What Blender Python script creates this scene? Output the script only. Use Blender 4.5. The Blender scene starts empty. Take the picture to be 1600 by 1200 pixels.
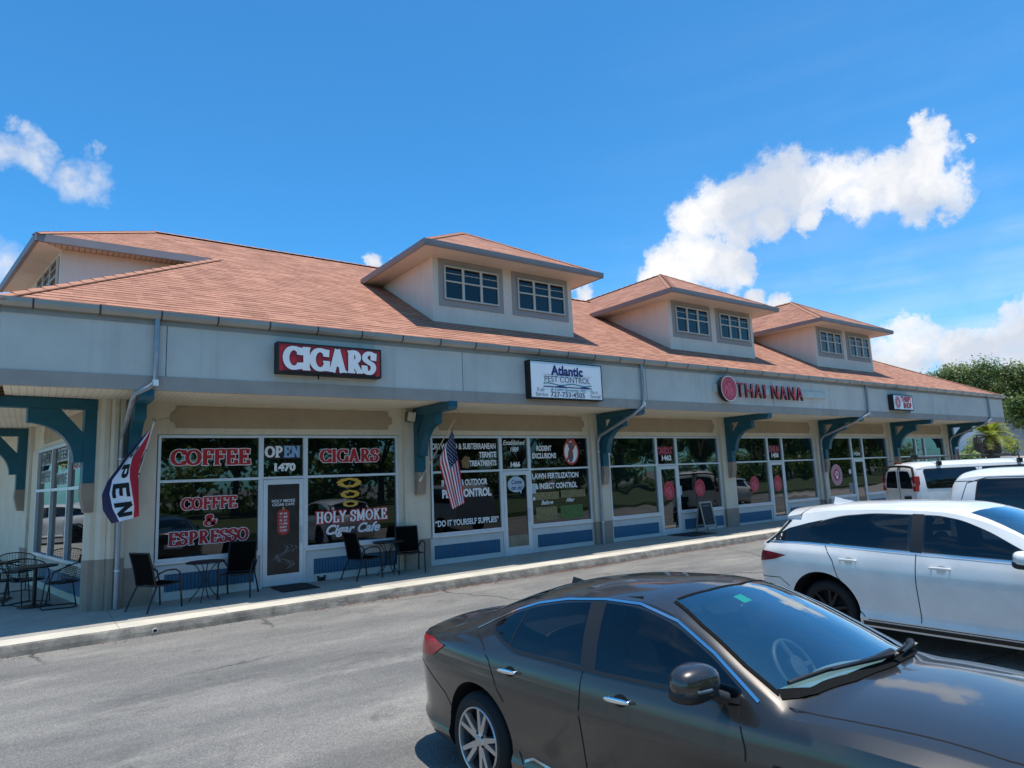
import bpy, bmesh, math, random
import numpy as np
from mathutils import Vector, Matrix
R = math.radians
random.seed(7)
SC = bpy.context.scene
COL = SC.collection

# ------------------------------------------------------------------ materials
def node(nt, typ, ins=None, **props):
    n = nt.nodes.new(typ)
    for k, v in props.items():
        setattr(n, k, v)
    for k, v in (ins or {}).items():
        if isinstance(v, tuple) and len(v) == 2 and hasattr(v[0], 'outputs'):
            nt.links.new(v[0].outputs[v[1]], n.inputs[k])
        else:
            n.inputs[k].default_value = v
    return n

def c4(c):
    return (c[0], c[1], c[2], 1.0)

def noise(nt, vec, scale, detail=4.0, rough=0.55):
    return node(nt, 'ShaderNodeTexNoise', {'Vector': vec, 'Scale': scale, 'Detail': detail, 'Roughness': rough})

def ramp(nt, fac, stops):
    n = node(nt, 'ShaderNodeValToRGB', {'Fac': fac})
    e = n.color_ramp.elements
    while len(e) < len(stops):
        e.new(0.5)
    for i, (p, c) in enumerate(stops):
        e[i].position = p
        e[i].color = c4(c) if isinstance(c, tuple) else (c, c, c, 1)
    return n

def mixc(nt, fac, a, b, mode='MIX'):
    n = nt.nodes.new('ShaderNodeMix')
    n.data_type = 'RGBA'; n.blend_type = mode
    for idx, v in ((0, fac), (6, a), (7, b)):
        if isinstance(v, tuple) and len(v) == 2 and hasattr(v[0], 'outputs'):
            nt.links.new(v[0].outputs[v[1]], n.inputs[idx])
        elif isinstance(v, tuple):
            n.inputs[idx].default_value = c4(v)
        else:
            n.inputs[idx].default_value = v
    return n

def math_(nt, op, a, b=0.0, clamp=False):
    n = nt.nodes.new('ShaderNodeMath'); n.operation = op; n.use_clamp = clamp
    for i, v in ((0, a), (1, b)):
        if isinstance(v, tuple):
            nt.links.new(v[0].outputs[v[1]], n.inputs[i])
        else:
            n.inputs[i].default_value = v
    return n

def newmat(name):
    m = bpy.data.materials.new(name); m.use_nodes = True
    nt = m.node_tree
    b = nt.nodes['Principled BSDF']
    return m, nt, b

def mk(name, col, rough=0.6, metal=0.0, var=0.08, vs=3.0, bump=0.0, bs=60.0, coat=0.0, ior=None, spec=None, dirt=0.0, ds=0.7, bd=0.004, streak=0.0):
    """plain material: colour with noise variation, larger stains (dirt) and a noise bump"""
    m, nt, b = newmat(name)
    tc = node(nt, 'ShaderNodeTexCoord')
    v = (tc, 'Object')
    n1 = noise(nt, v, vs)
    lo = tuple(x * (1 - var) for x in col); hi = tuple(min(1, x * (1 + var)) for x in col)
    c = ramp(nt, (n1, 'Fac'), [(0.3, lo), (0.7, hi)])
    out = (c, 'Color')
    if dirt:
        n2 = noise(nt, v, ds, 6.0, 0.65)
        r2 = ramp(nt, (n2, 'Fac'), [(0.42, 0.0), (0.72, 1.0)])
        f = math_(nt, 'MULTIPLY', (r2, 'Color'), dirt)
        mx = mixc(nt, (f, 0), out, tuple(x * 0.55 for x in col))
        out = (mx, 2)
    if streak:        # rain streaks running down, and soft blotches
        mp = node(nt, 'ShaderNodeMapping', {'Vector': v, 'Scale': (7.0, 7.0, .35)})
        n4 = noise(nt, (mp, 0), 1.0, 5, .6)
        r4 = ramp(nt, (n4, 'Fac'), [(.50, 0.0), (.75, 1.0)])
        n5 = noise(nt, v, .8, 3)
        r5 = ramp(nt, (n5, 'Fac'), [(.40, 0.0), (.65, 1.0)])
        f4 = math_(nt, 'MULTIPLY', (r4, 'Color'), (r5, 'Color')); f5 = math_(nt, 'MULTIPLY', (f4, 0), streak)
        out = (mixc(nt, (f5, 0), out, tuple(x * .45 for x in col)), 2)
    nt.links.new(out[0].outputs[out[1]], b.inputs['Base Color'])
    b.inputs['Roughness'].default_value = rough
    b.inputs['Metallic'].default_value = metal
    if coat:
        b.inputs['Coat Weight'].default_value = coat
        b.inputs['Coat Roughness'].default_value = 0.03
    if ior: b.inputs['IOR'].default_value = ior
    if spec is not None: b.inputs['Specular IOR Level'].default_value = spec
    if bump:
        n3 = noise(nt, v, bs, 5.0)
        bp = node(nt, 'ShaderNodeBump', {'Height': (n3, 'Fac'), 'Strength': bump, 'Distance': bd})
        nt.links.new(bp.outputs[0], b.inputs['Normal'])
    return m

def striped(name, col, dark, axis, period, duty, rough=0.5, bump=0.5, soft=0.0):
    """boards or ribs: thin dark grooves repeating along one axis"""
    m, nt, b = newmat(name)
    tc = node(nt, 'ShaderNodeTexCoord')
    sp = node(nt, 'ShaderNodeSeparateXYZ', {0: (tc, 'Object')})
    d = math_(nt, 'DIVIDE', (sp, axis), period)
    f = math_(nt, 'FRACT', (d, 0))
    r = ramp(nt, (f, 0), [(0.0, 0.0), (duty, 0.0), (min(.99, duty + .06), 1.0), (1.0, 1.0)])
    n1 = noise(nt, (tc, 'Object'), 2.0)
    cc = ramp(nt, (n1, 'Fac'), [(0.3, tuple(x * .88 for x in col)), (0.7, col)])
    mx = mixc(nt, (r, 'Color'), dark, (cc, 'Color'))
    nt.links.new(mx.outputs[2], b.inputs['Base Color'])
    b.inputs['Roughness'].default_value = rough
    bp = node(nt, 'ShaderNodeBump', {'Height': (r, 'Color'), 'Strength': bump, 'Distance': 0.01})
    nt.links.new(bp.outputs[0], b.inputs['Normal'])
    return m

def shingle_mat():
    m, nt, b = newmat('roof_shingles')
    uv = node(nt, 'ShaderNodeUVMap')
    geo = node(nt, 'ShaderNodeNewGeometry')
    # tabs of two tones; a second coarser pattern breaks up the repeat
    br = node(nt, 'ShaderNodeTexBrick', {'Vector': (uv, 'UV'), 'Color1': c4((.53, .262, .175)), 'Color2': c4((.37, .172, .115)),
              'Mortar': c4((.36, .16, .10)), 'Scale': 1.0, 'Mortar Size': 0.004, 'Mortar Smooth': 0.5, 'Bias': -0.1,
              'Brick Width': 0.31, 'Row Height': 0.15}, offset=0.43, offset_frequency=2)
    br2 = node(nt, 'ShaderNodeTexBrick', {'Vector': (uv, 'UV'), 'Color1': c4((1, 1, 1)), 'Color2': c4((0, 0, 0)),
              'Mortar': c4((.5, .5, .5)), 'Scale': 1.0, 'Mortar Size': 0.0, 'Bias': -.15,
              'Brick Width': 0.40, 'Row Height': 0.15}, offset=0.31, offset_frequency=3)
    n1 = noise(nt, (geo, 'Position'), 0.5, 5)
    mps = node(nt, 'ShaderNodeMapping', {'Vector': (uv, 'UV'), 'Scale': (1.0, .18, 1.0)})
    n1 = noise(nt, (mps, 0), 1.1, 6, .62)
    r1 = ramp(nt, (n1, 'Fac'), [(0.3, .86), (0.68, 1.06)])
    n2 = noise(nt, (geo, 'Position'), 140, 3)
    r2 = ramp(nt, (n2, 'Fac'), [(0.25, .74), (0.75, 1.2)])
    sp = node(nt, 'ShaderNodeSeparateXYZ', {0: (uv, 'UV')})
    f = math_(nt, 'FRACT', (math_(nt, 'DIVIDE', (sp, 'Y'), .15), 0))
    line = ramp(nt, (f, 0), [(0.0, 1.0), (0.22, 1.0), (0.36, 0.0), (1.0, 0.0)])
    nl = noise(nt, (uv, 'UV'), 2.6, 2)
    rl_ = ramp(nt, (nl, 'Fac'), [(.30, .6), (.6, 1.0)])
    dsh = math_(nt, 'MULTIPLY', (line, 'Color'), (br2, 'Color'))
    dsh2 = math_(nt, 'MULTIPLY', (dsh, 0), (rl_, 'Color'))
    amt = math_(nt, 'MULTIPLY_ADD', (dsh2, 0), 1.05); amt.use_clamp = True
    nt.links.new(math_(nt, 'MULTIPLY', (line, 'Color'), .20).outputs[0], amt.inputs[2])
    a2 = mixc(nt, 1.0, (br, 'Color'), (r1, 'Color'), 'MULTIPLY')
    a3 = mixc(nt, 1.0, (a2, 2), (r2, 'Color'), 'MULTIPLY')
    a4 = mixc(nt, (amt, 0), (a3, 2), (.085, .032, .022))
    nt.links.new(a4.outputs[2], b.inputs['Base Color'])
    b.inputs['Roughness'].default_value = 0.9
    b.inputs['Specular IOR Level'].default_value = 0.15
    bp = node(nt, 'ShaderNodeBump', {'Height': (f, 0), 'Strength': 0.5, 'Distance': 0.012}, invert=True)
    nt.links.new(bp.outputs[0], b.inputs['Normal'])
    return m

def asphalt_mat():
    m, nt, b = newmat('asphalt')
    geo = node(nt, 'ShaderNodeNewGeometry')
    p = (geo, 'Position')
    mp = node(nt, 'ShaderNodeMapping', {'Vector': p, 'Scale': (0.5, 1.5, 1.0), 'Rotation': (0, 0, .35)})
    n1 = noise(nt, (mp, 0), 0.62, 7, 0.62)
    base = ramp(nt, (n1, 'Fac'), [(0.28, (.135, .128, .12)), (0.48, (.205, .192, .175)), (0.72, (.31, .284, .25))])
    vo = node(nt, 'ShaderNodeTexVoronoi', {'Vector': p, 'Scale': 85.0})
    r2 = ramp(nt, (vo, 'Color'), [(0.0, .62), (0.45, .90), (0.85, 1.12), (1.0, 1.7)])
    n3 = noise(nt, p, 260, 2)
    r3 = ramp(nt, (n3, 'Fac'), [(0.3, .78), (0.7, 1.22)])
    a = mixc(nt, 1.0, (base, 'Color'), (r2, 'Color'), 'MULTIPLY')
    a2 = mixc(nt, 1.0, (a, 2), (r3, 'Color'), 'MULTIPLY')
    # oil stains, pale dusty scuffs, tyre tracks along the aisle, hairline cracks
    n4 = noise(nt, p, 1.1, 5, 0.7)
    r4 = ramp(nt, (n4, 'Fac'), [(0.60, 1.0), (0.74, .55)])
    a3 = mixc(nt, 1.0, (a2, 2), (r4, 'Color'), 'MULTIPLY')
    mp2 = node(nt, 'ShaderNodeMapping', {'Vector': p, 'Scale': (.7, 1.5, 1.0), 'Rotation': (0, 0, .25)})
    n6 = noise(nt, (mp2, 0), 1.0, 6, .68)
    r6 = ramp(nt, (n6, 'Fac'), [(.56, 0.0), (.80, .55)])
    a4 = mixc(nt, (r6, 'Color'), (a3, 2), (.44, .40, .34))
    sp = node(nt, 'ShaderNodeSeparateXYZ', {0: p})
    t1 = math_(nt, 'SINE', (math_(nt, 'MULTIPLY', (sp, 'Y'), 3.4), 0))
    nt1 = noise(nt, p, .45, 3)
    tt = math_(nt, 'MULTIPLY', (ramp(nt, (t1, 0), [(.3, 0.0), (.9, 1.0)]), 'Color'), (ramp(nt, (nt1, 'Fac'), [(.42, 0.0), (.62, .22)]), 'Color'))
    a5 = mixc(nt, (tt, 0), (a4, 2), (.085, .083, .08))
    nw = noise(nt, p, 1.8, 5)
    mv = mixc(nt, .35, p, (nw, 'Color'))
    vc = node(nt, 'ShaderNodeTexVoronoi', {'Vector': (mv, 2), 'Scale': .42}, feature='DISTANCE_TO_EDGE')
    rc = ramp(nt, (vc, 'Distance'), [(0.0, .85), (.004, .7), (.009, 0.0)])
    ncm = noise(nt, p, .22, 3)
    cm = math_(nt, 'MULTIPLY', (rc, 'Color'), (ramp(nt, (ncm, 'Fac'), [(.48, 0.0), (.58, 1.0)]), 'Color'))
    a3 = mixc(nt, (cm, 0), (a5, 2), (.05, .048, .045))
    nt.links.new(a3.outputs[2], b.inputs['Base Color'])
    b.inputs['Roughness'].default_value = 0.85
    b.inputs['Specular IOR Level'].default_value = 0.3
    bp = node(nt, 'ShaderNodeBump', {'Height': (vo, 'Distance'), 'Strength': 0.8, 'Distance': 0.008})
    nt.links.new(bp.outputs[0], b.inputs['Normal'])
    return m

def concrete_mat(name, col, grime):
    m, nt, b = newmat(name)
    geo = node(nt, 'ShaderNodeNewGeometry'); p = (geo, 'Position')
    n1 = noise(nt, p, 1.3, 7, 0.65)
    lo = tuple(x * (1 - grime) for x in col)
    r1 = ramp(nt, (n1, 'Fac'), [(0.32, lo), (0.6, col)])
    n2 = noise(nt, p, 90, 3)
    r2 = ramp(nt, (n2, 'Fac'), [(0.3, .82), (0.7, 1.12)])
    a = mixc(nt, 1.0, (r1, 'Color'), (r2, 'Color'), 'MULTIPLY')
    # expansion joints every 1.5 m along X
    sp = node(nt, 'ShaderNodeSeparateXYZ', {0: p})
    d = math_(nt, 'DIVIDE', (sp, 'X'), 1.52); f = math_(nt, 'FRACT', (d, 0))
    rj = ramp(nt, (f, 0), [(0.0, .62), (0.008, .62), (0.012, 1.0), (1.0, 1.0)])
    a2 = mixc(nt, 1.0, (a, 2), (rj, 'Color'), 'MULTIPLY')
    nt.links.new(a2.outputs[2], b.inputs['Base Color'])
    b.inputs['Roughness'].default_value = 0.85
    n5 = noise(nt, p, 22, 8, 0.7)
    bp = node(nt, 'ShaderNodeBump', {'Height': (n5, 'Fac'), 'Strength': 0.45, 'Distance': 0.012})
    nt.links.new(bp.outputs[0], b.inputs['Normal'])
    return m

def kerb_mat():
    m, nt, b = newmat('kerb_concrete')
    geo = node(nt, 'ShaderNodeNewGeometry'); p = (geo, 'Position')
    n1 = noise(nt, p, 2.6, 8, 0.7)
    r1 = ramp(nt, (n1, 'Fac'), [(0.3, (.06, .057, .05)), (0.5, (.18, .165, .14)), (0.72, (.34, .31, .26))])
    sp = node(nt, 'ShaderNodeSeparateXYZ', {0: p})
    # cracks: thin lines where a distorted voronoi edge passes
    mp = node(nt, 'ShaderNodeMapping', {'Vector': p, 'Scale': (1.0, 1.0, 3.0)})
    nw = noise(nt, p, 4, 4)
    mv = mixc(nt, 0.16, (mp, 0), (nw, 'Color'))
    vo = node(nt, 'ShaderNodeTexVoronoi', {'Vector': (mv, 2), 'Scale': 2.6}, feature='DISTANCE_TO_EDGE')
    rc = ramp(nt, (vo, 'Distance'), [(0.0, .25), (0.025, .35), (0.05, 1.0)])
    n6 = noise(nt, p, 0.8, 3)
    rm = ramp(nt, (n6, 'Fac'), [(0.54, 0.0), (0.66, .75)])
    ck = mixc(nt, (rm, 'Color'), (1.0, 1.0, 1.0), (rc, 'Color'))
    a = mixc(nt, 1.0, (r1, 'Color'), (ck, 2), 'MULTIPLY')
    n2 = noise(nt, p, 120, 3)
    r2 = ramp(nt, (n2, 'Fac'), [(0.3, .75), (0.7, 1.2)])
    a2 = mixc(nt, 1.0, (a, 2), (r2, 'Color'), 'MULTIPLY')
    nt.links.new(a2.outputs[2], b.inputs['Base Color'])
    b.inputs['Roughness'].default_value = 0.9
    bp = node(nt, 'ShaderNodeBump', {'Height': (n1, 'Fac'), 'Strength': 0.8, 'Distance': 0.02})
    nt.links.new(bp.outputs[0], b.inputs['Normal'])
    return m

def window_glass(name, tint, ior, wave):
    m, nt, b = newmat(name)
    tc = node(nt, 'ShaderNodeTexCoord')
    n0 = noise(nt, (tc, 'Object'), 1.1, 3)
    r0 = ramp(nt, (n0, 'Fac'), [(0.35, tuple(x * .5 for x in tint)), (0.7, tuple(x * 1.6 for x in tint))])
    nt.links.new(r0.outputs['Color'], b.inputs['Base Color'])
    b.inputs['Roughness'].default_value = 0.015
    b.inputs['IOR'].default_value = ior
    n1 = noise(nt, (tc, 'Object'), 0.9, 1.0)
    bp = node(nt, 'ShaderNodeBump', {'Height': (n1, 'Fac'), 'Strength': wave, 'Distance': 0.05})
    nt.links.new(bp.outputs[0], b.inputs['Normal'])
    return m

def paint(name, col, metal=0.0, rough=0.4, flake=0.0):
    m, nt, b = newmat(name)
    tc = node(nt, 'ShaderNodeTexCoord')
    n1 = noise(nt, (tc, 'Object'), 900 if flake else 3, 2)
    k = flake or 0.03
    r1 = ramp(nt, (n1, 'Fac'), [(0.3, tuple(x * (1 - k) for x in col)), (0.7, tuple(min(1, x * (1 + k)) for x in col))])
    nd = noise(nt, (tc, 'Object'), 2.2, 6, .7)
    rd = ramp(nt, (nd, 'Fac'), [(0.35, 1.0), (0.75, .86)])
    mx = mixc(nt, 1.0, (r1, 'Color'), (rd, 'Color'), 'MULTIPLY')
    nt.links.new(mx.outputs[2], b.inputs['Base Color'])
    b.inputs['Metallic'].default_value = metal
    b.inputs['Roughness'].default_value = rough
    b.inputs['Coat Weight'].default_value = 1.0
    rr = ramp(nt, (nd, 'Fac'), [(0.3, .015), (0.8, .12)])
    nt.links.new(rr.outputs['Color'], b.inputs['Coat Roughness'])
    return m

def windshield_mat(name='windshield_glass', tint=(.70, .84, .86), add=.10, k=2.0):
    m, nt, b = newmat(name)
    nt.nodes.remove(b)
    out = nt.nodes['Material Output']
    tr = node(nt, 'ShaderNodeBsdfTransparent', {'Color': c4(tint)})
    gl = node(nt, 'ShaderNodeBsdfGlossy', {'Color': c4((.88, .97, 1.0)), 'Roughness': 0.02})
    fr = node(nt, 'ShaderNodeFresnel', {'IOR': 1.62})
    f2 = math_(nt, 'MULTIPLY', (fr, 0), k, True)
    ad = math_(nt, 'ADD', (f2, 0), add, True)
    mx = node(nt, 'ShaderNodeMixShader', {0: (ad, 0), 1: (tr, 0), 2: (gl, 0)})
    nt.links.new(mx.outputs[0], out.inputs['Surface'])
    return m

def leaf_mat(name, a, b_):
    m, nt, b = newmat(name)
    oi = node(nt, 'ShaderNodeNewGeometry')
    r = ramp(nt, (oi, 'Random Per Island'), [(0.0, a), (0.6, tuple((x + y) / 2 for x, y in zip(a, b_))), (1.0, b_)])
    nt.links.new(r.outputs['Color'], b.inputs['Base Color'])
    b.inputs['Roughness'].default_value = 0.5
    out = nt.nodes['Material Output']
    tl = node(nt, 'ShaderNodeBsdfTranslucent', {'Color': (r, 'Color')})
    mx = node(nt, 'ShaderNodeMixShader', {0: 0.45, 1: (b, 0), 2: (tl, 0)})
    nt.links.new(mx.outputs[0], out.inputs['Surface'])
    return m

def flat(name, col, rough=0.5, **k):
    return mk(name, col, rough, var=k.pop('var', 0.05), **k)

MT = dict(
    shingle=shingle_mat(), asphalt=asphalt_mat(), walk=concrete_mat('sidewalk_shaded_concrete', (.40, .365, .31), .25), walk_sunlit=concrete_mat('kerb_sunlit_concrete', (.64, .58, .475), .2), kerb=kerb_mat(),  # slab darkened for the overhang's shade, kerb strip paled for the sun
    fascia=mk('fascia_stucco', (.74, .655, .57), .9, var=.07, vs=1.2, bump=.6, bs=45, dirt=.22, ds=.5, bd=.006, streak=.35),
    band=mk('band_stucco', (.45, .37, .315), .9, var=.06, bump=.4, bs=50, dirt=.3, streak=.4),
    wall=mk('wall_stucco', (.68, .60, .475), .9, var=.05, bump=.45, bs=50, dirt=.2, streak=.3),
    dwall=mk('dormer_stucco', (.88, .72, .60), .9, var=.05, vs=1.0, bump=.45, bs=50, dirt=.15, streak=.3),
    dtrim=mk('dormer_trim', (.42, .35, .325), .9, var=.04, bump=.2),
    taupe=mk('taupe_stucco', (.40, .31, .215), .9, var=.06, bump=.3, bs=60, dirt=.25),
    tbase=mk('taupe_base', (.33, .265, .205), .9, var=.08, bump=.3, bs=60, dirt=.45, ds=1.3),
    soffit=striped('soffit_boards', (.86, .79, .64), (.60, .54, .43), 'X', 0.10, 0.10, .7, .4),
    dsoffit=mk('dormer_soffit', (.78, .66, .54), .8, var=.05),
    efascia=mk('eave_metal', (.27, .235, .235), .5, var=.06, dirt=.15),
    gutter=mk('gutter_metal', (.40, .37, .33), .42, metal=.25, var=.12, vs=1.5, dirt=.3),
    gutseam=flat('gutter_seam', (.05, .05, .05), .7),
    pipe=mk('pipe_metal', (.35, .365, .39), .4, metal=.45, var=.14, vs=5, dirt=.3, ds=3),
    teal=mk('teal_paint', (.007, .098, .145), .42, var=.12, vs=2.5, dirt=.25),
    alum=mk('window_aluminium', (.70, .73, .76), .38, metal=.35, var=.05),
    knee=mk('knee_panel', (.64, .61, .57), .6, var=.04, dirt=.22, ds=2),
    blue=striped('blue_vinyl', (.012, .120, .225), (.004, .045, .10), 'X', 0.065, 0.22, .5, .5),
    blueplain=mk('blue_panel_paint', (.012, .115, .215), .5, var=.08),
    glass=window_glass('storefront_glass', (.003, .005, .005), 1.9, .035),
    wavy=window_glass('wavy_storefront_glass', (.003, .010, .009), 2.05, .16),
    sideglass=window_glass('dark_side_glass', (.003, .004, .0045), 1.32, .03),
    film=window_glass('black_window_film', (.003, .003, .0035), 1.55, .03),
    dglass=window_glass('dormer_glass', (.004, .006, .010), 1.5, .05),
    winframe=flat('white_window_frame', (.66, .61, .52), .5),
    coverblack=flat('cowl_black', (.006, .006, .006), .9, spec=.15), black=flat('black_metal', (.006, .006, .007), .45),
    blackp=flat('black_plastic', (.012, .012, .013), .5),
    cab=flat('sign_cabinet_black', (.008, .007, .007), .6),
    red=flat('red_vinyl', (.42, .008, .014), .45),
    signred=mk('red_sign_face', (.50, .016, .026), .35, var=.12, vs=1.5, dirt=.25, ds=2),
    dred=flat('dark_red_letter', (.17, .008, .011), .4), lred=flat('letter_red', (.30, .012, .018), .4), lret=flat('letter_return', (.022, .012, .012), .5),
    white=mk('white_vinyl', (.83, .83, .83), .5, var=.03),
    swhite=mk('white_sign_face', (.83, .86, .90), .35, var=.03, dirt=.08, ds=1.5),
    navy=flat('navy_vinyl', (.012, .012, .13), .45),
    teals=flat('teal_vinyl', (.03, .22, .24), .45),
    dgrey=flat('dark_grey_vinyl', (.05, .05, .07), .5),
    yellow=flat('yellow_vinyl', (.62, .36, .04), .5),
    pink=flat('pink_vinyl', (.62, .10, .15), .45),
    hotpink=flat('rose_vinyl', (.42, .03, .10), .45),
    lpink=flat('pale_pink_vinyl', (.86, .74, .73), .5),
    sling=mk('black_sling_fabric', (.004, .0037, .0036), .95, var=.2, vs=200, bump=.3, bs=300, spec=.1),
    mat=mk('rubber_mat', (.012, .012, .012), .85, var=.2, bump=.6, bs=120),
    board=mk('blackboard', (.012, .014, .016), .6, var=.25, vs=6),
    woodw=mk('whitewashed_wood', (.34, .30, .25), .7, var=.12, vs=8),
    rubber=mk('tyre_rubber', (.012, .012, .012), .8, var=.15, vs=30, bump=.2, bs=90),
    alloy=mk('alloy_wheel', (.52, .52, .53), .28, metal=.9, var=.05),
    recess=mk('handle_recess_grey', (.45, .44, .42), .4),
    shadealloy=mk('shaded_alloy_wheel', (.006, .006, .006), .6, metal=.0, var=.1),  # rims blackened to stand for the deep shade inside the wheel arch
    chrome=mk('chrome', (.82, .84, .87), .08, metal=1.0, var=.02),
    carblack=flat('wheel_well_black', (.004, .004, .004), .9),
    interior=mk('dark_interior', (.07, .075, .08), .8, var=.2),
    dash=mk('dashboard_grey', (.34, .42, .43), .7, var=.15),
    seat=mk('seat_grey', (.36, .37, .36), .8, var=.12),
    cglass=window_glass('tinted_car_glass', (.006, .008, .010), 1.62, .012),
    wsglass=windshield_mat(), tglass=windshield_mat('tinted_side_glass', (.26, .28, .27), .01, .85),
    lampred=mk('tail_light_red', (.42, .006, .010), .3, var=.35, vs=14, coat=.35), wheelgrey=mk('steering_wheel_grey', (.085, .09, .09), .5),
    lampdark=mk('tail_light_dark_red', (.17, .004, .008), .28, var=.6, vs=10, coat=.4),
    lampwhite=mk('lamp_white', (.75, .55, .4), .15, var=.1, coat=1),
    bronze=paint('bronze_grey_paint', (.068, .059, .052), .72, .31, .25),
    whitep=paint('white_car_paint', (.84, .81, .76), 0, .4),
    whitev=paint('white_van_paint', (.82, .80, .77), 0, .45),
    bark=mk('bark', (.10, .08, .06), .9, var=.35, vs=6, bump=.9, bs=18, bd=.03),
    palmbark=mk('palm_bark', (.075, .06, .045), .95, var=.4, vs=9, bump=1, bs=20, bd=.03),
    leaf=leaf_mat('oak_leaves', (.065, .11, .026), (.30, .35, .11)),
    leaf3=leaf_mat('street_leaves', (.10, .18, .04), (.38, .46, .13)), leaf2=leaf_mat('tree_leaves', (.05, .10, .02), (.20, .27, .06)),
    frond=leaf_mat('palm_fronds', (.20, .26, .03), (.55, .56, .08)),
    shrub=leaf_mat('shrub_leaves', (.06, .12, .025), (.36, .44, .16)),
    grass=mk('lawn_grass', (.06, .085, .026), .9, var=.4, vs=7, bump=.8, bs=40, bd=.05, dirt=.4),
    gravel=mk('pale_gravel', (.42, .36, .33), .95, var=.25, vs=9, bump=.8, bs=35, bd=.03, dirt=.3),
    house=mk('house_wall', (.62, .66, .72), .8, var=.03),
    houseroof=mk('house_roof', (.36, .38, .46), .9, var=.1, vs=8),
    greywall=mk('grey_block_wall', (.33, .35, .37), .9, var=.08, vs=2, bump=.3),
    litter=leaf_mat('dry_leaves', (.12, .035, .012), (.36, .10, .03)),
    sticker=flat('green_sticker', (.01, .55, .22), .5),
    flagred=mk('flag_red', (.48, .014, .035), .8, var=.06), flagwhite=mk('flag_white', (.80, .80, .84), .8, var=.03),
    flagnavy=mk('flag_navy', (.012, .016, .07), .8, var=.1), flagblack=flat('flag_black', (.006, .006, .008), .8),
    polew=mk('pole_wood', (.52, .40, .26), .5, var=.1), polewhite=flat('white_pole', (.7, .7, .68), .4),
    cream=flat('cream_plastic', (.66, .62, .54), .5),
    brown=mk('brown_poster', (.10, .075, .055), .5, var=.3, vs=3),
    poster=mk('dark_poster', (.022, .018, .017), .3, var=.6, vs=3),
    smoke=mk('smoke_grey', (.20, .19, .20), .4, var=.5, vs=9),
    tan=mk('tan_poster', (.30, .22, .14), .5, var=.25, vs=3),
    green=mk('lawn_photo', (.06, .14, .03), .5, var=.5, vs=25),
    drygreen=mk('dry_lawn_photo', (.20, .17, .07), .5, var=.5, vs=25),
    paleblue=flat('pale_blue_paper', (.42, .55, .62), .6),
    redpipe=flat('reddish', (.3, .05, .04), .6),
)

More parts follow.
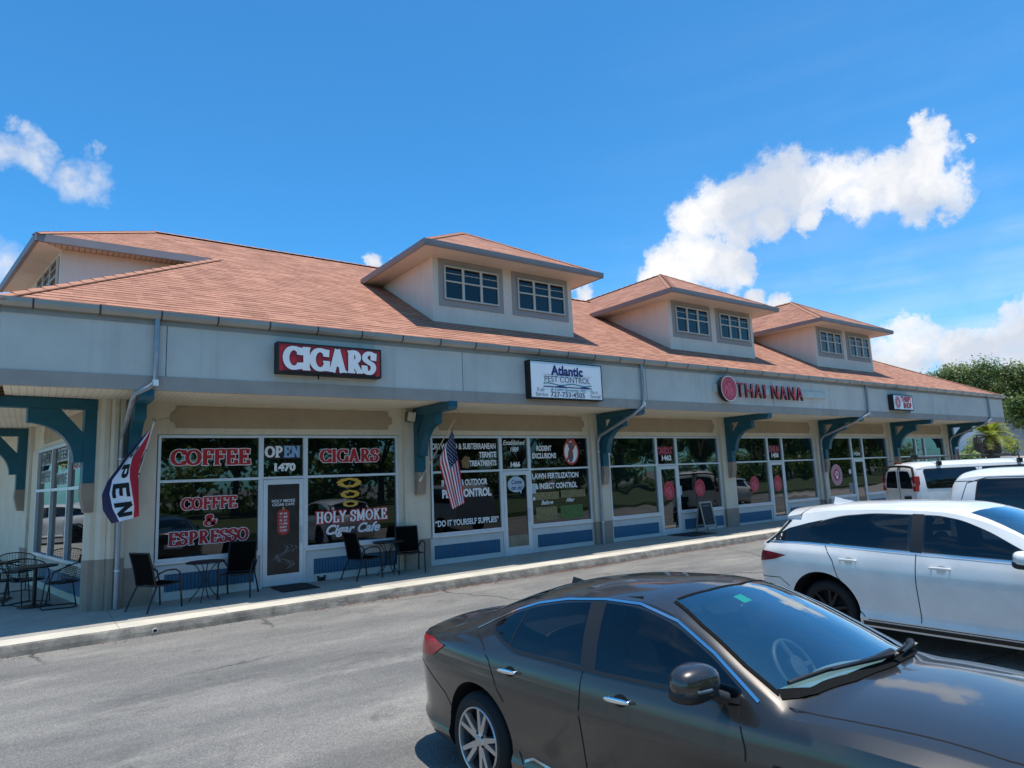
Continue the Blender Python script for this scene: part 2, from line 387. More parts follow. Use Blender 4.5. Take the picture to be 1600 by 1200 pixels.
# ------------------------------------------------------------------ mesh helpers
class MB:
    def __init__(s):
        s.v = []; s.f = []; s.m = []; s.uv = {}
    def add(s, vs, fs, m=0):
        o = len(s.v); s.v += [tuple(p) for p in vs]
        for f in fs:
            s.f.append(tuple(i + o for i in f)); s.m.append(m)
    def box(s, x0, x1, y0, y1, z0, z1, m=0):
        vs = [(x, y, z) for z in (z0, z1) for y in (y0, y1) for x in (x0, x1)]
        s.add(vs, [(0, 2, 3, 1), (4, 5, 7, 6), (0, 1, 5, 4), (2, 6, 7, 3), (0, 4, 6, 2), (1, 3, 7, 5)], m)
    def quad(s, a, b, c, d, m=0, uv=None):
        o = len(s.v); s.v += [tuple(a), tuple(b), tuple(c), tuple(d)]
        if uv: s.uv[len(s.f)] = uv
        s.f.append((o, o + 1, o + 2, o + 3)); s.m.append(m)
    def poly(s, pts, m=0, uv=None):
        o = len(s.v); s.v += [tuple(p) for p in pts]
        if uv: s.uv[len(s.f)] = uv
        s.f.append(tuple(range(o, o + len(pts)))); s.m.append(m)
    def prism(s, pts, vec, m=0):
        n = len(pts); vec = Vector(vec)
        vs = [tuple(p) for p in pts] + [tuple(Vector(p) + vec) for p in pts]
        fs = [tuple(range(n))[::-1], tuple(range(n, 2 * n))] + [(i, (i + 1) % n, n + (i + 1) % n, n + i) for i in range(n)]
        s.add(vs, fs, m)
    def tube(s, pts, r, n=8, m=0, cap=True):
        pts = [Vector(p) for p in pts]; rs = r if isinstance(r, (list, tuple)) else [r] * len(pts)
        rings = []; prev = None
        for i, p in enumerate(pts):
            t = (pts[min(i + 1, len(pts) - 1)] - pts[max(i - 1, 0)]).normalized()
            if prev is None:
                a = Vector((0, 0, 1)) if abs(t.z) < .9 else Vector((1, 0, 0))
                u = t.cross(a).normalized()
            else:
                u = (prev - t * prev.dot(t)).normalized()
            prev = u; w = t.cross(u)
            rings.append([p + (u * math.cos(2 * math.pi * k / n) + w * math.sin(2 * math.pi * k / n)) * rs[i] for k in range(n)])
        vs = [q for rg in rings for q in rg]
        fs = [(i * n + k, i * n + (k + 1) % n, (i + 1) * n + (k + 1) % n, (i + 1) * n + k) for i in range(len(pts) - 1) for k in range(n)]
        if cap:
            fs += [tuple(range(n))[::-1], tuple(range((len(pts) - 1) * n, len(pts) * n))]
        s.add(vs, fs, m)
    def lathe(s, prof, M, n=24, m=0):
        """prof: (radius, height) list turned about local Z, then moved by matrix M"""
        vs = [M @ Vector((r * math.cos(2 * math.pi * k / n), r * math.sin(2 * math.pi * k / n), h)) for r, h in prof for k in range(n)]
        fs = [(i * n + k, i * n + (k + 1) % n, (i + 1) * n + (k + 1) % n, (i + 1) * n + k) for i in range(len(prof) - 1) for k in range(n)]
        s.add(vs, fs, m)
    def grid(s, fn, nu, nv, m=0, mf=None):
        o = len(s.v)
        s.v += [tuple(fn(i / nu, j / nv)) for j in range(nv + 1) for i in range(nu + 1)]
        for j in range(nv):
            for i in range(nu):
                a = o + j * (nu + 1) + i
                s.f.append((a, a + 1, a + nu + 2, a + nu + 1)); s.m.append(mf((i + .5) / nu, (j + .5) / nv) if mf else m)
    def mesh(s, name, mats, angle=None):
        me = bpy.data.meshes.new(name)
        me.from_pydata(s.v, [], s.f)
        for mm in (mats if isinstance(mats, (list, tuple)) else [mats]):
            me.materials.append(mm)
        me.polygons.foreach_set('material_index', s.m)
        if s.uv:
            ul = me.uv_layers.new(name='UVMap')
            for fi, uv in s.uv.items():
                for li, q in zip(me.polygons[fi].loop_indices, uv):
                    ul.data[li].uv = q
        if angle is not None:
            me.polygons.foreach_set('use_smooth', [True] * len(me.polygons))
            me.set_sharp_from_angle(angle=R(angle))
        me.update()
        return me
    def build(s, name, mats, parent=None, angle=None):
        return link(name, s.mesh(name, mats, angle), parent)

def link(name, me, parent=None):
    o = bpy.data.objects.new(name, me); COL.objects.link(o)
    if parent: o.parent = parent
    return o

def thing(name, label, cat, loc=(0, 0, 0), rz=0, group=None):
    o = bpy.data.objects.new(name, None); COL.objects.link(o)
    o.location = loc; o.rotation_euler = (0, 0, rz); o.empty_display_size = .2
    return tag(o, label, cat, group)

def tag(o, label, cat, group=None):
    o['label'] = label; o['category'] = cat
    if group: o['group'] = group
    return o

def struct(o):
    o['kind'] = 'structure'; return o

def copy_tree(o, parent=None):
    c = o.copy(); COL.objects.link(c)
    if parent: c.parent = parent
    for ch in [x for x in o.children]:
        copy_tree(ch, c)
    return c

def bevel(o, w, seg=2):
    b = o.modifiers.new('bevel', 'BEVEL'); b.width = w; b.segments = seg; b.limit_method = 'ANGLE'
    return o

# ------------------------------------------------------------------ lettering
def text_mesh(name, body, size, mat, M, parent, sx=1.0, bold=0.0, shear=0.0, extrude=0.0, align='CENTER', space=1.0):
    cu = bpy.data.curves.new(name, 'FONT')
    cu.body = body; cu.size = size; cu.align_x = align; cu.align_y = 'CENTER'
    cu.offset = bold; cu.shear = shear; cu.extrude = extrude; cu.space_character = space; cu.resolution_u = 4
    t = bpy.data.objects.new('tmp', cu); COL.objects.link(t)
    bpy.context.view_layer.update()
    me = bpy.data.meshes.new_from_object(t.evaluated_get(bpy.context.evaluated_depsgraph_get()))
    bpy.data.objects.remove(t); bpy.data.curves.remove(cu)
    me.transform(M @ Matrix.Diagonal((sx, 1, 1, 1)))
    me.materials.clear(); me.materials.append(mat)
    me.name = name
    return link(name, me, parent)

def face_front(x, y, z):
    """matrix: text plane facing -Y (reads along +X)"""
    return Matrix.Translation((x, y, z)) @ Matrix.Rotation(R(90), 4, 'X')

def arc(cx, cy, rx, ry, a0, a1, n=14):
    return [(cx + rx * math.cos(R(a0 + (a1 - a0) * i / n)), cy + ry * math.sin(R(a0 + (a1 - a0) * i / n))) for i in range(n + 1)]

def spl(pts, n=5):
    out = []
    P = [pts[0]] + list(pts) + [pts[-1]]
    for i in range(1, len(P) - 2):
        for k in range(n):
            t = k / n
            out.append(tuple(.5 * (2 * P[i][d] + (P[i + 1][d] - P[i - 1][d]) * t + (2 * P[i - 1][d] - 5 * P[i][d] + 4 * P[i + 1][d] - P[i + 2][d]) * t * t
                                   + (-P[i - 1][d] + 3 * P[i][d] - 3 * P[i + 1][d] + P[i + 2][d]) * t ** 3) for d in (0, 1)))
    out.append(tuple(pts[-1]))
    return out

# a small serif alphabet: skeleton paths (broad pen) and serif bars; unit height
GL = {
 'C': (.86, [arc(.46, .5, .38, .43, 48, 312, 20), [(.76, .66), (.78, .96)], [(.78, .04), (.76, .30)]], []),
 'G': (.92, [arc(.46, .5, .38, .43, 48, 330, 20), [(.76, .66), (.78, .96)], [(.80, .02), (.80, .42)]], [(.62, .42, .95)]),
 'O': (.92, [arc(.46, .5, .37, .43, 0, 360, 26)], []),
 'F': (.74, [[(.24, 0), (.24, 1)], [(.24, .955), (.66, .955)], [(.24, .52), (.52, .52)], [(.66, .70), (.68, 1)], [(.52, .40), (.52, .64)]], [(.06, .03, .46), (.06, .97, .4)]),
 'E': (.80, [[(.24, 0), (.24, 1)], [(.24, .955), (.66, .955)], [(.24, .52), (.52, .52)], [(.24, .045), (.70, .045)], [(.66, .70), (.68, 1)], [(.52, .40), (.52, .64)], [(.74, 0), (.70, .30)]], [(.06, .03, .4), (.06, .97, .4)]),
 'S': (.72, [spl([(.60, .68), (.55, .88), (.36, .95), (.16, .84), (.15, .66), (.34, .53), (.54, .42), (.58, .22), (.40, .05), (.18, .1), (.10, .33)]), [(.60, .64), (.62, .96)], [(.08, .04), (.10, .36)]], []),
 'P': (.78, [[(.24, 0), (.24, 1)], arc(.34, .71, .30, .245, 90, -90, 12), [(.24, .955), (.34, .955)], [(.24, .465), (.34, .465)]], [(.06, .03, .46), (.06, .97, .3)]),
 'R': (.86, [[(.24, 0), (.24, 1)], arc(.34, .73, .28, .225, 90, -90, 12), [(.24, .955), (.34, .955)], [(.24, .505), (.34, .505)], [(.40, .5), (.68, .04)]], [(.06, .03, .44), (.06, .97, .3), (.62, .03, .86)]),
 'I': (.44, [[(.22, 0), (.22, 1)]], [(.04, .03, .40), (.04, .97, .40)]),
 'A': (.92, [[(.16, .0), (.45, 1)], [(.42, 1), (.72, 0)], [(.25, .33), (.62, .33)]], [(.02, .03, .32), (.54, .03, .92)]),
 'H': (.94, [[(.24, 0), (.24, 1)], [(.70, 0), (.70, 1)], [(.24, .5), (.7, .5)]], [(.06, .03, .42), (.06, .97, .42), (.52, .03, .88), (.52, .97, .88)]),
 'L': (.76, [[(.24, 0), (.24, 1)], [(.24, .045), (.66, .045)], [(.70, 0), (.66, .32)]], [(.06, .03, .4), (.06, .97, .44)]),
 'Y': (.86, [[(.12, 1), (.43, .48)], [(.74, 1), (.43, .48)], [(.43, 0), (.43, .5)]], [(.0, .97, .3), (.56, .97, .88), (.26, .03, .6)]),
 'M': (1.1, [[(.20, 0), (.20, 1)], [(.20, 1), (.54, .1)], [(.54, .1), (.88, 1)], [(.88, 0), (.88, 1)]], [(.02, .03, .36), (.04, .97, .3), (.72, .03, 1.06), (.8, .97, 1.04)]),
 'N': (.96, [[(.2, 0), (.2, 1)], [(.2, 1), (.74, .0)], [(.74, 0), (.74, 1)]], [(.04, .03, .36), (.02, .97, .3), (.58, .97, .92)]),
 'K': (.92, [[(.24, 0), (.24, 1)], [(.26, .45), (.68, 1)], [(.40, .6), (.74, 0)]], [(.06, .03, .42), (.06, .97, .42), (.56, .97, .86), (.58, .03, .92)]),
 'W': (1.2, [[(.1, 1), (.34, .0)], [(.34, 0), (.6, .9)], [(.6, .9), (.86, 0)], [(.86, 0), (1.1, 1)]], [(.0, .97, .26), (.94, .97, 1.2)]),
 'B': (.82, [[(.24, 0), (.24, 1)], arc(.34, .73, .26, .225, 90, -90, 10), arc(.34, .27, .31, .235, 90, -90, 10), [(.24, .955), (.34, .955)], [(.24, .505), (.34, .505)], [(.24, .045), (.34, .045)]], [(.06, .03, .3), (.06, .97, .3)]),
 'T': (.80, [[(.40, 0), (.40, 1)], [(.08, .955), (.72, .955)], [(.07, .7), (.06, 1)], [(.73, .7), (.74, 1)]], [(.2, .03, .6)]),
 '&': (.92, [spl([(.78, .05), (.28, .66), (.32, .9), (.46, .94), (.54, .80), (.44, .62), (.16, .34), (.2, .1), (.42, .04), (.66, .2), (.78, .5)])], [(.62, .52, .92)]),
 ' ': (.45, [], []),
}
def serif(name, word, x, y, z, width, height, mat, parent, grow=0.0, thick=.19, thin=.085, serifs=True, mapf=None, dy=0.00012, depth=0.0):
    """word in the serif alphabet, lower left corner at (x, z), facing -Y at plane y"""
    tot = sum(GL[c][0] for c in word); kx = width / tot
    mb = MB(); cx = 0.0; lay = 0
    mp = mapf or (lambda a, b, l: (x + a, y - l * dy, z + b))
    g = grow / height
    for ch in word:
        w, paths, bars = GL[ch]
        P2 = []
        for pth in paths:
            pts = [Vector((p[0], p[1])) for p in pth]
            if len(pts) == 2 and g:
                d = (pts[1] - pts[0]).normalized() * g
                pts = [pts[0] - d, pts[1] + d]
            L, Rr = [], []
            for i, p in enumerate(pts):
                t = (pts[min(i + 1, len(pts) - 1)] - pts[max(0, i - 1)]).normalized()
                nrm = Vector((-t.y, t.x))
                hw = (thin + (thick - thin) * abs(t.y) ** 1.3) / 2 + g
                L.append(p + nrm * hw); Rr.append(p - nrm * hw)
            for i in range(len(pts) - 1):
                P2.append((L[i], L[i + 1], Rr[i + 1], Rr[i], lay))
            lay += 1
        if serifs:
            for (b0, by, b1) in bars:
                h = .032 + g
                P2.append((Vector((b0 - g, by - h)), Vector((b1 + g, by - h)), Vector((b1 + g, by + h)), Vector((b0 - g, by + h)), lay)); lay += 1
        for a, b, c, d, l in P2:
            q = [mp((cx + p.x) * kx, p.y * height, l) for p in (a, b, c, d)]
            mb.poly(q)
        cx += w
        lay = lay % 9
    return mb.build(name, mat, parent)
SUN_E = 5.0
SKYTINT = (.345, 1.09, 1.54)
# ------------------------------------------------------------------ ground
W = 5.856
def sz(x):                     # the walk climbs very gently along the row of shops
    return .004 * (max(-10, min(40, x)) - 2)
def sstep(a, b, x):
    t = max(0, min(1, (x - a) / (b - a))); return t * t * (3 - 2 * t)
def gz(x, y):
    s = .06 - .045 * sstep(3.5, 7.0, x)                        # the stalls rise again away from the shops
    return -.15 + sz(x) - .018 * min(7.04, max(0, -2.36 - y)) + s * max(0, min(6.0, -9.4 - y)) + 2.0 * sstep(41, 53, x) * sstep(-14, -4, y)

KY = -2.30
mb = MB()
xs = [-60, -30, -12, -6, -3, 0, 1.5, 3.5, 4.2, 4.9, 5.6, 6.3, 7, 10, 14, 18, 22, 28, 34, 38, 40, 41, 42, 43, 44, 45, 46, 47, 48, 49, 50, 51, 52, 53, 55, 60, 70, 90, 140, 300, 600]
ys = [-600, -300, -140, -90, -60, -40, -30, -22, -18, -15.4, -14, -12, -10.5, -9.4, -8, -7, -6, -5, -4, -3, -2.2, 0, 6, 14, 30, 60, 140, 300, 600]
o = len(mb.v)
mb.v += [(x, y, gz(x, y)) for y in ys for x in xs]
for j in range(len(ys) - 1):
    for i in range(len(xs) - 1):
        a = o + j * len(xs) + i
        mb.f.append((a, a + 1, a + 1 + len(xs), a + len(xs)))
        mb.m.append(1 if xs[i] >= 41 and ys[j] >= -14 else 0)
struct(mb.build('parking_lot', [MT['asphalt'], MT['gravel']], angle=60))

# sidewalk slab and kerb (a real step of about 0.15 m)
SD = Vector((-.153, .988, 0)); SN = Vector((.988, .153, 0))      # the angled end of the building: along its wall / into the building
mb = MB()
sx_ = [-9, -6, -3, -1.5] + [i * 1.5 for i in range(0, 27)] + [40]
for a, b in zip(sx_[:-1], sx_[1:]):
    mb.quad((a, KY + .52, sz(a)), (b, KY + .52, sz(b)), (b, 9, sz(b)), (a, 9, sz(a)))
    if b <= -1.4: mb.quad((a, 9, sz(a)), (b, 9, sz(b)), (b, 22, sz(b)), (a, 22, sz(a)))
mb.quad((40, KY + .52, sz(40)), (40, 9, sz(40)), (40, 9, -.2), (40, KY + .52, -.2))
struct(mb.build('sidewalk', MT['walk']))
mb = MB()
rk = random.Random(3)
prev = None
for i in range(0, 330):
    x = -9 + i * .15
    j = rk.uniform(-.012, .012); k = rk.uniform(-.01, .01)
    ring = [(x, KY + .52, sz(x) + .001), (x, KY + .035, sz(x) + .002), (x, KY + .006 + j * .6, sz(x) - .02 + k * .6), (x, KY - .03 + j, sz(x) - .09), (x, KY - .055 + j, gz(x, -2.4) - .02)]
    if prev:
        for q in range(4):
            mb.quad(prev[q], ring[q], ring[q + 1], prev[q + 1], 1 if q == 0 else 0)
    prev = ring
kb = struct(mb.build('kerb', [MT['kerb'], MT['walk_sunlit']], angle=35))  # top strip widened to the shadow edge and coloured as sunlit
# drain pipe end in the kerb face
dp = thing('kerb_drain', 'small round drain outlet in the kerb face before the first chairs', 'drain', (.47, KY - .03, sz(.47) - .095))
mb = MB(); mb.lathe([(.028, -.02), (.028, .02), (.04, .02), (.04, -.02)], Matrix.Rotation(R(90), 4, 'X'), 18); mb.build('pipe_rim', MT['cream'], dp)
mb = MB(); mb.lathe([(.0, .012), (.028, .012)], Matrix.Rotation(R(90), 4, 'X'), 18); mb.build('pipe_mouth', MT['carblack'], dp)
# dry leaves and grit washed up against the kerb
mb = MB(); rl = random.Random(11)
for i in range(2600):
    t = rl.random()
    x = rl.choice([rl.gauss(9.2, 1.3), rl.gauss(14, 2.5), rl.gauss(5.5, 1.2), rl.uniform(-3, 24)])
    y = KY - .07 - abs(rl.gauss(0, .07))
    s = rl.uniform(.006, .022); a = rl.uniform(0, 6.28); z = gz(x, y) + .004 + rl.uniform(0, .012)
    dx, dy_ = math.cos(a) * s, math.sin(a) * s
    mb.quad((x - dx, y - dy_, z), (x + dy_ * .5, y - dx * .5, z + rl.uniform(0, .01)), (x + dx, y + dy_, z + rl.uniform(0, .008)), (x - dy_ * .5, y + dx * .5, z))
lt = mb.build('leaf_litter', MT['litter']); lt['kind'] = 'stuff'
tag(lt, 'dry reddish leaves washed up along the foot of the kerb', 'leaf litter')

# ------------------------------------------------------------------ the building
B = thing('strip_mall_building', 'long single storey strip mall with terracotta shingle roof, dormers and teal brackets', 'building', (0, 0, 0))
ZS, ZF0, ZF1, ZF2 = 3.69, 3.663, 3.903, 4.887
XL, XR, YF = -1.65, 37.75, -1.75
OFF = [0, .10, .08, .055, .05, 0]
def BX(i): return W * i + OFF[i]
XB = [.215 + W * i for i in range(7)]           # left face of the brackets

# header wall, piers
mb = MB()
mb.box(-.10, 36.0, .0, .25, 3.06, ZS, 0)
for i in range(7):
    x0 = XB[i] - (.25 if i else .02); x1 = XB[i] + (.38 if i else .50)
    mb.box(x0, x1, -.10, .2, .66, ZS - .002, 0)
    mb.box(x0 - .004, x1 + .004, -.104, .2, -.12, .66, 1)
    # wall between the pier and the window frames
    mb.box(x1, BX(i) + (.735 if i == 0 else .575), -.012, .19, -.1, 3.06, 0) if i < 6 else None
    if i: mb.box(BX(i - 1) + 5.70, x0, -.012, .19, -.1, 3.06, 0)
mb.box(35.8, 36.0, -.05, 12, -.2, ZS, 0)
mb.box(-.6, 36.0, 11.7, 11.9, -.2, 4.9, 0)
# stepped (fluted) corner pier at the angled end
for (px, py, r) in ((-.255, .02, .13), (-.10, -.09, .12), (.04, -.13, .10), (.15, -.13, .09)):
    n = 10
    mb.prism([(px + r * math.cos(2 * math.pi * k / n), py + r * math.sin(2 * math.pi * k / n), .86) for k in range(n)], (0, 0, ZS - .86), 0)
    mb.prism([(px + (r + .004) * math.cos(2 * math.pi * k / n), py + (r + .004) * math.sin(2 * math.pi * k / n), -.1) for k in range(n)], (0, 0, .96), 1)
# angled end wall above, below and beside its windows
S0 = Vector((-.28, .05, 0))
def SP(t, n=0.0, z=0.0):
    p = S0 + SD * t + SN * n; return (p.x, p.y, z)
def sbox(mb, t0, t1, n0, n1, z0, z1, m=0):
    mb.prism([SP(t0, n0, z0), SP(t1, n0, z0), SP(t1, n1, z0), SP(t0, n1, z0)], (0, 0, z1 - z0), m)
sbox(mb, 0, 14, .05, .25, 3.08, ZS - .003, 0)
sbox(mb, 5.0, 5.95, .03, .25, -.1, 3.08, 0)
sbox(mb, 5.95, 6.6, -.03, .25, -.1, ZS - .004, 0)
sbox(mb, 6.6, 14, .05, .25, -.1, 3.08, 0)
sbox(mb, -.1, 5.0, .06, .25, -.1, .72, 0)
sbox(mb, 5.95, 6.6, -.034, .25, -.1, .80, 1)
mb.build('wall', [MT['wall'], MT['tbase']], B)
mb = MB()
sbox(mb, 12.2, 12.4, -1.3, .0, -.1, ZS - .01, 0)
mb.build('end_wall', MT['wall'], B)

# soffits
mb = MB()
mb.box(XL + .06, XR - .06, YF + .05, .0, ZS, ZS + .02, 0)
mb.build('soffit', MT['soffit'], B)
mb = MB()
mb.prism([SP(-1.4, -1.32, ZS + .001), SP(13, -1.32, ZS + .001), SP(13, .1, ZS + .001), SP(0, .1, ZS + .001)], (0, 0, .02))
mb.build('soffit', MT['soffit'], B)

# fascia (grey blue stucco, taupe band below, darker strip below the gutter)
FC = Vector((XL, YF, 0))
def FS(t, n=0.0, z=0.0):
    p = FC + SD * t + SN * n; return (p.x, p.y, z)
mb = MB()
mb.box(XL, XR, YF, YF + .06, ZF1, ZF2, 0)
mb.prism([FS(.06, 0, ZF1), FS(14, 0, ZF1), FS(14, .06, ZF1), FS(.06, .06, ZF1)], (0, 0, ZF2 - ZF1), 0)
mb.box(XR - .06, XR, YF + .06, 12, ZF1, ZF2, 0)
mb.box(XL - .012, XR + .012, YF - .014, YF + .062, ZF0, ZF1, 1)
mb.prism([FS(.062, -.014, ZF0), FS(14, -.014, ZF0), FS(14, .07, ZF0), FS(.062, .07, ZF0)], (0, 0, ZF1 - ZF0), 1)
mb.box(XR - .07, XR + .012, YF + .062, 12, ZF0, ZF1, 1)
mb.box(XL - .012, XR + .012, YF - .016, YF + .05, 4.775, ZF2 + .002, 2)
mb.prism([FS(.052, -.016, 4.775), FS(14, -.016, 4.775), FS(14, .05, 4.775), FS(.052, .05, 4.775)], (0, 0, .115), 2)
for x in (.59, 6.454, 12.3, 18.2, 24.05, 29.9):       # stucco control joints
    mb.box(x - .006, x + .006, YF - .002, YF + .01, ZF1, 4.775, 3)
mb.build('fascia', [MT['fascia'], MT['band'], mk('fascia_strip', (.37, .35, .325), .8, dirt=.3), MT['gutseam']], B)
# gutter with strapped seams
mb = MB()
gp = [(0, 4.862), (-.085, 4.862), (-.135, 4.915), (-.140, 4.99), (-.128, 4.99), (-.12, 4.95), (0, 4.95)]
mb.prism([(XL - .13, YF - .017 + a, z) for a, z in gp], (XR - XL + .26, 0, 0))
mb.prism([FS(-.1, -.017 + a, z) for a, z in gp], tuple(SD * 14), 0)
x = -1.27
while x < XR:
    mb.prism([(x - .012, YF - .018 + a * 1.03, 4.862 + (z - 4.862) * 1.03 - .004) for a, z in gp], (.024, 0, 0), 1)
    x += .90 + .05 * math.sin(x * 7)
mb.build('gutter', [MT['gutter'], MT['gutseam']], B)

# roof
m_ = .565; YE, ZE = -1.86, 4.962
A = Vector((-1.735, YE, ZE))
def zr(y): return ZE + m_ * (y - YE)
Yk = 4.95; Zk = zr(Yk)
yl = 2.80; zl = zr(yl)
Ph = Vector((A.x + (yl - YE) * .653 / .757, yl, zl))
mb = MB()
def fuv(p): return (p[0], (p[1] - YE) * 1.1486)
mains = [A, (37.86, YE, ZE), (27.5, Yk, Zk), (1.17, Yk, Zk), (-1.33, yl, zl), tuple(Ph)]
mb.poly(mains, 0, [fuv(p) for p in mains])
# low slope over the angled end
far = A + SD * 15
hi = Vector(Ph) + SD * 10
def suv(p):
    d = Vector(p) - A; return (d.dot(SD), math.hypot(d.dot(SN), d.z))
pl = [tuple(A), tuple(Ph), tuple(hi), tuple(far)]
mb.poly(pl, 0, [suv(p) for p in pl])
# upper hip facing the angled end, right hip, back slope
apex = (1.17, Yk, Zk); lc = Vector((-1.33, yl, zl)); lcf = lc + SD * 4.9
p3 = [tuple(lc), apex, tuple(Vector((lcf.x, lcf.y, zl)))]
mb.poly(p3, 0, [((Vector(p) - lc).dot(SD), (Vector(p) - lc).length * .8) for p in p3])
yb_ = 2 * Yk - YE
p4 = [(37.86, YE, ZE), (40.5, yb_, ZE), (27.5, Yk, Zk)]
mb.poly(p4, 0, [(p[1], p[2]) for p in p4])
p5 = [(40.5, yb_, ZE), (-4, yb_, ZE), (1.17, Yk, Zk), (27.5, Yk, Zk)]
mb.poly(p5, 0, [(p[0], p[1]) for p in p5])
# ridge and hip caps
def cap(p, q, w=.13):
    p, q = Vector(p), Vector(q); d = (q - p); L = d.length; d.normalize()
    s = d.cross(Vector((0, 0, 1))).normalized(); up = Vector((0, 0, .035)); n = max(1, int(L / .3))
    for i in range(n):
        a = p + d * (L * i / n); b = p + d * (L * (i + 1) / n + .01)
        l1, l2 = a + s * w - up * .9, b + s * w - up * .9; r1, r2 = a - s * w - up * .9, b - s * w - up * .9
        c1, c2 = a + up * 1.2, b + up * .75
        mb.quad(l1, l2, c2, c1, 0, [(0, .02), (.14, .02), (.14, .1), (0, .1)]); mb.quad(c1, c2, r2, r1, 0, [(0, .02), (.14, .02), (.14, .1), (0, .1)])
cap(A, Ph); cap((1.17, Yk, Zk), (27.5, Yk, Zk)); cap(apex, lc); cap((37.86, YE, ZE), (27.5, Yk, Zk))
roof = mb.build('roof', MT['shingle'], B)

# upper wing of the angled end: eave, soffit, wall, window (a big dormer)
def dormer_window(parent, P, Q, z0, z1):
    """three double-hung units between two points, facing the left of P->Q turned outward"""
    P, Q = Vector(P), Vector(Q); d = (Q - P); L = d.length; d.normalize(); nr = Vector((d.y, -d.x, 0))
    fr = MB(); gl = MB()
    def bar(a0, a1, h0, h1, n0, n1, mbx):
        c = [P + d * a0 + nr * n0, P + d * a1 + nr * n0, P + d * a1 + nr * n1, P + d * a0 + nr * n1]
        mbx.prism([(q.x, q.y, h0) for q in c], (0, 0, h1 - h0))
    H = z1 - z0; u = L / 3
    bar(0, L, z0, z1, .004, .010, gl)
    for k in range(3):
        a, b = k * u, (k + 1) * u
        bar(a, a + .032, z0, z1, .011, .05, fr); bar(b - .032, b, z0, z1, .011, .05, fr)
        bar(a + .032, b - .032, z0, z0 + .035, .011, .05, fr); bar(a + .032, b - .032, z1 - .035, z1, .011, .05, fr)
        bar(a + .032, b - .032, z0 + H * .52, z0 + H * .52 + .035, .011, .045, fr)
        bar(a + .032, b - .032, z0 + H * .775, z0 + H * .775 + .015, .011, .03, fr)
    w = fr.build('dormer_window', MT['winframe'], parent)
    gl.build('pane', MT['dglass'], w)
    return w

def eave_run(mb, P, Q, out, z0, z1, th=.10):
    P, Q, out = Vector(P), Vector(Q), Vector(out)
    mb.prism([(P.x, P.y, z0), (Q.x, Q.y, z0), (Q.x - out.x * th, Q.y - out.y * th, z0), (P.x - out.x * th, P.y - out.y * th, z0)], (0, 0, z1 - z0))

# angled-end dormer
wc = Vector((-.86, 3.22, 0))
mb = MB()
mb.poly([(wc.x, wc.y, 5.75), (2.1, 3.22, 7.35), (2.1, 3.22, 7.44), (wc.x, wc.y, 7.44)])
wf = wc + SD * 4.2
mb.poly([(wc.x, wc.y, 7.44), (wf.x, wf.y, 7.44), (wf.x, wf.y, 5.7), (wc.x, wc.y, 5.7)])
dm = mb.build('dormer', MT['dwall'], B)
mb = MB()
e0 = lc; e1 = Vector((2.45, yl, zl))
mb.prism([(-1.33 - .02, yl - .03, zl - .17), (2.45, yl - .03, zl - .17), (2.45, yl - .015, zl + .005), (-1.35, yl - .015, zl + .005)], (0, .08, 0))
mb.prism([(lc.x - .03, lc.y, zl - .17), (lcf.x - .03, lcf.y, zl - .17), (lcf.x - .03, lcf.y, zl + .005), (lc.x - .03, lc.y, zl + .005)], (.08, 0, 0))
mb.build('eave_fascia', MT['efascia'], dm)
mb = MB()
mb.poly([(lc.x + .05, yl + .05, zl - .15), (2.40, yl + .05, zl - .15), (2.3, 3.24, zl - .15), (wc.x, 3.24, zl - .15)])
mb.build('eave_soffit', striped('perforated_soffit', (.62, .47, .34), (.24, .16, .11), 'X', .11, .14, .7), dm)
mb = MB()
mb.poly([(lc.x + .05, yl + .05, zl - .151), (wc.x + .02, 3.24, zl - .151), (wf.x + .02, wf.y, zl - .151), (lcf.x + .05, lcf.y, zl - .151)])
mb.build('eave_soffit', MT['dsoffit'], dm)
a_ = wc + SD * .18; b_ = wc + SD * 2.5
w = dormer_window(dm, b_, a_, 6.42, 7.32)

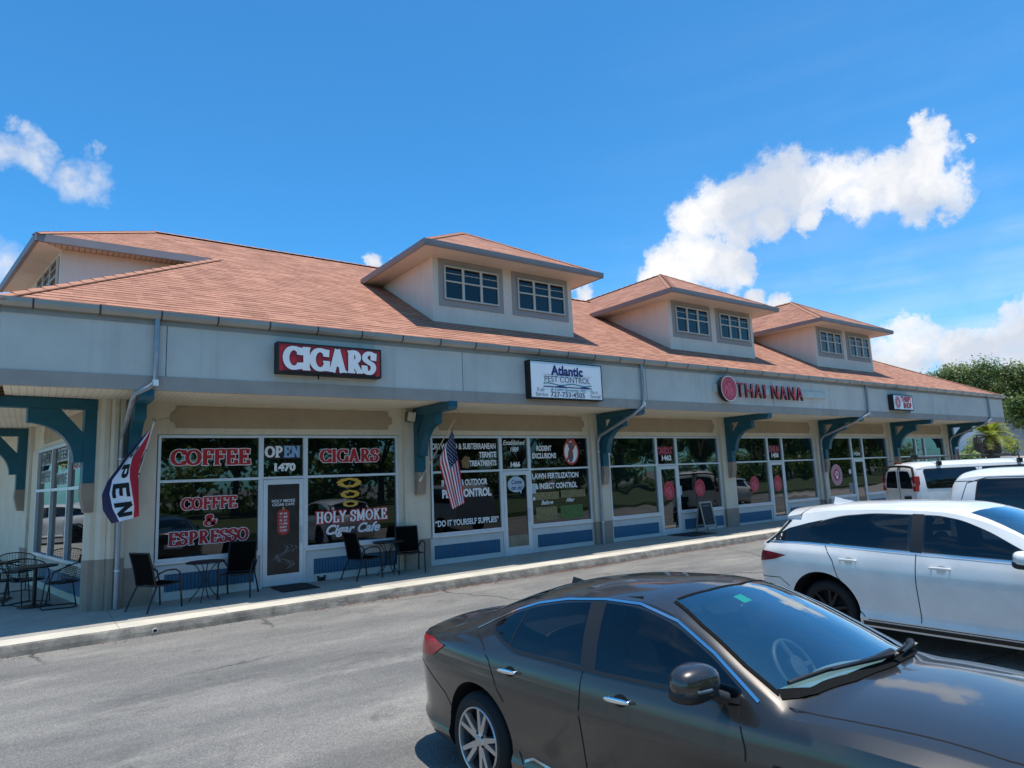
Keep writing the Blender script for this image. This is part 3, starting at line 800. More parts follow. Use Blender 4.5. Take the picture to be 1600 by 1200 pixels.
# three front dormers
def dormer(X0):
    X1 = X0 + 4.45; Y0 = -.40; ZW = 7.40
    EL, ER, EY, ZT = X0 - .55, X1 + .53, -1.08, 7.53
    s = .575; Xc = (EL + ER) / 2; hw = (ER - EL) / 2; ap = EY + hw; za = ZT + s * hw
    zb0 = zr(Y0)
    yt = (ZW - ZE) / m_ + YE
    mb = MB()
    mb.poly([(X0, Y0, zb0 - .05), (X1, Y0, zb0 - .05), (X1, Y0, ZW), (X0, Y0, ZW)])
    mb.poly([(X0, Y0, zb0 - .05), (X0, Y0, ZW), (X0, yt + .1, ZW), (X0, yt + .1, ZW - .02)])
    mb.poly([(X1, Y0, zb0 - .05), (X1, yt + .1, ZW - .02), (X1, yt + .1, ZW), (X1, Y0, ZW)])
    d = mb.build('dormer', MT['dwall'], B)
    # corner boards / trim fields round the windows
    mb = MB()
    for (a, b) in ((.16, 2.08), (2.37, 4.29)):
        mb.box(X0 + a, X0 + b, Y0 - .02, Y0 + .01, 6.205, 7.395)
    mb.build('window_trim', MT['dtrim'], d)
    for (a, b) in ((.30, 1.91), (2.535, 4.135)):
        dormer_window(d, (X0 + a, Y0 - .02, 0), (X0 + b, Y0 - .02, 0), 6.365, 7.22)
    # hip roof running back through the main roof
    mb = MB()
    yb2 = 2 * Yk - EY
    k = math.hypot(1, s)
    f1 = [(EL, EY, ZT), (ER, EY, ZT), (Xc, ap, za)]
    mb.poly(f1, 0, [(p[0], (p[1] - EY) * k) for p in f1])
    f2 = [(EL, EY, ZT), (Xc, ap, za), (Xc, 6.5, za), (EL, 6.5, ZT)]
    mb.poly(f2, 0, [(p[1], (p[0] - EL) * k) for p in f2])
    f3 = [(ER, EY, ZT), (ER, 6.5, ZT), (Xc, 6.5, za), (Xc, ap, za)]
    mb.poly(f3, 0, [(p[1], (ER - p[0]) * k) for p in f3])
    f4 = [(EL, 6.5, ZT), (Xc, 6.5, za), (ER, 6.5, ZT)]
    mb.poly(f4, 0, [(p[0], p[2]) for p in f4])
    global_cap(mb, (EL, EY, ZT), (Xc, ap, za)); global_cap(mb, (ER, EY, ZT), (Xc, ap, za)); global_cap(mb, (Xc, ap, za), (Xc, 6.5, za))
    mb.build('dormer_roof', MT['shingle'], d)
    ye_ = (ZT - .13 - ZE) / m_ + YE + .1
    mb = MB()
    gpp = [(0, -.145), (-.03, -.145), (-.055, -.09), (-.06, .004), (0, .004)]
    mb.prism([(EL - .06, EY + a, ZT + z) for a, z in gpp], (ER - EL + .12, 0, 0))
    mb.prism([(EL + a, EY - .02, ZT + z) for a, z in gpp], (0, ye_ - EY, 0))
    mb.prism([(ER - a, EY - .02, ZT + z) for a, z in gpp], (0, ye_ - EY, 0))
    mb.build('eave_fascia', MT['efascia'], d)
    mb = MB()
    mb.box(EL + .002, ER - .002, EY + .002, Y0, ZT - .135, ZT - .12)
    mb.box(EL + .002, X0, Y0, ye_, ZT - .135, ZT - .12)
    mb.box(X1, ER - .002, Y0, ye_, ZT - .135, ZT - .12)
    mb.build('eave_soffit', MT['dsoffit'], d)
    return d
def global_cap(mbx, p, q, w=.12):
    p, q = Vector(p), Vector(q); d = (q - p); L = d.length; d.normalize()
    s = d.cross(Vector((0, 0, 1))).normalized(); up = Vector((0, 0, .03)); n = max(1, int(L / .3))
    for i in range(n):
        a = p + d * (L * i / n); b = p + d * (L * (i + 1) / n + .01)
        c1, c2 = a + up * 1.2, b + up * .75
        mbx.quad(a + s * w - up, b + s * w - up, c2, c1, 0, [(0, .02), (.14, .02), (.14, .1), (0, .1)])
        mbx.quad(c1, c2, b - s * w - up, a - s * w - up, 0, [(0, .02), (.14, .02), (.14, .1), (0, .1)])
for X0 in (6.52, 15.02, 23.52):
    dormer(X0)

# taupe notched panels above the shopfronts
def notched(x0, x1, z0, z1, r=.09):
    pts = [(x0, z0 + r * 1.4), (x0, z1 - r * 1.4)]
    pts += [(x0 + r * (.5 + .5 * math.sin(R(a))) , z1 - r * 1.4 + r * 1.4 * (1 - math.cos(R(a)))) for a in (20, 45, 70, 90)]
    pts += [(x0 + r * 1.2, z1), (x1 - r * 1.2, z1)]
    pts += [(x1 - r * (.5 + .5 * math.sin(R(a))) , z1 - r * 1.4 + r * 1.4 * (1 - math.cos(R(a)))) for a in (90, 70, 45, 20)]
    pts += [(x1, z1 - r * 1.4), (x1, z0 + r * 1.4)]
    pts += [(x1 - r * (.5 + .5 * math.sin(R(a))) , z0 + r * 1.4 - r * 1.4 * (1 - math.cos(R(a)))) for a in (20, 45, 70, 90)]
    pts += [(x1 - r * 1.2, z0), (x0 + r * 1.2, z0)]
    pts += [(x0 + r * (.5 + .5 * math.sin(R(a))) , z0 + r * 1.4 - r * 1.4 * (1 - math.cos(R(a)))) for a in (90, 70, 45, 20)]
    return pts
for i in range(6):
    mb = MB()
    x0 = BX(i) + (.95 if i == 0 else .78)
    mb.prism([(x, -.001, z) for x, z in notched(x0, BX(i) + 5.555, 3.19, 3.605)], (0, -.022, 0))
    mb.build('recessed_panel', MT['taupe'], B)
mb = MB()
mb.prism([SP((a), .049, z) for a, z in notched(.5, 4.75, 3.2, 3.60)], tuple(-SN * .022)); mb.build('recessed_panel', MT['taupe'], B)

# brackets: post, beam, curved brace with an open triangle, tapered foot (the profile lies in a plane, extruded)
def bracket(fn, T, foot=True):
    """fn(a, z, t): a = distance out from the wall, t = across"""
    mb = MB()
    def pr(pts, t0, t1, m=0):
        mb2 = [fn(a, z, t0) for a, z in pts]; q = fn(0, 0, t1); p = fn(0, 0, t0)
        mb.prism(mb2, (q[0] - p[0], q[1] - p[1], q[2] - p[2]), m)
    L = 1.62
    pr([(0, 2.19), (.185, 2.19), (.185, 3.5), (0, 3.5)], 0, T)
    pr([(0, 3.5), (L, 3.5), (L + .05, 3.56), (L + .05, 3.675), (0, 3.675)], -.012, T + .012)
    outer = [(1.02, 3.4999), (1.02, 3.25)]
    inner = []
    n = 12
    for k in range(n + 1):
        ang = R(90 * k / n)
        outer.append((1.02 - .70 * math.sin(ang) + 0.0, 2.56 + .69 * math.cos(ang)))
    outer[-1] = (.33, 2.56)
    outer += [(.1851, 2.56), (.1851, 3.03), (.56, 3.4999)]
    # split the brace into strips so that it stays a clean polygon
    up = [(1.02, 3.4999), (.56, 3.4999), (.1851, 3.06), (.1851, 2.56)]
    arcp = [(1.02, 3.25)] + [(1.02 - .69 * math.sin(R(90 * k / n)), 2.56 + .69 * math.cos(R(90 * k / n))) for k in range(1, n + 1)]
    poly = up + arcp[::-1]
    pr(poly, .012, T - .012)
    if foot:
        pr([(0, 2.19), (.19, 2.19), (.20, 2.0), (.13, 1.68), (0, 1.68)], -.006, T + .006, 1)
    return mb.build('roof_bracket', [MT['teal'], MT['tbase']], B)
for i in range(7):
    bracket(lambda a, z, t, x=XB[i]: (x + t, -.106 - a, z), .20)
for t0 in (-.16, 6.32):
    def fn(a, z, t, t0=t0):
        p = S0 + SD * (t0 + t) - SN * (.03 + a if t0 > 0 else .0 + a); return (p.x, p.y, z)
    bracket(fn, .20)

# downspouts
def downspout(x, bx, by, zbot):
    mb = MB()
    y0 = YF - .065
    pts = [(x, y0, 4.88), (x, y0, 4.35), (x, y0, 3.80), ((x + bx) / 2 + .06, y0 + .01, 3.70), (bx + .02, y0 + .07, 3.60), (bx, y0 + .16, 3.53)]
    pts += [(bx, by - .14, 3.06), (bx, by - .05, 2.97), (bx, by, 2.86), (bx, by, 2.0), (bx, by, 1.0), (bx, by, zbot)]
    mb.tube(pts, .043, 10)
    for z in (3.78,): mb.tube([(x, y0, z - .05), (x, y0, z + .05)], .052, 10, 1)
    for z in (2.6, .65): mb.tube([(bx, by, z - .012), (bx, by, z + .012)], .05, 10, 1)
    return mb.build('downspout', [MT['pipe'], MT['alum']], B, 50)
downspout(.43, .13, -.27, .0)
downspout(12.09, XB[2] - .058, -.168, .05)
downspout(24.2, XB[4] - .058, -.168, .08)
downspout(35.83, XB[6] - .058, -.168, .1)

# ------------------------------------------------------------------ shopfront glazing
ZH, ZT_, ZB = 3.05, 2.176, .70
def frame_bars(mb, x0, x1, zs, fw=.05, y0=-.022, y1=.08):
    mb.box(x0, x0 + fw, y0, y1, zs[0], zs[-1]); mb.box(x1 - fw, x1, y0, y1, zs[0], zs[-1])
    for k, z in enumerate(zs):
        a = z if k == 0 else (z - fw if k == len(zs) - 1 else z - fw / 2)
        mb.box(x0 + fw, x1 - fw, y0 + .003, y1, a, a + fw)
WIN = {}
def shopfront(i, glass, lowglass, film=None):
    b = BX(i); a0 = .75 if i == 0 else .60
    WIN[i] = {}
    for side, x0, x1 in (('L', b + a0, b + 2.635), ('R', b + 3.545, b + 5.69)):
        mb = MB(); frame_bars(mb, x0, x1, [ZB, ZT_, ZH])
        mb.box(x0 - .02, x1 + .0, -.05, .0, ZB - .05, ZB)         # sill nosing
        w = mb.build('shop_window', MT['alum'], B)
        mb = MB(); mb.box(x0 + .045, x1 - .045, .03, .045, ZT_ + .02, ZH - .04); mb.build('pane', film or glass, w)
        mb = MB(); mb.box(x0 + .045, x1 - .045, .03, .045, ZB + .04, ZT_ - .02)
        mb.build('pane', film if (film and side == 'L') else lowglass, w)
        WIN[i][side] = (w, x0 + .05, x1 - .05)
        # knee wall with its blue panel
        mb = MB(); mb.box(x0 - .02, x1 + .0, -.008, .1, -.1, ZB - .05)
        kn = mb.build('knee_wall', MT['knee'], B)
        mb = MB()
        q0, q1 = (x0 + .17 if i == 0 else x0 + .05, x1 - .12) if side == 'L' else (x0 + .18, x1 - .05)
        mb.box(q0, q1, -.02, -.007, .15, .465); mb.build('blue_panel', MT['blue'] if i < 2 else MT['blueplain'], kn)
    x0, x1 = b + 2.635, b + 3.545
    mb = MB(); frame_bars(mb, x0 + .001, x1 - .001, [ZT_ - .02, ZH], .045)
    mb.box(x0, x0 + .04, -.03, .08, 0, ZT_ - .02); mb.box(x1 - .04, x1, -.03, .08, 0, ZT_ - .02)
    w = mb.build('transom_window', MT['alum'], B)
    mb = MB(); mb.box(x0 + .04, x1 - .04, .03, .045, ZT_ + .02, ZH - .04); mb.build('pane', film or (MT['film'] if i in (2, 3) else glass), w)
    WIN[i]['T'] = (w, x0 + .05, x1 - .05)
    # door leaf
    mb = MB(); d0, d1 = x0 + .045, x1 - .045
    mb.box(d0, d0 + .085, -.035, .02, .02, 2.145); mb.box(d1 - .085, d1, -.035, .02, .02, 2.145)
    mb.box(d0 + .085, d1 - .085, -.033, .02, 2.04, 2.145); mb.box(d0 + .085, d1 - .085, -.033, .02, .02, .235)
    dr = mb.build('door', MT['alum'], B)
    mb = MB(); mb.box(d0 + .08, d1 - .08, -.012, .0, .225, 2.05); mb.build('pane', MT['poster'] if i == 0 else lowglass, dr)
    mb = MB(); hx = d1 - .045
    mb.tube([(hx, -.035, 1.16), (hx, -.085, 1.15), (hx, -.09, 1.05), (hx, -.09, .95), (hx, -.085, .86), (hx, -.035, .85)], .012, 8)
    mb.lathe([(0, .012), (.022, .012), (.025, 0)], Matrix.Translation((hx, -.035, 1.30)) @ Matrix.Rotation(R(90), 4, 'X'), 12)
    mb.build('door_handle', MT['alum'], dr, 40)
    WIN[i]['D'] = (dr, d0 + .085, d1 - .085)
for i in range(6):
    shopfront(i, MT['glass'] if i < 2 else MT['wavy'] if i < 4 else MT['glass'], MT['glass'] if i in (0, 1, 4, 5) else MT['wavy'], MT['film'] if i == 1 else None)

# angled-end windows
def side_window(t0, t1):
    fr = MB()
    def bar(a0, a1, z0, z1, n0=-.03, n1=.09): sbox(fr, a0, a1, n0, n1, z0, z1)
    ts = [t0, t0 + (t1 - t0) / 3, t0 + 2 * (t1 - t0) / 3, t1]
    for k, t in enumerate(ts): bar(t - .03, t + .03, .70, 3.06)
    for k in range(3):
        for z in (.70, 2.10, 3.0): bar(ts[k] + .03, ts[k + 1] - .03, z, z + .06, -.026)
    w = fr.build('shop_window', MT['alum'], B)
    for k in range(3):
        g = MB(); sbox(g, ts[k] + .02, ts[k + 1] - .02, .03, .05, .74, 3.02); g.build('pane', MT['sideglass'], w)
    return w, ts
sw, sts = side_window(.25, 4.92)
mb = MB(); sbox(mb, .35, 4.6, .03, .07, .15, .465); mb.build('blue_panel', MT['blueplain'], B)
# ------------------------------------------------------------------ lettering on the glass
GY = .026
def outlined(word, x, z, w, h, parent, col, edge, grow=.014, thick=.27, thin=.12):
    serif('lettering', word, x, GY, z, w, h, edge, parent, grow, thick, thin)
    serif('lettering', word, x, GY - .0025, z, w, h, col, parent, 0, thick, thin)
def sans(body, x, z, h, width, mat, parent, bold=.012, shear=0, align='CENTER', y=None):
    o = text_mesh('lettering', body, h * 1.37, mat, face_front(x, GY - .001 if y is None else y, z), parent, 1.0, bold, shear, 0, 'LEFT' if align == 'LEFT' else 'RIGHT' if align == 'RIGHT' else 'CENTER')
    xs = [v.co.x for v in o.data.vertices]
    w0 = max(xs) - min(xs)
    k = width / w0
    cx = x
    for v in o.data.vertices: v.co.x = cx + (v.co.x - cx) * k
    return o
def disc(mbx, cx, cz, rx, rz, y, m=0, n=28, hole=0.0):
    if hole:
        for k in range(n):
            a, b = 2 * math.pi * k / n, 2 * math.pi * (k + 1) / n
            mbx.quad((cx + rx * math.cos(a), y, cz + rz * math.sin(a)), (cx + rx * math.cos(b), y, cz + rz * math.sin(b)),
                     (cx + hole * rx * math.cos(b), y, cz + hole * rz * math.sin(b)), (cx + hole * rx * math.cos(a), y, cz + hole * rz * math.sin(a)), m)
    else:
        mbx.poly([(cx + rx * math.cos(2 * math.pi * k / n), y, cz + rz * math.sin(2 * math.pi * k / n)) for k in range(n)], m)

# 1470 coffee and cigar shop
wl, x0, x1 = WIN[0]['L']
outlined('COFFEE', .98, 2.47, 1.44, .31, wl, MT['red'], MT['lpink'])
outlined('COFFFE', 1.18, 1.62, 1.00, .235, wl, MT['red'], MT['lpink'], .011)
outlined('&', 1.58, 1.30, .24, .215, wl, MT['red'], MT['lpink'], .010)
outlined('ESPRESSO', .96, .97, 1.45, .25, wl, MT['red'], MT['lpink'], .012)
wr, x0, x1 = WIN[0]['R']
outlined('CIGARS', 3.88, 2.47, 1.36, .29, wr, MT['red'], MT['lpink'], .013)
serif('lettering', 'HOLY SMOKE', 3.765, GY, 1.175, 1.66, .25, MT['red'], wr, .02, .22, .10)
serif('lettering', 'HOLY SMOKE', 3.78, GY - .003, 1.18, 1.64, .24, MT['white'], wr, 0, .22, .10)
sans('Cigar Cafe', 4.60, 1.02, .20, 1.25, MT['lpink'], wr, .010, .35)
mb = MB()      # three smoke rings, wobbly outlines
for (cx, cz, rx, rz) in ((4.53, 2.02, .28, .105), (4.55, 1.77, .22, .085), (4.56, 1.56, .175, .07)):
    n = 36
    def q(a, f, c=cx, d=cz, e=rx, g=rz): 
        wob = 1 + .05 * math.sin(9 * a) + .03 * math.sin(14 * a + 1)
        return (c + e * math.cos(a) * f * wob, GY, d + g * math.sin(a) * f * wob)
    for k in range(n):
        a, b = 2 * math.pi * k / n, 2 * math.pi * (k + 1) / n
        mb.quad(q(a, 1), q(b, 1), q(b, .52 + .06 * math.sin(5 * b)), q(a, .52 + .06 * math.sin(5 * a)))
mb.build('smoke_rings', MT['yellow'], wr)
wt, x0, x1 = WIN[0]['T']
xc = (x0 + x1) / 2
mb = MB(); mb.box(xc - .39, xc + .39, GY - .006, GY - .001, 2.56, 2.86); mb.build('lit_sign_panel', MT['cab'], wt)
serif('lettering', 'OP', xc - .37, GY - .008, 2.60, .36, .23, MT['white'], wt, .004, .24, .12)
serif('lettering', 'EN', xc + .00, GY - .008, 2.60, .36, .23, flat('pale_blue_letter', (.25, .42, .62), .5), wt, .004, .24, .12)
sans('1470', xc + .02, 2.385, .15, .44, MT['white'], wt, .012)
dr, x0, x1 = WIN[0]['D']; xc = (x0 + x1) / 2; DY = -.0125
sans('HOLY SMOKE', xc, 1.70, .06, .47, MT['white'], dr, .001, 0, y=DY - .001)
sans('CIGAR CAFE', xc, 1.625, .055, .45, MT['white'], dr, .001, 0, y=DY - .001)
mb = MB()
pts = [(xc + .125 * math.cos(a), DY - .001, 1.27 + .16 * 0 + (.17 if math.sin(a) > 0 else -.17) + .09 * math.sin(a)) for a in [2 * math.pi * k / 24 for k in range(24)]]
mb.poly(pts, 0)
mb.quad((xc - .03, DY - .0005, 1.5), (xc + .03, DY - .0005, 1.5), (xc + .01, DY - .0005, 1.58), (xc - .01, DY - .0005, 1.58), 1)
mb.build('hours_badge', [mk('badge_red', (.42, .03, .025), .4, var=.3, vs=9), MT['yellow']], dr)
for k, tx in enumerate(('MON - THUR', '11 - 8PM', 'FRI - SAT', '11-10PM', 'SUNDAY', 'CLOSED')):
    sans(tx, xc, 1.44 - k * .068, .042, .15, MT['white'], dr, .001, 0, y=DY - .003)
rs = random.Random(5)
mb = MB()
for k in range(26):       # drifting smoke printed on the poster
    t = k / 25
    x = xc + .10 * math.sin(t * 9) + rs.uniform(-.08, .12); z = .32 + t * .42
    pts = [(x + rs.uniform(-.03, .03) + .05 * j * math.sin(t * 7 + j), DY - .0008 - k * .00003, z + j * .03) for j in range(4)]
    for a, b in zip(pts[:-1], pts[1:]):
        mb.quad((a[0] - .008, a[1], a[2]), (a[0] + .008, a[1], a[2]), (b[0] + .006, b[1], b[2]), (b[0] - .006, b[1], b[2]))
mb.build('smoke_print', MT['smoke'], dr)

# 1466 pest control
bb = BX(1)
wl, x0, x1 = WIN[1]['L']
sans('DRYWOOD & SUBTERRANEAN', x1 - .06, 2.79, .145, 1.86, MT['white'], wl, .006, align='RIGHT')
sans('TERMITE', x1 - .06, 2.575, .135, .52, MT['white'], wl, .008, align='RIGHT')
sans('TREATMENTS', x1 - .06, 2.365, .135, .82, MT['white'], wl, .008, align='RIGHT')
mb = MB(); cx = x0 + .95
mb.poly([(cx - .1, GY, 2.28), (cx + .1, GY, 2.25), (cx + .13, GY, 2.52), (cx - .02, GY, 2.56), (cx - .12, GY, 2.45)], 0)
mb.poly([(cx - .72, GY, 2.33), (cx - .6, GY, 2.27), (cx - .55, GY, 2.42), (cx - .64, GY, 2.47)], 0)
mb.build('wood_picture', mk('wood_picture', (.22, .12, .04), .5, var=.4, vs=16), wl)
sans('INDOOR & OUTDOOR', (x0 + x1) / 2 - .06, 1.905, .145, 1.32, MT['white'], wl, .008)
sans('PEST CONTROL', (x0 + x1) / 2 + .0, 1.645, .19, 1.42, MT['white'], wl, .014)
sans('“DO IT YOURSELF SUPPLIES”', (x0 + x1) / 2, .955, .14, 1.82, MT['white'], wl, .006)
wt, x0, x1 = WIN[1]['T']; xc = (x0 + x1) / 2
sans('Established', xc, 2.88, .12, .70, MT['white'], wt, .003, .25)
sans('1989', xc, 2.70, .12, .27, MT['white'], wt, .004, .25)
sans('1466', xc + .02, 2.31, .115, .31, MT['white'], wt, .010)
wr, x0, x1 = WIN[1]['R']
sans('RODENT', x0 + .50, 2.72, .135, .52, MT['white'], wr, .008)
sans('EXCLUSIONS', x0 + .50, 2.52, .135, .82, MT['white'], wr, .008)
mb = MB(); cx, cz = x0 + 1.46, 2.62
disc(mb, cx, cz, .27, .34, GY + .001, 1)
# plain grey rodent silhouette behind the bar of the prohibition ring
mb.poly([(cx + .10 * math.cos(a) - .02, GY - .0005, cz - .10 + .19 * math.sin(a)) for a in [2 * math.pi * k / 20 for k in range(20)]], 2)
mb.poly([(cx + .09 * math.cos(a), GY - .0008, cz + .16 + .11 * math.sin(a)) for a in [2 * math.pi * k / 20 for k in range(20)]], 2)
for s in (-1, 1):
    mb.poly([(cx + s * .10 + .06 * math.cos(a), GY - .0010 - .0002 * s, cz + .28 + .085 * math.sin(a)) for a in [2 * math.pi * k / 16 for k in range(16)]], 3)
disc(mb, cx, cz, .285, .36, GY - .003, 0, 32, .84)
d = Vector((.2, 0, .27)).normalized(); nn = Vector((-d.z, 0, d.x)) * .028; c_ = Vector((cx, GY - .0035, cz))
mb.quad(c_ - d * .31 - nn, c_ + d * .31 - nn, c_ + d * .31 + nn, c_ - d * .31 + nn, 0)
mb.build('prohibition_emblem', [mk('emblem_red', (.45, .04, .04), .5), MT['white'], mk('rodent_grey', (.11, .11, .13), .6, var=.3, vs=20), mk('rodent_ear', (.30, .16, .16), .6)], wr)
sans('LAWN FERTILIZATION', (x0 + x1) / 2 - .15, 1.98, .145, 1.62, MT['white'], wr, .007)
sans('& INSECT CONTROL', (x0 + x1) / 2 - .14, 1.71, .145, 1.48, MT['white'], wr, .007)
sans('Before', x0 + .52, 1.28, .11, .40, MT['white'], wr, .003, .3)
sans('After', x0 + 1.33, 1.31, .11, .31, MT['white'], wr, .003, .3)
mb = MB()
mb.box(x0 + .14, x0 + .86, GY, GY + .003, .82, 1.17, 0); mb.box(x0 + .98, x0 + 1.78, GY, GY + .003, .82, 1.17, 1)
mb.box(x0 + .05, x0 + .95, GY, GY + .003, 1.36, 1.56, 0); mb.box(x0 + 1.02, x0 + 1.9, GY, GY + .003, 1.38, 1.58, 0)
mb.build('lawn_pictures', [MT['drygreen'], MT['green']], wr)
mb = MB(); mb.box(x0 - .02, x0 + .16, GY - .005, GY - .001, 1.54, 1.80, 0); mb.box(x0 + .06, x0 + .12, GY - .005, GY - .001, 1.36, 1.44, 1)
mb.build('paper_notice', [MT['paleblue'], MT['white']], wr)
dr, x0, x1 = WIN[1]['D']; xc = (x0 + x1) / 2
mb = MB(); disc(mb, xc + .0, 1.80, .27, .20, DY - .001); mb.poly([(xc + .10, DY - .0012, 1.63), (xc + .17, DY - .0012, 1.66), (xc + .15, DY - .0012, 1.54)])
mb.build('speech_balloon', MT['paleblue'], dr)
sans('Come', xc + .01, 1.86, .12, .33, MT['navy'], dr, .004, .2, y=DY - .003)
sans('on in!', xc + .01, 1.71, .12, .36, MT['navy'], dr, .004, .2, y=DY - .003)
mb = MB(); mb.box(x0, x1, DY - .0006, DY + .002, .24, .52); mb.build('printed_ground', MT['tan'], dr)

# 1462 and 1458 restaurant: door numbers and round red elephant decals
def blob(cx, cz, rx, rz, n=16):
    return [(cx + rx * math.cos(2 * math.pi * k / n), cz + rz * math.sin(2 * math.pi * k / n)) for k in range(n)]
def ele(cx, cz, s, y):
    """standing ornate elephant, trunk to the left, as polygons (unit height s)"""
    P = []
    P.append(blob(cx + .06 * s, cz + .02 * s, .24 * s, .17 * s)); P.append(blob(cx - .20 * s, cz + .08 * s, .13 * s, .14 * s))
    P.append([(cx - .34 * s, cz + .06 * s), (cx - .26 * s, cz + .02 * s), (cx - .30 * s, cz - .20 * s), (cx - .40 * s, cz - .24 * s), (cx - .42 * s, cz - .18 * s), (cx - .36 * s, cz - .14 * s)])
    for lx in (-.12, .0, .14, .24):
        P.append([(cx + lx * s - .045 * s, cz - .34 * s), (cx + lx * s + .045 * s, cz - .34 * s), (cx + lx * s + .05 * s, cz - .06 * s), (cx + lx * s - .05 * s, cz - .06 * s)])
    P.append(blob(cx + .04 * s, cz + .24 * s, .14 * s, .07 * s))
    return P
def elephant_emblem(name, cx, cz, rx, rz, y, parent, mats):
    mb = MB(); n = 40
    mb.poly([(cx + rx * (1 + .035 * math.cos(20 * a)) * math.cos(a), y, cz + rz * (1 + .035 * math.cos(20 * a)) * math.sin(a)) for a in [2 * math.pi * k / 80 for k in range(80)]], 0)
    disc(mb, cx, cz, rx * .93, rz * .93, y - .0012, 1, 36, .94)
    disc(mb, cx, cz, rx * .74, rz * .74, y - .0012, 1, 36, .93)
    for k in range(0 if rx < .3 else 22):
        a = 2 * math.pi * k / 22
        x, z = cx + rx * .80 * math.cos(a), cz + rz * .80 * math.sin(a)
        mb.poly([(x + rx * .045 * math.cos(b), y - .0014, z + rz * .05 * math.sin(b)) for b in [2 * math.pi * j / 6 for j in range(6)]], 1)
    for k, P in enumerate(ele(cx, cz - .02, min(rx, rz) * 1.75, y)):
        mb.poly([(cx + (px - cx) * rx / min(rx, rz), y - .0018 - .0003 * k, cz + (pz - cz) * rz / min(rx, rz)) for px, pz in P], 1)
    for k in range(14):
        rr = random.Random(k)
        x, z = cx + rx * rr.uniform(-.2, .35), cz + rz * rr.uniform(-.1, .18)
        mb.poly([(x + rx * .06 * math.cos(b), y - .0055, z + rz * .02 * math.sin(b)) for b in [2 * math.pi * j / 6 for j in range(6)]], 0)
    return mb.build(name, mats, parent)
for i, num, txt in ((2, '1462', 'TAKEOUT'), (3, '1458', 'DINE IN')):
    wt, x0, x1 = WIN[i]['T']; xc = (x0 + x1) / 2
    outl = sans(txt, xc, 2.60, .22, .72 if i == 2 else .62, MT['dred'], wt, .03, y=GY)
    sans(txt, xc, 2.60, .20, .66 if i == 2 else .57, MT['pink'], wt, .004, y=GY - .002)
    sans(num, xc + .02, 2.38, .15, .44, MT['white'], wt, .010)
    dr, x0, x1 = WIN[i]['D']
    elephant_emblem('elephant_decal', (x0 + x1) / 2, 1.38, .25, .29, DY - .001, dr, [mk('decal_red', (.44, .010, .022), .5), MT['pink']])
    side = 'R' if i == 2 else 'L'
    w, x0, x1 = WIN[i][side]
    elephant_emblem('elephant_decal', (x0 + x1) / 2 + (.0 if i == 2 else .12), 1.40, .26, .28, GY, w, [bpy.data.materials['decal_red'], MT['pink']])
w, x0, x1 = WIN[2]['R']
mb = MB(); mb.box(x0 + .0, x0 + .13, GY - .006, GY - .002, 1.22, 1.50); mb.build('paper_notice', MT['paleblue'], w)

# 1454 thrift shop: paw emblem and notices; 1450 number
def paw(name, cx, cz, r, y, parent):
    mb = MB()
    disc(mb, cx, cz, r, r, y, 0, 36); disc(mb, cx, cz, r * .96, r * .96, y - .001, 1, 36, .95); disc(mb, cx, cz, r * .66, r * .66, y - .001, 1, 36, .94)
    for k in range(26):
        a = math.pi * 2 * k / 26
        x, z = cx + .79 * r * math.cos(a), cz + .79 * r * math.sin(a)
        mb.poly([(x + r * .06 * math.cos(b), y - .0012, z + r * .05 * math.sin(b)) for b in [2 * math.pi * j / 6 for j in range(6)]], 1)
    mb.poly([(cx + p[0] * r, y - .0015, cz + p[1] * r) for p in blob(.04, -.20, .20, .17)], 2)
    for q, (a, b) in enumerate(((-.22, .05), (-.08, .24), (.13, .27), (.28, .08))):
        mb.poly([(cx + p[0] * r, y - .0018 - q * .0002, cz + p[1] * r) for p in blob(a, b, .085, .12, 12)], 2)
    return mb.build(name, [MT['hotpink'], MT['lpink'], MT['white']], parent)
w, x0, x1 = WIN[4]['L']
paw('paw_decal', x0 + .72, 1.55, .42, GY, w)
mb = MB(); disc(mb, x1 - .17, 1.66, .10, .10, GY, 0, 20, .6); disc(mb, x1 - .17, 1.66, .05, .05, GY, 1, 12)
mb.box(x1 - .36, x1 - .03, GY - .002, GY + .002, .82, 1.20, 2); mb.box(x0 + .0, x0 + .20, GY - .002, GY + .002, 1.74, 1.83, 1)
mb.build('paper_notice', [MT['lpink'], MT['white'], mk('notice_grey', (.25, .24, .25), .6, var=.5, vs=40)], w)
for i, num in ((4, '1454'), (5, '1450')):
    wt, x0, x1 = WIN[i]['T']; xc = (x0 + x1) / 2
    sans(num, xc, 2.36, .16, .48, MT['white'], wt, .006)

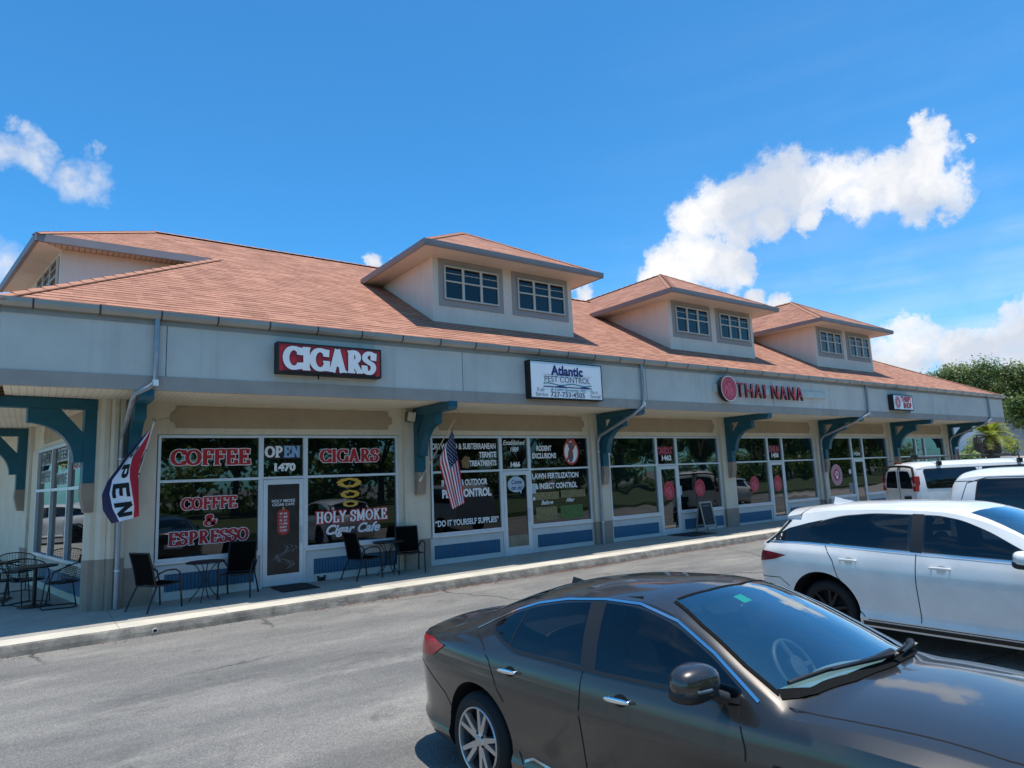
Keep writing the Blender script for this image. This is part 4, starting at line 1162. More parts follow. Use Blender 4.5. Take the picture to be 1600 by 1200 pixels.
# lettering on the angled-end windows
def side_word(word, t, z, wdt, h, mats):
    for g, m, lay in ((.012, mats[0], 0), (-.004, mats[1], .004)):
        def mp(a, b, l, lay=lay):
            p = S0 + SD * (t - a) + SN * (.028 - lay - l * .00012); return (p.x, p.y, z + b)
        serif('lettering', word, 0, 0, 0, wdt, h, m, sw, g, mapf=mp)
wht, dk = MT['lpink'], MT['black']
side_word('CIGARS', sts[3] - .1, 2.70, 1.25, .26, (MT['white'], dk))
side_word('COFFEE', sts[3] - .1, 2.30, 1.25, .26, (MT['white'], dk))
side_word('BEER', sts[2] - .25, 2.72, 1.0, .24, (MT['white'], dk))
side_word('WINE', sts[2] - .25, 2.22, 1.0, .24, (MT['white'], dk))
mb = MB()
for (tc_, zc_, rx, rz) in ((sts[2] - .78, 2.60, .22, .05), (sts[2] - .78, 2.53, .17, .035)):
    for k in range(24):
        a, b = 2 * math.pi * k / 24, 2 * math.pi * (k + 1) / 24
        q = lambda a, f: (S0 + SD * (tc_ + rx * f * math.cos(a)) + SN * .027).to_tuple()[:2] + (zc_ + rz * f * math.sin(a),)
        mb.quad(q(a, 1), q(b, 1), q(b, .5), q(a, .5))
mb.build('smoke_rings', MT['yellow'], sw)
side_word('CIGAR', sts[1] - .15, 2.5, 1.1, .3, (MT['white'], MT['red']))

# ------------------------------------------------------------------ signs on the fascia
def cabinet(t, x0, x1, z0, z1, y0, y1, face, rim=.035):
    mb = MB()
    mb.box(x0, x1, y1 + .012, y0, z0, z1)
    mb.box(x0, x0 + rim, y1, y1 + .012, z0, z1); mb.box(x1 - rim, x1, y1, y1 + .012, z0, z1)
    mb.box(x0 + rim, x1 - rim, y1, y1 + .012, z0, z0 + rim); mb.box(x0 + rim, x1 - rim, y1, y1 + .012, z1 - rim, z1)
    mb.build('cabinet', MT['cab'], t)
    mb = MB(); mb.box(x0 + rim, x1 - rim, y1 + .004, y1 + .013, z0 + rim, z1 - rim)
    mb.build('sign_face', face, t)
FY = -1.955
t = thing('wall_sign', 'red CIGARS sign with white lettering and black frame on the fascia', 'sign')
cabinet(t, 2.375, 4.425, 4.05, 4.63, YF - .003, FY, MT['signred'])
for w, gr, mt, dyy in (('CIGARS', .026, MT['dred'], -.001), ('CIGARS', .006, MT['white'], -.005)):
    serif('lettering', w, 2.50, FY + dyy, 4.125, 1.80, .43, mt, t, gr, .29, .15)
mb = MB(); mb.tube([(3.16, FY + .06, 4.05), (3.16, FY + .06, 3.97)], .014, 6); mb.box(2.45, 4.3, FY - .006, FY - .001, 4.09, 4.102)
mb.build('conduit', MT['cab'], t)

t = thing('wall_sign', 'white pest control sign with blue wave and phone number on the fascia', 'sign')
cabinet(t, 8.17, 10.46, 3.795, 4.70, YF - .003, FY, MT['swhite'], .025)
sy = FY - .001
def st(body, x, z, h, w, mat, bold=0.0, shear=0.0):
    o = sans(body, x, z, h, w, mat, t, bold, shear, y=sy); return o
st('Atlantic', 9.32, 4.475, .235, 1.02, MT['navy'], .012)
st('PEST CONTROL', 9.32, 4.265, .15, 1.45, MT['dgrey'], .0)
st('& Lawn Spraying, Inc.', 9.33, 4.02, .085, 1.12, MT['teals'], .0, .3)
st('727-733-4505', 9.31, 3.90, .125, 1.08, MT['dgrey'], .002)
st('Full', 8.47, 4.00, .085, .20, MT['dgrey']); st('Service', 8.50, 3.89, .085, .36, MT['dgrey'])
st('Do it', 10.17, 4.00, .085, .23, MT['dgrey']); st('Yourself', 10.20, 3.89, .085, .36, MT['dgrey'])
mb = MB(); N = 40; xa, xb2 = 8.56, 10.09
for k in range(N):
    a, b = xa + (xb2 - xa) * k / N, xa + (xb2 - xa) * (k + 1) / N
    f = lambda x: 4.135 + .022 * math.sin((x - xa) * 8.2 + .4)
    mb.quad((a, sy, f(a)), (b, sy, f(b)), (b, sy, f(b) + .028), (a, sy, f(a) + .028), 0)
    g = lambda x: 4.095 + .022 * max(0, math.sin((x - xa) * 8.2 + 3.4)) 
    mb.quad((a, sy, 4.072), (b, sy, 4.072), (b, sy, g(b)), (a, sy, g(a)), 1)
mb.box(8.56, 10.09, sy, sy + .001, 4.372, 4.378, 2)
mb.build('wave_emblem', [MT['teals'], MT['navy'], MT['dgrey']], t)

t = thing('wall_sign', 'dark red THAI NANA channel letters with a round elephant disc on the fascia', 'sign')
mb = MB(); mb.box(15.13, 21.35, YF - .07, YF - .003, 4.245, 4.465, 0)
mb.build('raceway', mk('raceway_cream', (.60, .59, .54), .5, dirt=.2), t)
mb = MB()
Mx = Matrix.Translation((15.65, 0, 4.345)) @ Matrix.Rotation(R(90), 4, 'X')
n = 48
mb.lathe([(0, .09), (.375, .09), (.385, .10), (.385, 1.955 - .002), (.375, 1.96), (0, 1.96)], Matrix.Translation((15.65, 0, 4.345)) @ Matrix.Rotation(R(90), 4, 'X') @ Matrix.Translation((0, 0, 0)), n)
for k, v in enumerate(mb.v):
    if v[1] > -1: mb.v[k] = (v[0], -1.83, v[2])
mb.build('disc_box', MT['cab'], t, 40)
mb = MB(); disc(mb, 15.65, 4.345, .385, .385, -1.964, 0, 48, .94); mb.build('disc_rim', MT['lpink'], t)
elephant_emblem('elephant_emblem', 15.65, 4.345, .355, .355, -1.963, t, [MT['hotpink'] if False else mk('disc_red', (.40, .035, .06), .5), MT['pink']])
cx = 16.10
adv = {'T': .44, 'H': .47, 'A': .47, 'I': .20, 'N': .47, ' ': .24}
for ch in 'THAI NANA':
    if ch != ' ':
        for nm, bold, ext, y, mat in (('channel_letter', -.004, .030, -1.850, MT['lret']), ('letter_face', -.012, .004, -1.888, MT['lred']), ('letter_edge', .002, .002, -1.8815, MT['pink'])):
            par = t if nm == 'channel_letter' else L
            o = text_mesh(nm, ch, .66, mat, face_front(cx + adv[ch] / 2, y, 4.315), par, 1.0, bold, 0, ext)
            xs = [v.co.x for v in o.data.vertices]; w0 = max(xs) - min(xs); mid = (max(xs) + min(xs)) / 2
            k = (adv[ch] - .14 + (bold + .012) * 2) / w0
            for v in o.data.vertices: v.co.x = cx + adv[ch] / 2 + (v.co.x - mid) * k
            if nm == 'channel_letter': L = o
    cx += adv[ch]

t = thing('wall_sign', 'small white THRIFT SHOP sign with red paw emblem on the fascia', 'sign')
cabinet(t, 25.94, 27.58, 3.97, 4.585, YF - .003, FY, MT['swhite'], .035)
paw('paw_emblem', 26.30, 4.28, .245, FY - .001, t)
st('THRIFT', 27.02, 4.405, .20, .88, MT['red'], .02); st('SHOP', 27.08, 4.155, .20, .70, MT['red'], .02)
mb = MB(); mb.tube([(27.4, FY + .08, 3.97), (27.4, FY + .08, 3.90)], .02, 6); mb.tube([(27.2, FY + .1, 3.97), (27.25, FY + .1, 3.92), (27.4, FY + .08, 3.91)], .008, 6)
mb.build('conduit', MT['cab'], t)

# floodlight by the second bracket
t = thing('flood_light', 'small boxy outdoor light fixed beside the second teal bracket', 'light', (5.90, -.2, 3.50))
mb = MB(); mb.prism([(-.09, -.08, -.13), (.06, -.08, -.15), (.09, -.08, .07), (-.05, -.08, .10)], (0, .13, 0)); bevel(mb.build('housing', MT['brown'], t), .01)
mb = MB(); mb.prism([(.062, -.075, -.145), (.08, -.16, -.14), (.11, -.16, .05), (.092, -.075, .06)], (0, 0, .02)); mb.prism([(-.08, -.083, -.12), (.058, -.083, -.14), (.086, -.083, .06), (-.045, -.083, .09)], (0, -.01, 0))
mb.build('lens', MT['cream'], t)
mb = MB(); mb.tube([(.03, .05, .02), (.1, .1, .05), (.17, .1, .05)], .015, 6); mb.build('arm', MT['cream'], t)

# outlet box and plate under the right window of the cafe
t = thing('wall_socket', 'small white wall plate with a black box under the blue panel near the glass door', 'wall plate', (3.84, -.012, .03))
mb = MB(); mb.box(-.10, .16, -.012, -.001, -.03, .12); mb.build('plate', MT['cream'], t)
mb = MB(); mb.box(-.04, .11, -.07, -.0125, -.03, .05); mb.box(-.05, -.02, -.07, -.0125, .05, .085); mb.box(.09, .12, -.07, -.0125, .05, .085); mb.build('box', MT['black'], t)

# ------------------------------------------------------------------ flags
def ray_pt(px, py, Y):
    d = CF + CR * ((px - 800) / FPX) - CU * ((py - 600) / FPX)
    k = (Y - CAM.y) / d.y
    return CAM + d * k
CR = Vector((0.811869, -0.582333, -0.041906)); CF = Vector((0.581862, 0.801132, 0.140087))
CR.normalize(); CF.normalize(); CU = CR.cross(CF)
CAM = Vector((-1.170, -14.085, 1.971)); FPX = 1036.42

def interp(t, a):
    xs_ = [q[0] for q in a]
    return [float(np.interp(t, xs_, [q[k] for q in a])) for k in range(1, len(a[0]))]
# OPEN flag: rows from the pole tip down (left edge, navy/white, white/red, right edge), measured across the cloth
rows = [(0, 236.5, 236.7, 236.9, 237, 668), (.10, 221, 225, 228.5, 233, 683), (.20, 208, 213, 218, 228, 698), (.32, 194, 199, 206.5, 221.5, 714), (.44, 180, 187, 202.8, 217, 731),
        (.56, 168, 175.5, 202.6, 216, 745), (.70, 159, 171, 206, 216.5, 765), (.85, 160.5, 176, 209.5, 217, 787), (1.0, 174, 186.5, 208.5, 217.3, 806)]
slope = [(0, 0, 0), (.6, 6, 0), (1.0, 15, 0)]
def of(u, v):
    l, a, b, r, y = interp(v, rows)
    px = float(np.interp(u, [0, .25, .70, 1], [l, a, b, r]))
    py = y + (1 - u) * 12 * v
    Y = -.95 + .10 * math.sin(u * 5 + v * 2.4) * v + .05 * math.sin(u * 9 - v * 4) * v - .05 * v
    return ray_pt(px, py, Y)
t = thing('open_flag', 'red white and navy OPEN flag on a tilted pole by the corner pier', 'flag')
mb = MB(); base = Vector((.315, -.33, 1.93)); tip = ray_pt(240.5, 660, -.97)
mb.tube([base, base.lerp(tip, .5), tip], .014, 8, 0); mb.tube([tip, tip + (tip - base) * .012], [.022, .006], 8, 0)
for k in (.30, .62): mb.tube([base.lerp(tip, k), base.lerp(tip, k + .02)], .02, 8, 1)
a = tip; mb.tube([a, a + Vector((.03, .0, .05)), a + Vector((-.01, 0, .09)), a + Vector((-.03, 0, .05)), a + Vector((.02, 0, .03)), a + Vector((.10, .0, .055)), a + Vector((.24, 0, .09))], .004, 6, 1)
mb.build('flag_pole', [MT['polewhite'], MT['blackp']], t, 50)
mb = MB(); mb.lathe([(.03, 0), (.026, .10), (.018, .13)], Matrix.Translation(base - (tip - base).normalized() * .06) @ (tip - base).to_track_quat('Z', 'Y').to_matrix().to_4x4(), 10); mb.build('pole_socket', MT['cream'], t)
mb = MB(); mb.grid(of, 40, 48, 0, lambda u, v: 2 if u < .25 else 1 if u < .70 else 0)
fo = mb.build('cloth', [MT['flagred'], MT['flagwhite'], MT['flagnavy']], t, 180)
mb = MB()     # header strip and the inside of the hem between the pole and the red band
p0, p1 = of(1, .02), of(1, .34)
q0, q1 = tip.lerp(base, .02), tip.lerp(base, .36)
mb.quad(p0, p1, q1, q0, 0)
p2, p3 = of(1, .52), tip.lerp(base, .50)
mb.quad(p1, of(1, .50), p3, q1, 1)
mb.build('hem', [MT['flagwhite'], MT['flagnavy']], t)
# letters run down the white band, tops toward the red band
def cloth_letter(ch, v0, v1, fl):
    w, paths, bars = {'P': (.8, [[(.2, 0), (.2, 1)], [(.2, .90), (.45, .90)], arc(.45, .68, .22, .22, 90, -90, 10), [(.45, .46), (.2, .46)]], []),
                      'E': (.75, [[(.2, 0), (.2, 1)], [(.2, .9), (.66, .9)], [(.2, .5), (.6, .5)], [(.2, .1), (.66, .1)]], []),
                      'N': (.9, [[(.2, 0), (.2, 1)], [(.2, 1), (.7, 0)], [(.7, 0), (.7, 1)]], []),
                      'O': (.9, [arc(.45, .5, .28, .40, 0, 360, 20)], [])}[ch]
    mb = MB(); lay = 0
    for pth in paths:
        dense = []
        for a, b in zip(pth[:-1], pth[1:]):
            for k in range(6): dense.append((a[0] + (b[0] - a[0]) * k / 6, a[1] + (b[1] - a[1]) * k / 6))
        dense.append(pth[-1])
        pts = [Vector(p) for p in dense]; hw = .10
        for i in range(len(pts) - 1):
            t_ = (pts[i + 1] - pts[i]).normalized(); nn = Vector((-t_.y, t_.x)) * hw
            e = t_ * .012
            q = []
            for p in (pts[i] - e + nn, pts[i + 1] + e + nn, pts[i + 1] + e - nn, pts[i] - e - nn):
                u = .30 + .36 * p.y; v = v0 + (v1 - v0) * p.x / w
                P = of(u, v); q.append(P + (CAM - P).normalized() * 0 + Vector((-.3, -1, 0)).normalized() * (.006 + .0002 * (lay % 12)))
            lay += 1
            mb.poly(q)
    return mb.build('lettering', MT['flagblack'], fl)
cloth_letter('O', .17, .33, fo); cloth_letter('P', .36, .56, fo); cloth_letter('E', .58, .77, fo); cloth_letter('N', .78, .98, fo)

# stars and stripes flag on the second bracket
t = thing('national_flag', 'stars and stripes flag hanging from a tilted wooden pole on the second bracket', 'flag')
base = Vector((6.05, -.44, 2.02)); tip = ray_pt(708.5, 659, -1.22)
mb = MB(); mb.tube([base, base.lerp(tip, .5), tip], .013, 8, 0); mb.tube([tip, tip + (tip - base) * .02, tip + (tip - base) * .05], [.02, .022, .004], 8, 1)
mb.build('flag_pole', [MT['polew'], MT['yellow']], t, 50)
mb = MB(); mb.lathe([(.03, 0), (.026, .10), (.018, .13)], Matrix.Translation(base - (tip - base).normalized() * .04) @ (tip - base).to_track_quat('Z', 'Y').to_matrix().to_4x4(), 10); mb.build('pole_socket', MT['cream'], t)
rU = [(0, 707, 671, 691, 706), (.10, 709.5, 683, 686, 716), (.22, 712.5, 697, 686, 727), (.40, 716.5, 717, 691.5, 746), (.7, 721.5, 751, 699, 772), (1.0, 726.3, 785, 706.3, 796)]
def uf(u, v):
    ax, ay, bx, by = interp(v, rU)
    px, py = ax + (bx - ax) * u, ay + (by - ay) * u
    Y0 = float(np.interp(u, [0, 1], [-1.17, -.92]))
    Y = Y0 * (1 - min(1, v * 1.2) * .15) - .15 * min(1, v * 1.2) + (.07 * math.sin(u * 8 + v * 1.5) + .035 * math.sin(u * 15 - v * 2)) * min(1, v * 2 + .1)
    return ray_pt(px, py, Y)
def um(u, v):
    if u < 7 / 13 and v < .40: return 2
    return int(u * 13) % 2
mb = MB(); mb.grid(uf, 52, 40, 0, um)
fu = mb.build('cloth', [MT['flagred'], MT['flagwhite'], MT['flagnavy']], t, 180)
mb = MB()
for r_ in range(9):
    for c_ in range(11):
        if (r_ + c_) % 2: continue
        u0 = (7 / 13) * (r_ + 1) / 10; v0 = .40 * (c_ + 1) / 12
        pts = []
        for k in range(10):
            rr = .020 if k % 2 == 0 else .009
            P = uf(u0 + rr * 1.0 * math.sin(k * math.pi / 5), v0 + rr * .62 * math.cos(k * math.pi / 5))
            pts.append(P + Vector((-.3, -1, 0)).normalized() * .006)
        mb.poly(pts)
mb.build('stars', MT['flagwhite'], fu)

# ------------------------------------------------------------------ furniture
def make_chair():
    t = thing('patio_chair', '', 'chair')
    W2 = .27
    P = lambda s: [(-.34 * 1, s * .25, 0), (-.20, s * .25, .40), (-.26, s * .25, .60), (-.33, s * .25, .98)]
    mb = MB()
    for s in (-1, 1):
        mb.tube([(-.22, s * .25, .42), (-.27, s * .25, .68), (-.36, s * .25, .97)], .015, 8)
        mb.tube([(-.22, s * .25, .42), (0, s * .25, .405), (.24, s * .25, .43)], .014, 8)
        mb.tube([(-.24, s * .26, .53), (-.18, s * .29, .62), (-.05, s * .30, .66), (.12, s * .30, .655), (.20, s * .30, .60), (.225, s * .29, .50), (.235, s * .28, .40)], .014, 8)
    mb.tube([(-.36, -.25, .97), (-.36, .25, .97)], .015, 8); mb.tube([(.24, -.25, .43), (.24, .25, .43)], .014, 8); mb.tube([(-.2, -.25, .405), (-.2, .25, .405)], .012, 8)
    mb.build('frame', MT['black'], t, 60)
    for s in (-1, 1):
        mb = MB(); mb.tube([(.235, s * .28, .42), (.27, s * .285, 0)], [.015, .015], 8); mb.build('leg', MT['black'], t, 60)
        mb = MB(); mb.tube([(-.19, s * .25, .42), (-.30, s * .27, .2), (-.38, s * .28, 0)], [.015, .015, .015], 8); mb.build('leg', MT['black'], t, 60)
    mb = MB()
    mb.grid(lambda u, v: (-.19 + .43 * v, -.25 + .5 * u, .415 + .012 * (2 * v - 1) ** 2 - .03 * math.sin(math.pi * v) * math.sin(math.pi * u)), 8, 8)
    mb.build('seat', MT['sling'], t, 60)
    mb = MB()
    def bf(u, v):
        z = .43 + .54 * v
        x = float(np.interp(z, [.42, .68, .97], [-.225, -.275, -.362]))
        return (x - .03 * math.sin(math.pi * u) * math.sin(math.pi * min(1, v * 1.2)), -.25 + .5 * u, z)
    mb.grid(bf, 8, 10); mb.build('backrest', MT['sling'], t, 60)
    return t
ch = make_chair()
GC = 'black sling chairs outside the cafe window'
for k, (x, y, rz, lab) in enumerate([
    (.70, -.80, 28, 'black sling patio chair nearest the corner pier, its back to the drainpipe'),
    (2.07, -.62, -118, 'black sling patio chair in front of the coffee window beside the glass door'),
    (4.62, -.52, 12, 'black sling patio chair under the cigar cafe lettering, facing right'),
    (5.68, -.55, -105, 'black sling patio chair at the right end, below the second bracket')]):
    o = ch if k == 0 else copy_tree(ch)
    o.location = (x, y, sz(x)); o.rotation_euler = (0, 0, R(rz)); tag(o, lab, 'chair', GC)

def make_table():
    t = thing('bistro_table', '', 'table')
    mb = MB(); mb.lathe([(0, .705), (.31, .705), (.33, .70), (.335, .69), (.33, .68), (.0, .68)], Matrix.Identity(4), 32); mb.build('tabletop', MT['black'], t, 40)
    for k in range(4):
        a = R(45 + 90 * k); c, s = math.cos(a), math.sin(a)
        pr = [(.24, .685), (.15, .62), (.065, .48), (.05, .36), (.07, .25), (.15, .14), (.24, .05), (.26, .0)]
        mb = MB(); mb.tube([(r * c, r * s, z) for r, z in pr], .009, 8); mb.build('leg', MT['black'], t, 60)
    mb = MB(); mb.tube([(.052 * math.cos(R(15 * k)), .052 * math.sin(R(15 * k)), .36) for k in range(25)], .008, 6, cap=False); mb.build('ring', MT['black'], t, 60)
    return t
tb = make_table()
for k, (x, y, rz, lab) in enumerate([(1.49, -.66, 20, 'round black bistro table below the coffee window'), (5.22, -.42, 50, 'round black bistro table below the cigar cafe window')]):
    o = tb if k == 0 else copy_tree(tb)
    o.location = (x, y, sz(x)); o.rotation_euler = (0, 0, R(rz)); tag(o, lab, 'table', 'round bistro tables')

# wire mesh chairs and pedestal tables round the angled end
def make_wire_chair():
    t = thing('wire_chair', '', 'chair')
    mb = MB()
    for s in (-1, 1):
        mb.tube([(-.20, s * .24, .44), (-.27, s * .25, .02), (-.22, s * .25, .012), (.24, s * .25, .012), (.27, s * .25, .03), (.22, s * .25, .45), (.16, s * .27, .62), (-.02, s * .29, .68)], .011, 7)
    mb.tube([(-.22, -.25, .012), (-.22, .25, .012)], .010, 6)
    mb.build('frame', MT['black'], t, 60)
    mb = MB()
    rim = [(.27 * math.cos(a) * .9, .27 * math.sin(a), .44) for a in [2 * math.pi * k / 24 for k in range(25)]]
    mb.tube(rim, .009, 6, cap=False)
    for k in range(-5, 6):
        q = k * .044; r = math.sqrt(max(0, .0729 - q * q))
        mb.tube([(-.9 * r, q, .44), (0, q, .425), (.9 * r, q, .44)], .003, 4); mb.tube([(q * .9, -r, .44), (q * .9, 0, .424), (q * .9, r, .44)], .003, 4)
    mb.build('seat', MT['black'], t)
    mb = MB()
    def bk(a, h):
        rr = .27 + .05 * h
        return (-rr * math.cos(a) * .95 - .06 * h, rr * math.sin(a), .46 + .36 * h * (1 - .35 * (abs(a) / 1.75) ** 2))
    A_ = [R(-100 + 200 * k / 20) for k in range(21)]
    mb.tube([bk(a, 1) for a in A_], .012, 7); mb.tube([bk(a, 0) for a in A_], .008, 6)
    for a in A_: mb.tube([bk(a, 0), bk(a, .5), bk(a, 1)], .003, 4)
    for h in (.14, .28, .42, .56, .70, .85): mb.tube([bk(a, h) for a in A_], .003, 4)
    mb.build('backrest', MT['black'], t)
    return t
wch = make_wire_chair()
for k, (x, y, rz, lab) in enumerate([
    (-.62, .95, 170, 'black wire mesh chair nearest the corner pier, its back to the pier'),
    (-1.12, 1.98, -60, 'black wire mesh chair behind the nearer pedestal table'),
    (-1.45, 2.35, 40, 'black wire mesh chair between the two pedestal tables'),
    (-1.30, 4.05, -70, 'farthest black wire mesh chair, beside the far pedestal table')]):
    o = wch if k == 0 else copy_tree(wch)
    o.location = (x, y, sz(x)); o.rotation_euler = (0, 0, R(rz)); tag(o, lab, 'chair', 'wire mesh chairs beside the angled windows')
def make_ped():
    t = thing('pedestal_table', '', 'table')
    mb = MB(); mb.lathe([(0, .735), (.345, .735), (.355, .725), (.35, .71), (0, .71)], Matrix.Identity(4), 32); mb.build('tabletop', MT['black'], t, 40)
    mb = MB(); mb.tube([(0, 0, .02), (0, 0, .71)], .035, 12); mb.build('pedestal', MT['black'], t, 40)
    mb = MB(); mb.lathe([(0, .05), (.06, .045), (.26, .02), (.27, 0), (0, 0)], Matrix.Identity(4), 28); mb.build('base', MT['black'], t, 40)
    return t
pt = make_ped()
for k, (x, y, lab) in enumerate([(-1.02, 1.45, 'nearer round black pedestal table beside the angled windows'), (-1.62, 3.15, 'farther round black pedestal table at the left edge of the photo')]):
    o = pt if k == 0 else copy_tree(pt)
    o.location = (x, y, sz(x)); tag(o, lab, 'table', 'round pedestal tables')

# door mats
for (x0, x1, y0, y1, lab) in ((2.80, 3.52, -.98, -.14, 'black rubber doormat at the glass door of the cigar cafe'), (14.55, 15.75, -1.05, -.10, 'black doormat at the first restaurant door beside the chalkboard')):
    xc = (x0 + x1) / 2
    mb = MB(); mb.prism([(x0 - xc, y0, 0), (x1 - xc, y0, 0), (x1 - xc, y1, 0), (x0 - xc, y1, 0)], (0, 0, .014))
    o = mb.build('doormat', MT['mat']); o.location = (xc, 0, sz(xc) + .003); bevel(o, .005); tag(o, lab, 'doormat')

# A-frame chalkboard
t = thing('sandwich_board', 'whitewashed A-frame chalkboard on the walk between the restaurant doors', 'sign', (16.02, -.42, sz(16)), R(-8))
t.scale = (.84, .84, .88)
for s in (-1, 1):
    mb = MB()
    def pl(x0, x1, z0, z1, th0, th1):
        f = lambda z: s * (.24 - .235 * z / 1.06)
        mb.prism([(x0, f(z0) - s * 0 , z0), (x1, f(z0), z0), (x1, f(z1), z1), (x0, f(z1), z1)], (0, -.028 if s < 0 else .028, 0))
    pl(-.30, -.245, 0, 1.06, 0, 0); pl(.245, .30, 0, 1.06, 0, 0); pl(-.245, .245, 1.0, 1.06, 0, 0); pl(-.245, .245, .20, .26, 0, 0)
    fr = mb.build('frame', MT['woodw'], t)
    mb = MB(); f = lambda z: s * (.24 - .235 * z / 1.06) + s * .006
    mb.prism([(-.245, f(.26), .26), (.245, f(.26), .26), (.245, f(1.0), 1.0), (-.245, f(1.0), 1.0)], (0, s * .010, 0)); mb.build('blackboard', MT['board'], t)
mb = MB()
rc = random.Random(2)
for k in range(4):
    z = .93 - k * .012; x = -.16 + rc.uniform(0, .03)
    mb.quad((x, -(.24 - .235 * z / 1.06) - .0175, z), (x + .3, -(.24 - .235 * z / 1.06) - .0175, z), (x + .3, -(.24 - .235 * (z + .005) / 1.06) - .0175, z + .005), (x, -(.24 - .235 * (z + .005) / 1.06) - .0175, z + .005))
mb.build('chalk_marks', mk('chalk', (.3, .3, .3), .9), t)
# ------------------------------------------------------------------ vehicles
def pchip(xs, ys, x):
    xs = np.array(xs, float); ys = np.array(ys, float)
    h = np.diff(xs); d = np.diff(ys) / h
    m = np.zeros_like(xs)
    for i in range(1, len(xs) - 1):
        if d[i - 1] * d[i] > 0:
            w1, w2 = 2 * h[i] + h[i - 1], h[i] + 2 * h[i - 1]
            m[i] = (w1 + w2) / (w1 / d[i - 1] + w2 / d[i])
    m[0], m[-1] = d[0], d[-1]
    i = int(np.clip(np.searchsorted(xs, x) - 1, 0, len(xs) - 2))
    t = (x - xs[i]) / h[i]; t = max(0., min(1., t))
    return float((2 * t**3 - 3 * t**2 + 1) * ys[i] + (t**3 - 2 * t**2 + t) * h[i] * m[i] + (-2 * t**3 + 3 * t**2) * ys[i + 1] + (t**3 - t**2) * h[i] * m[i + 1])

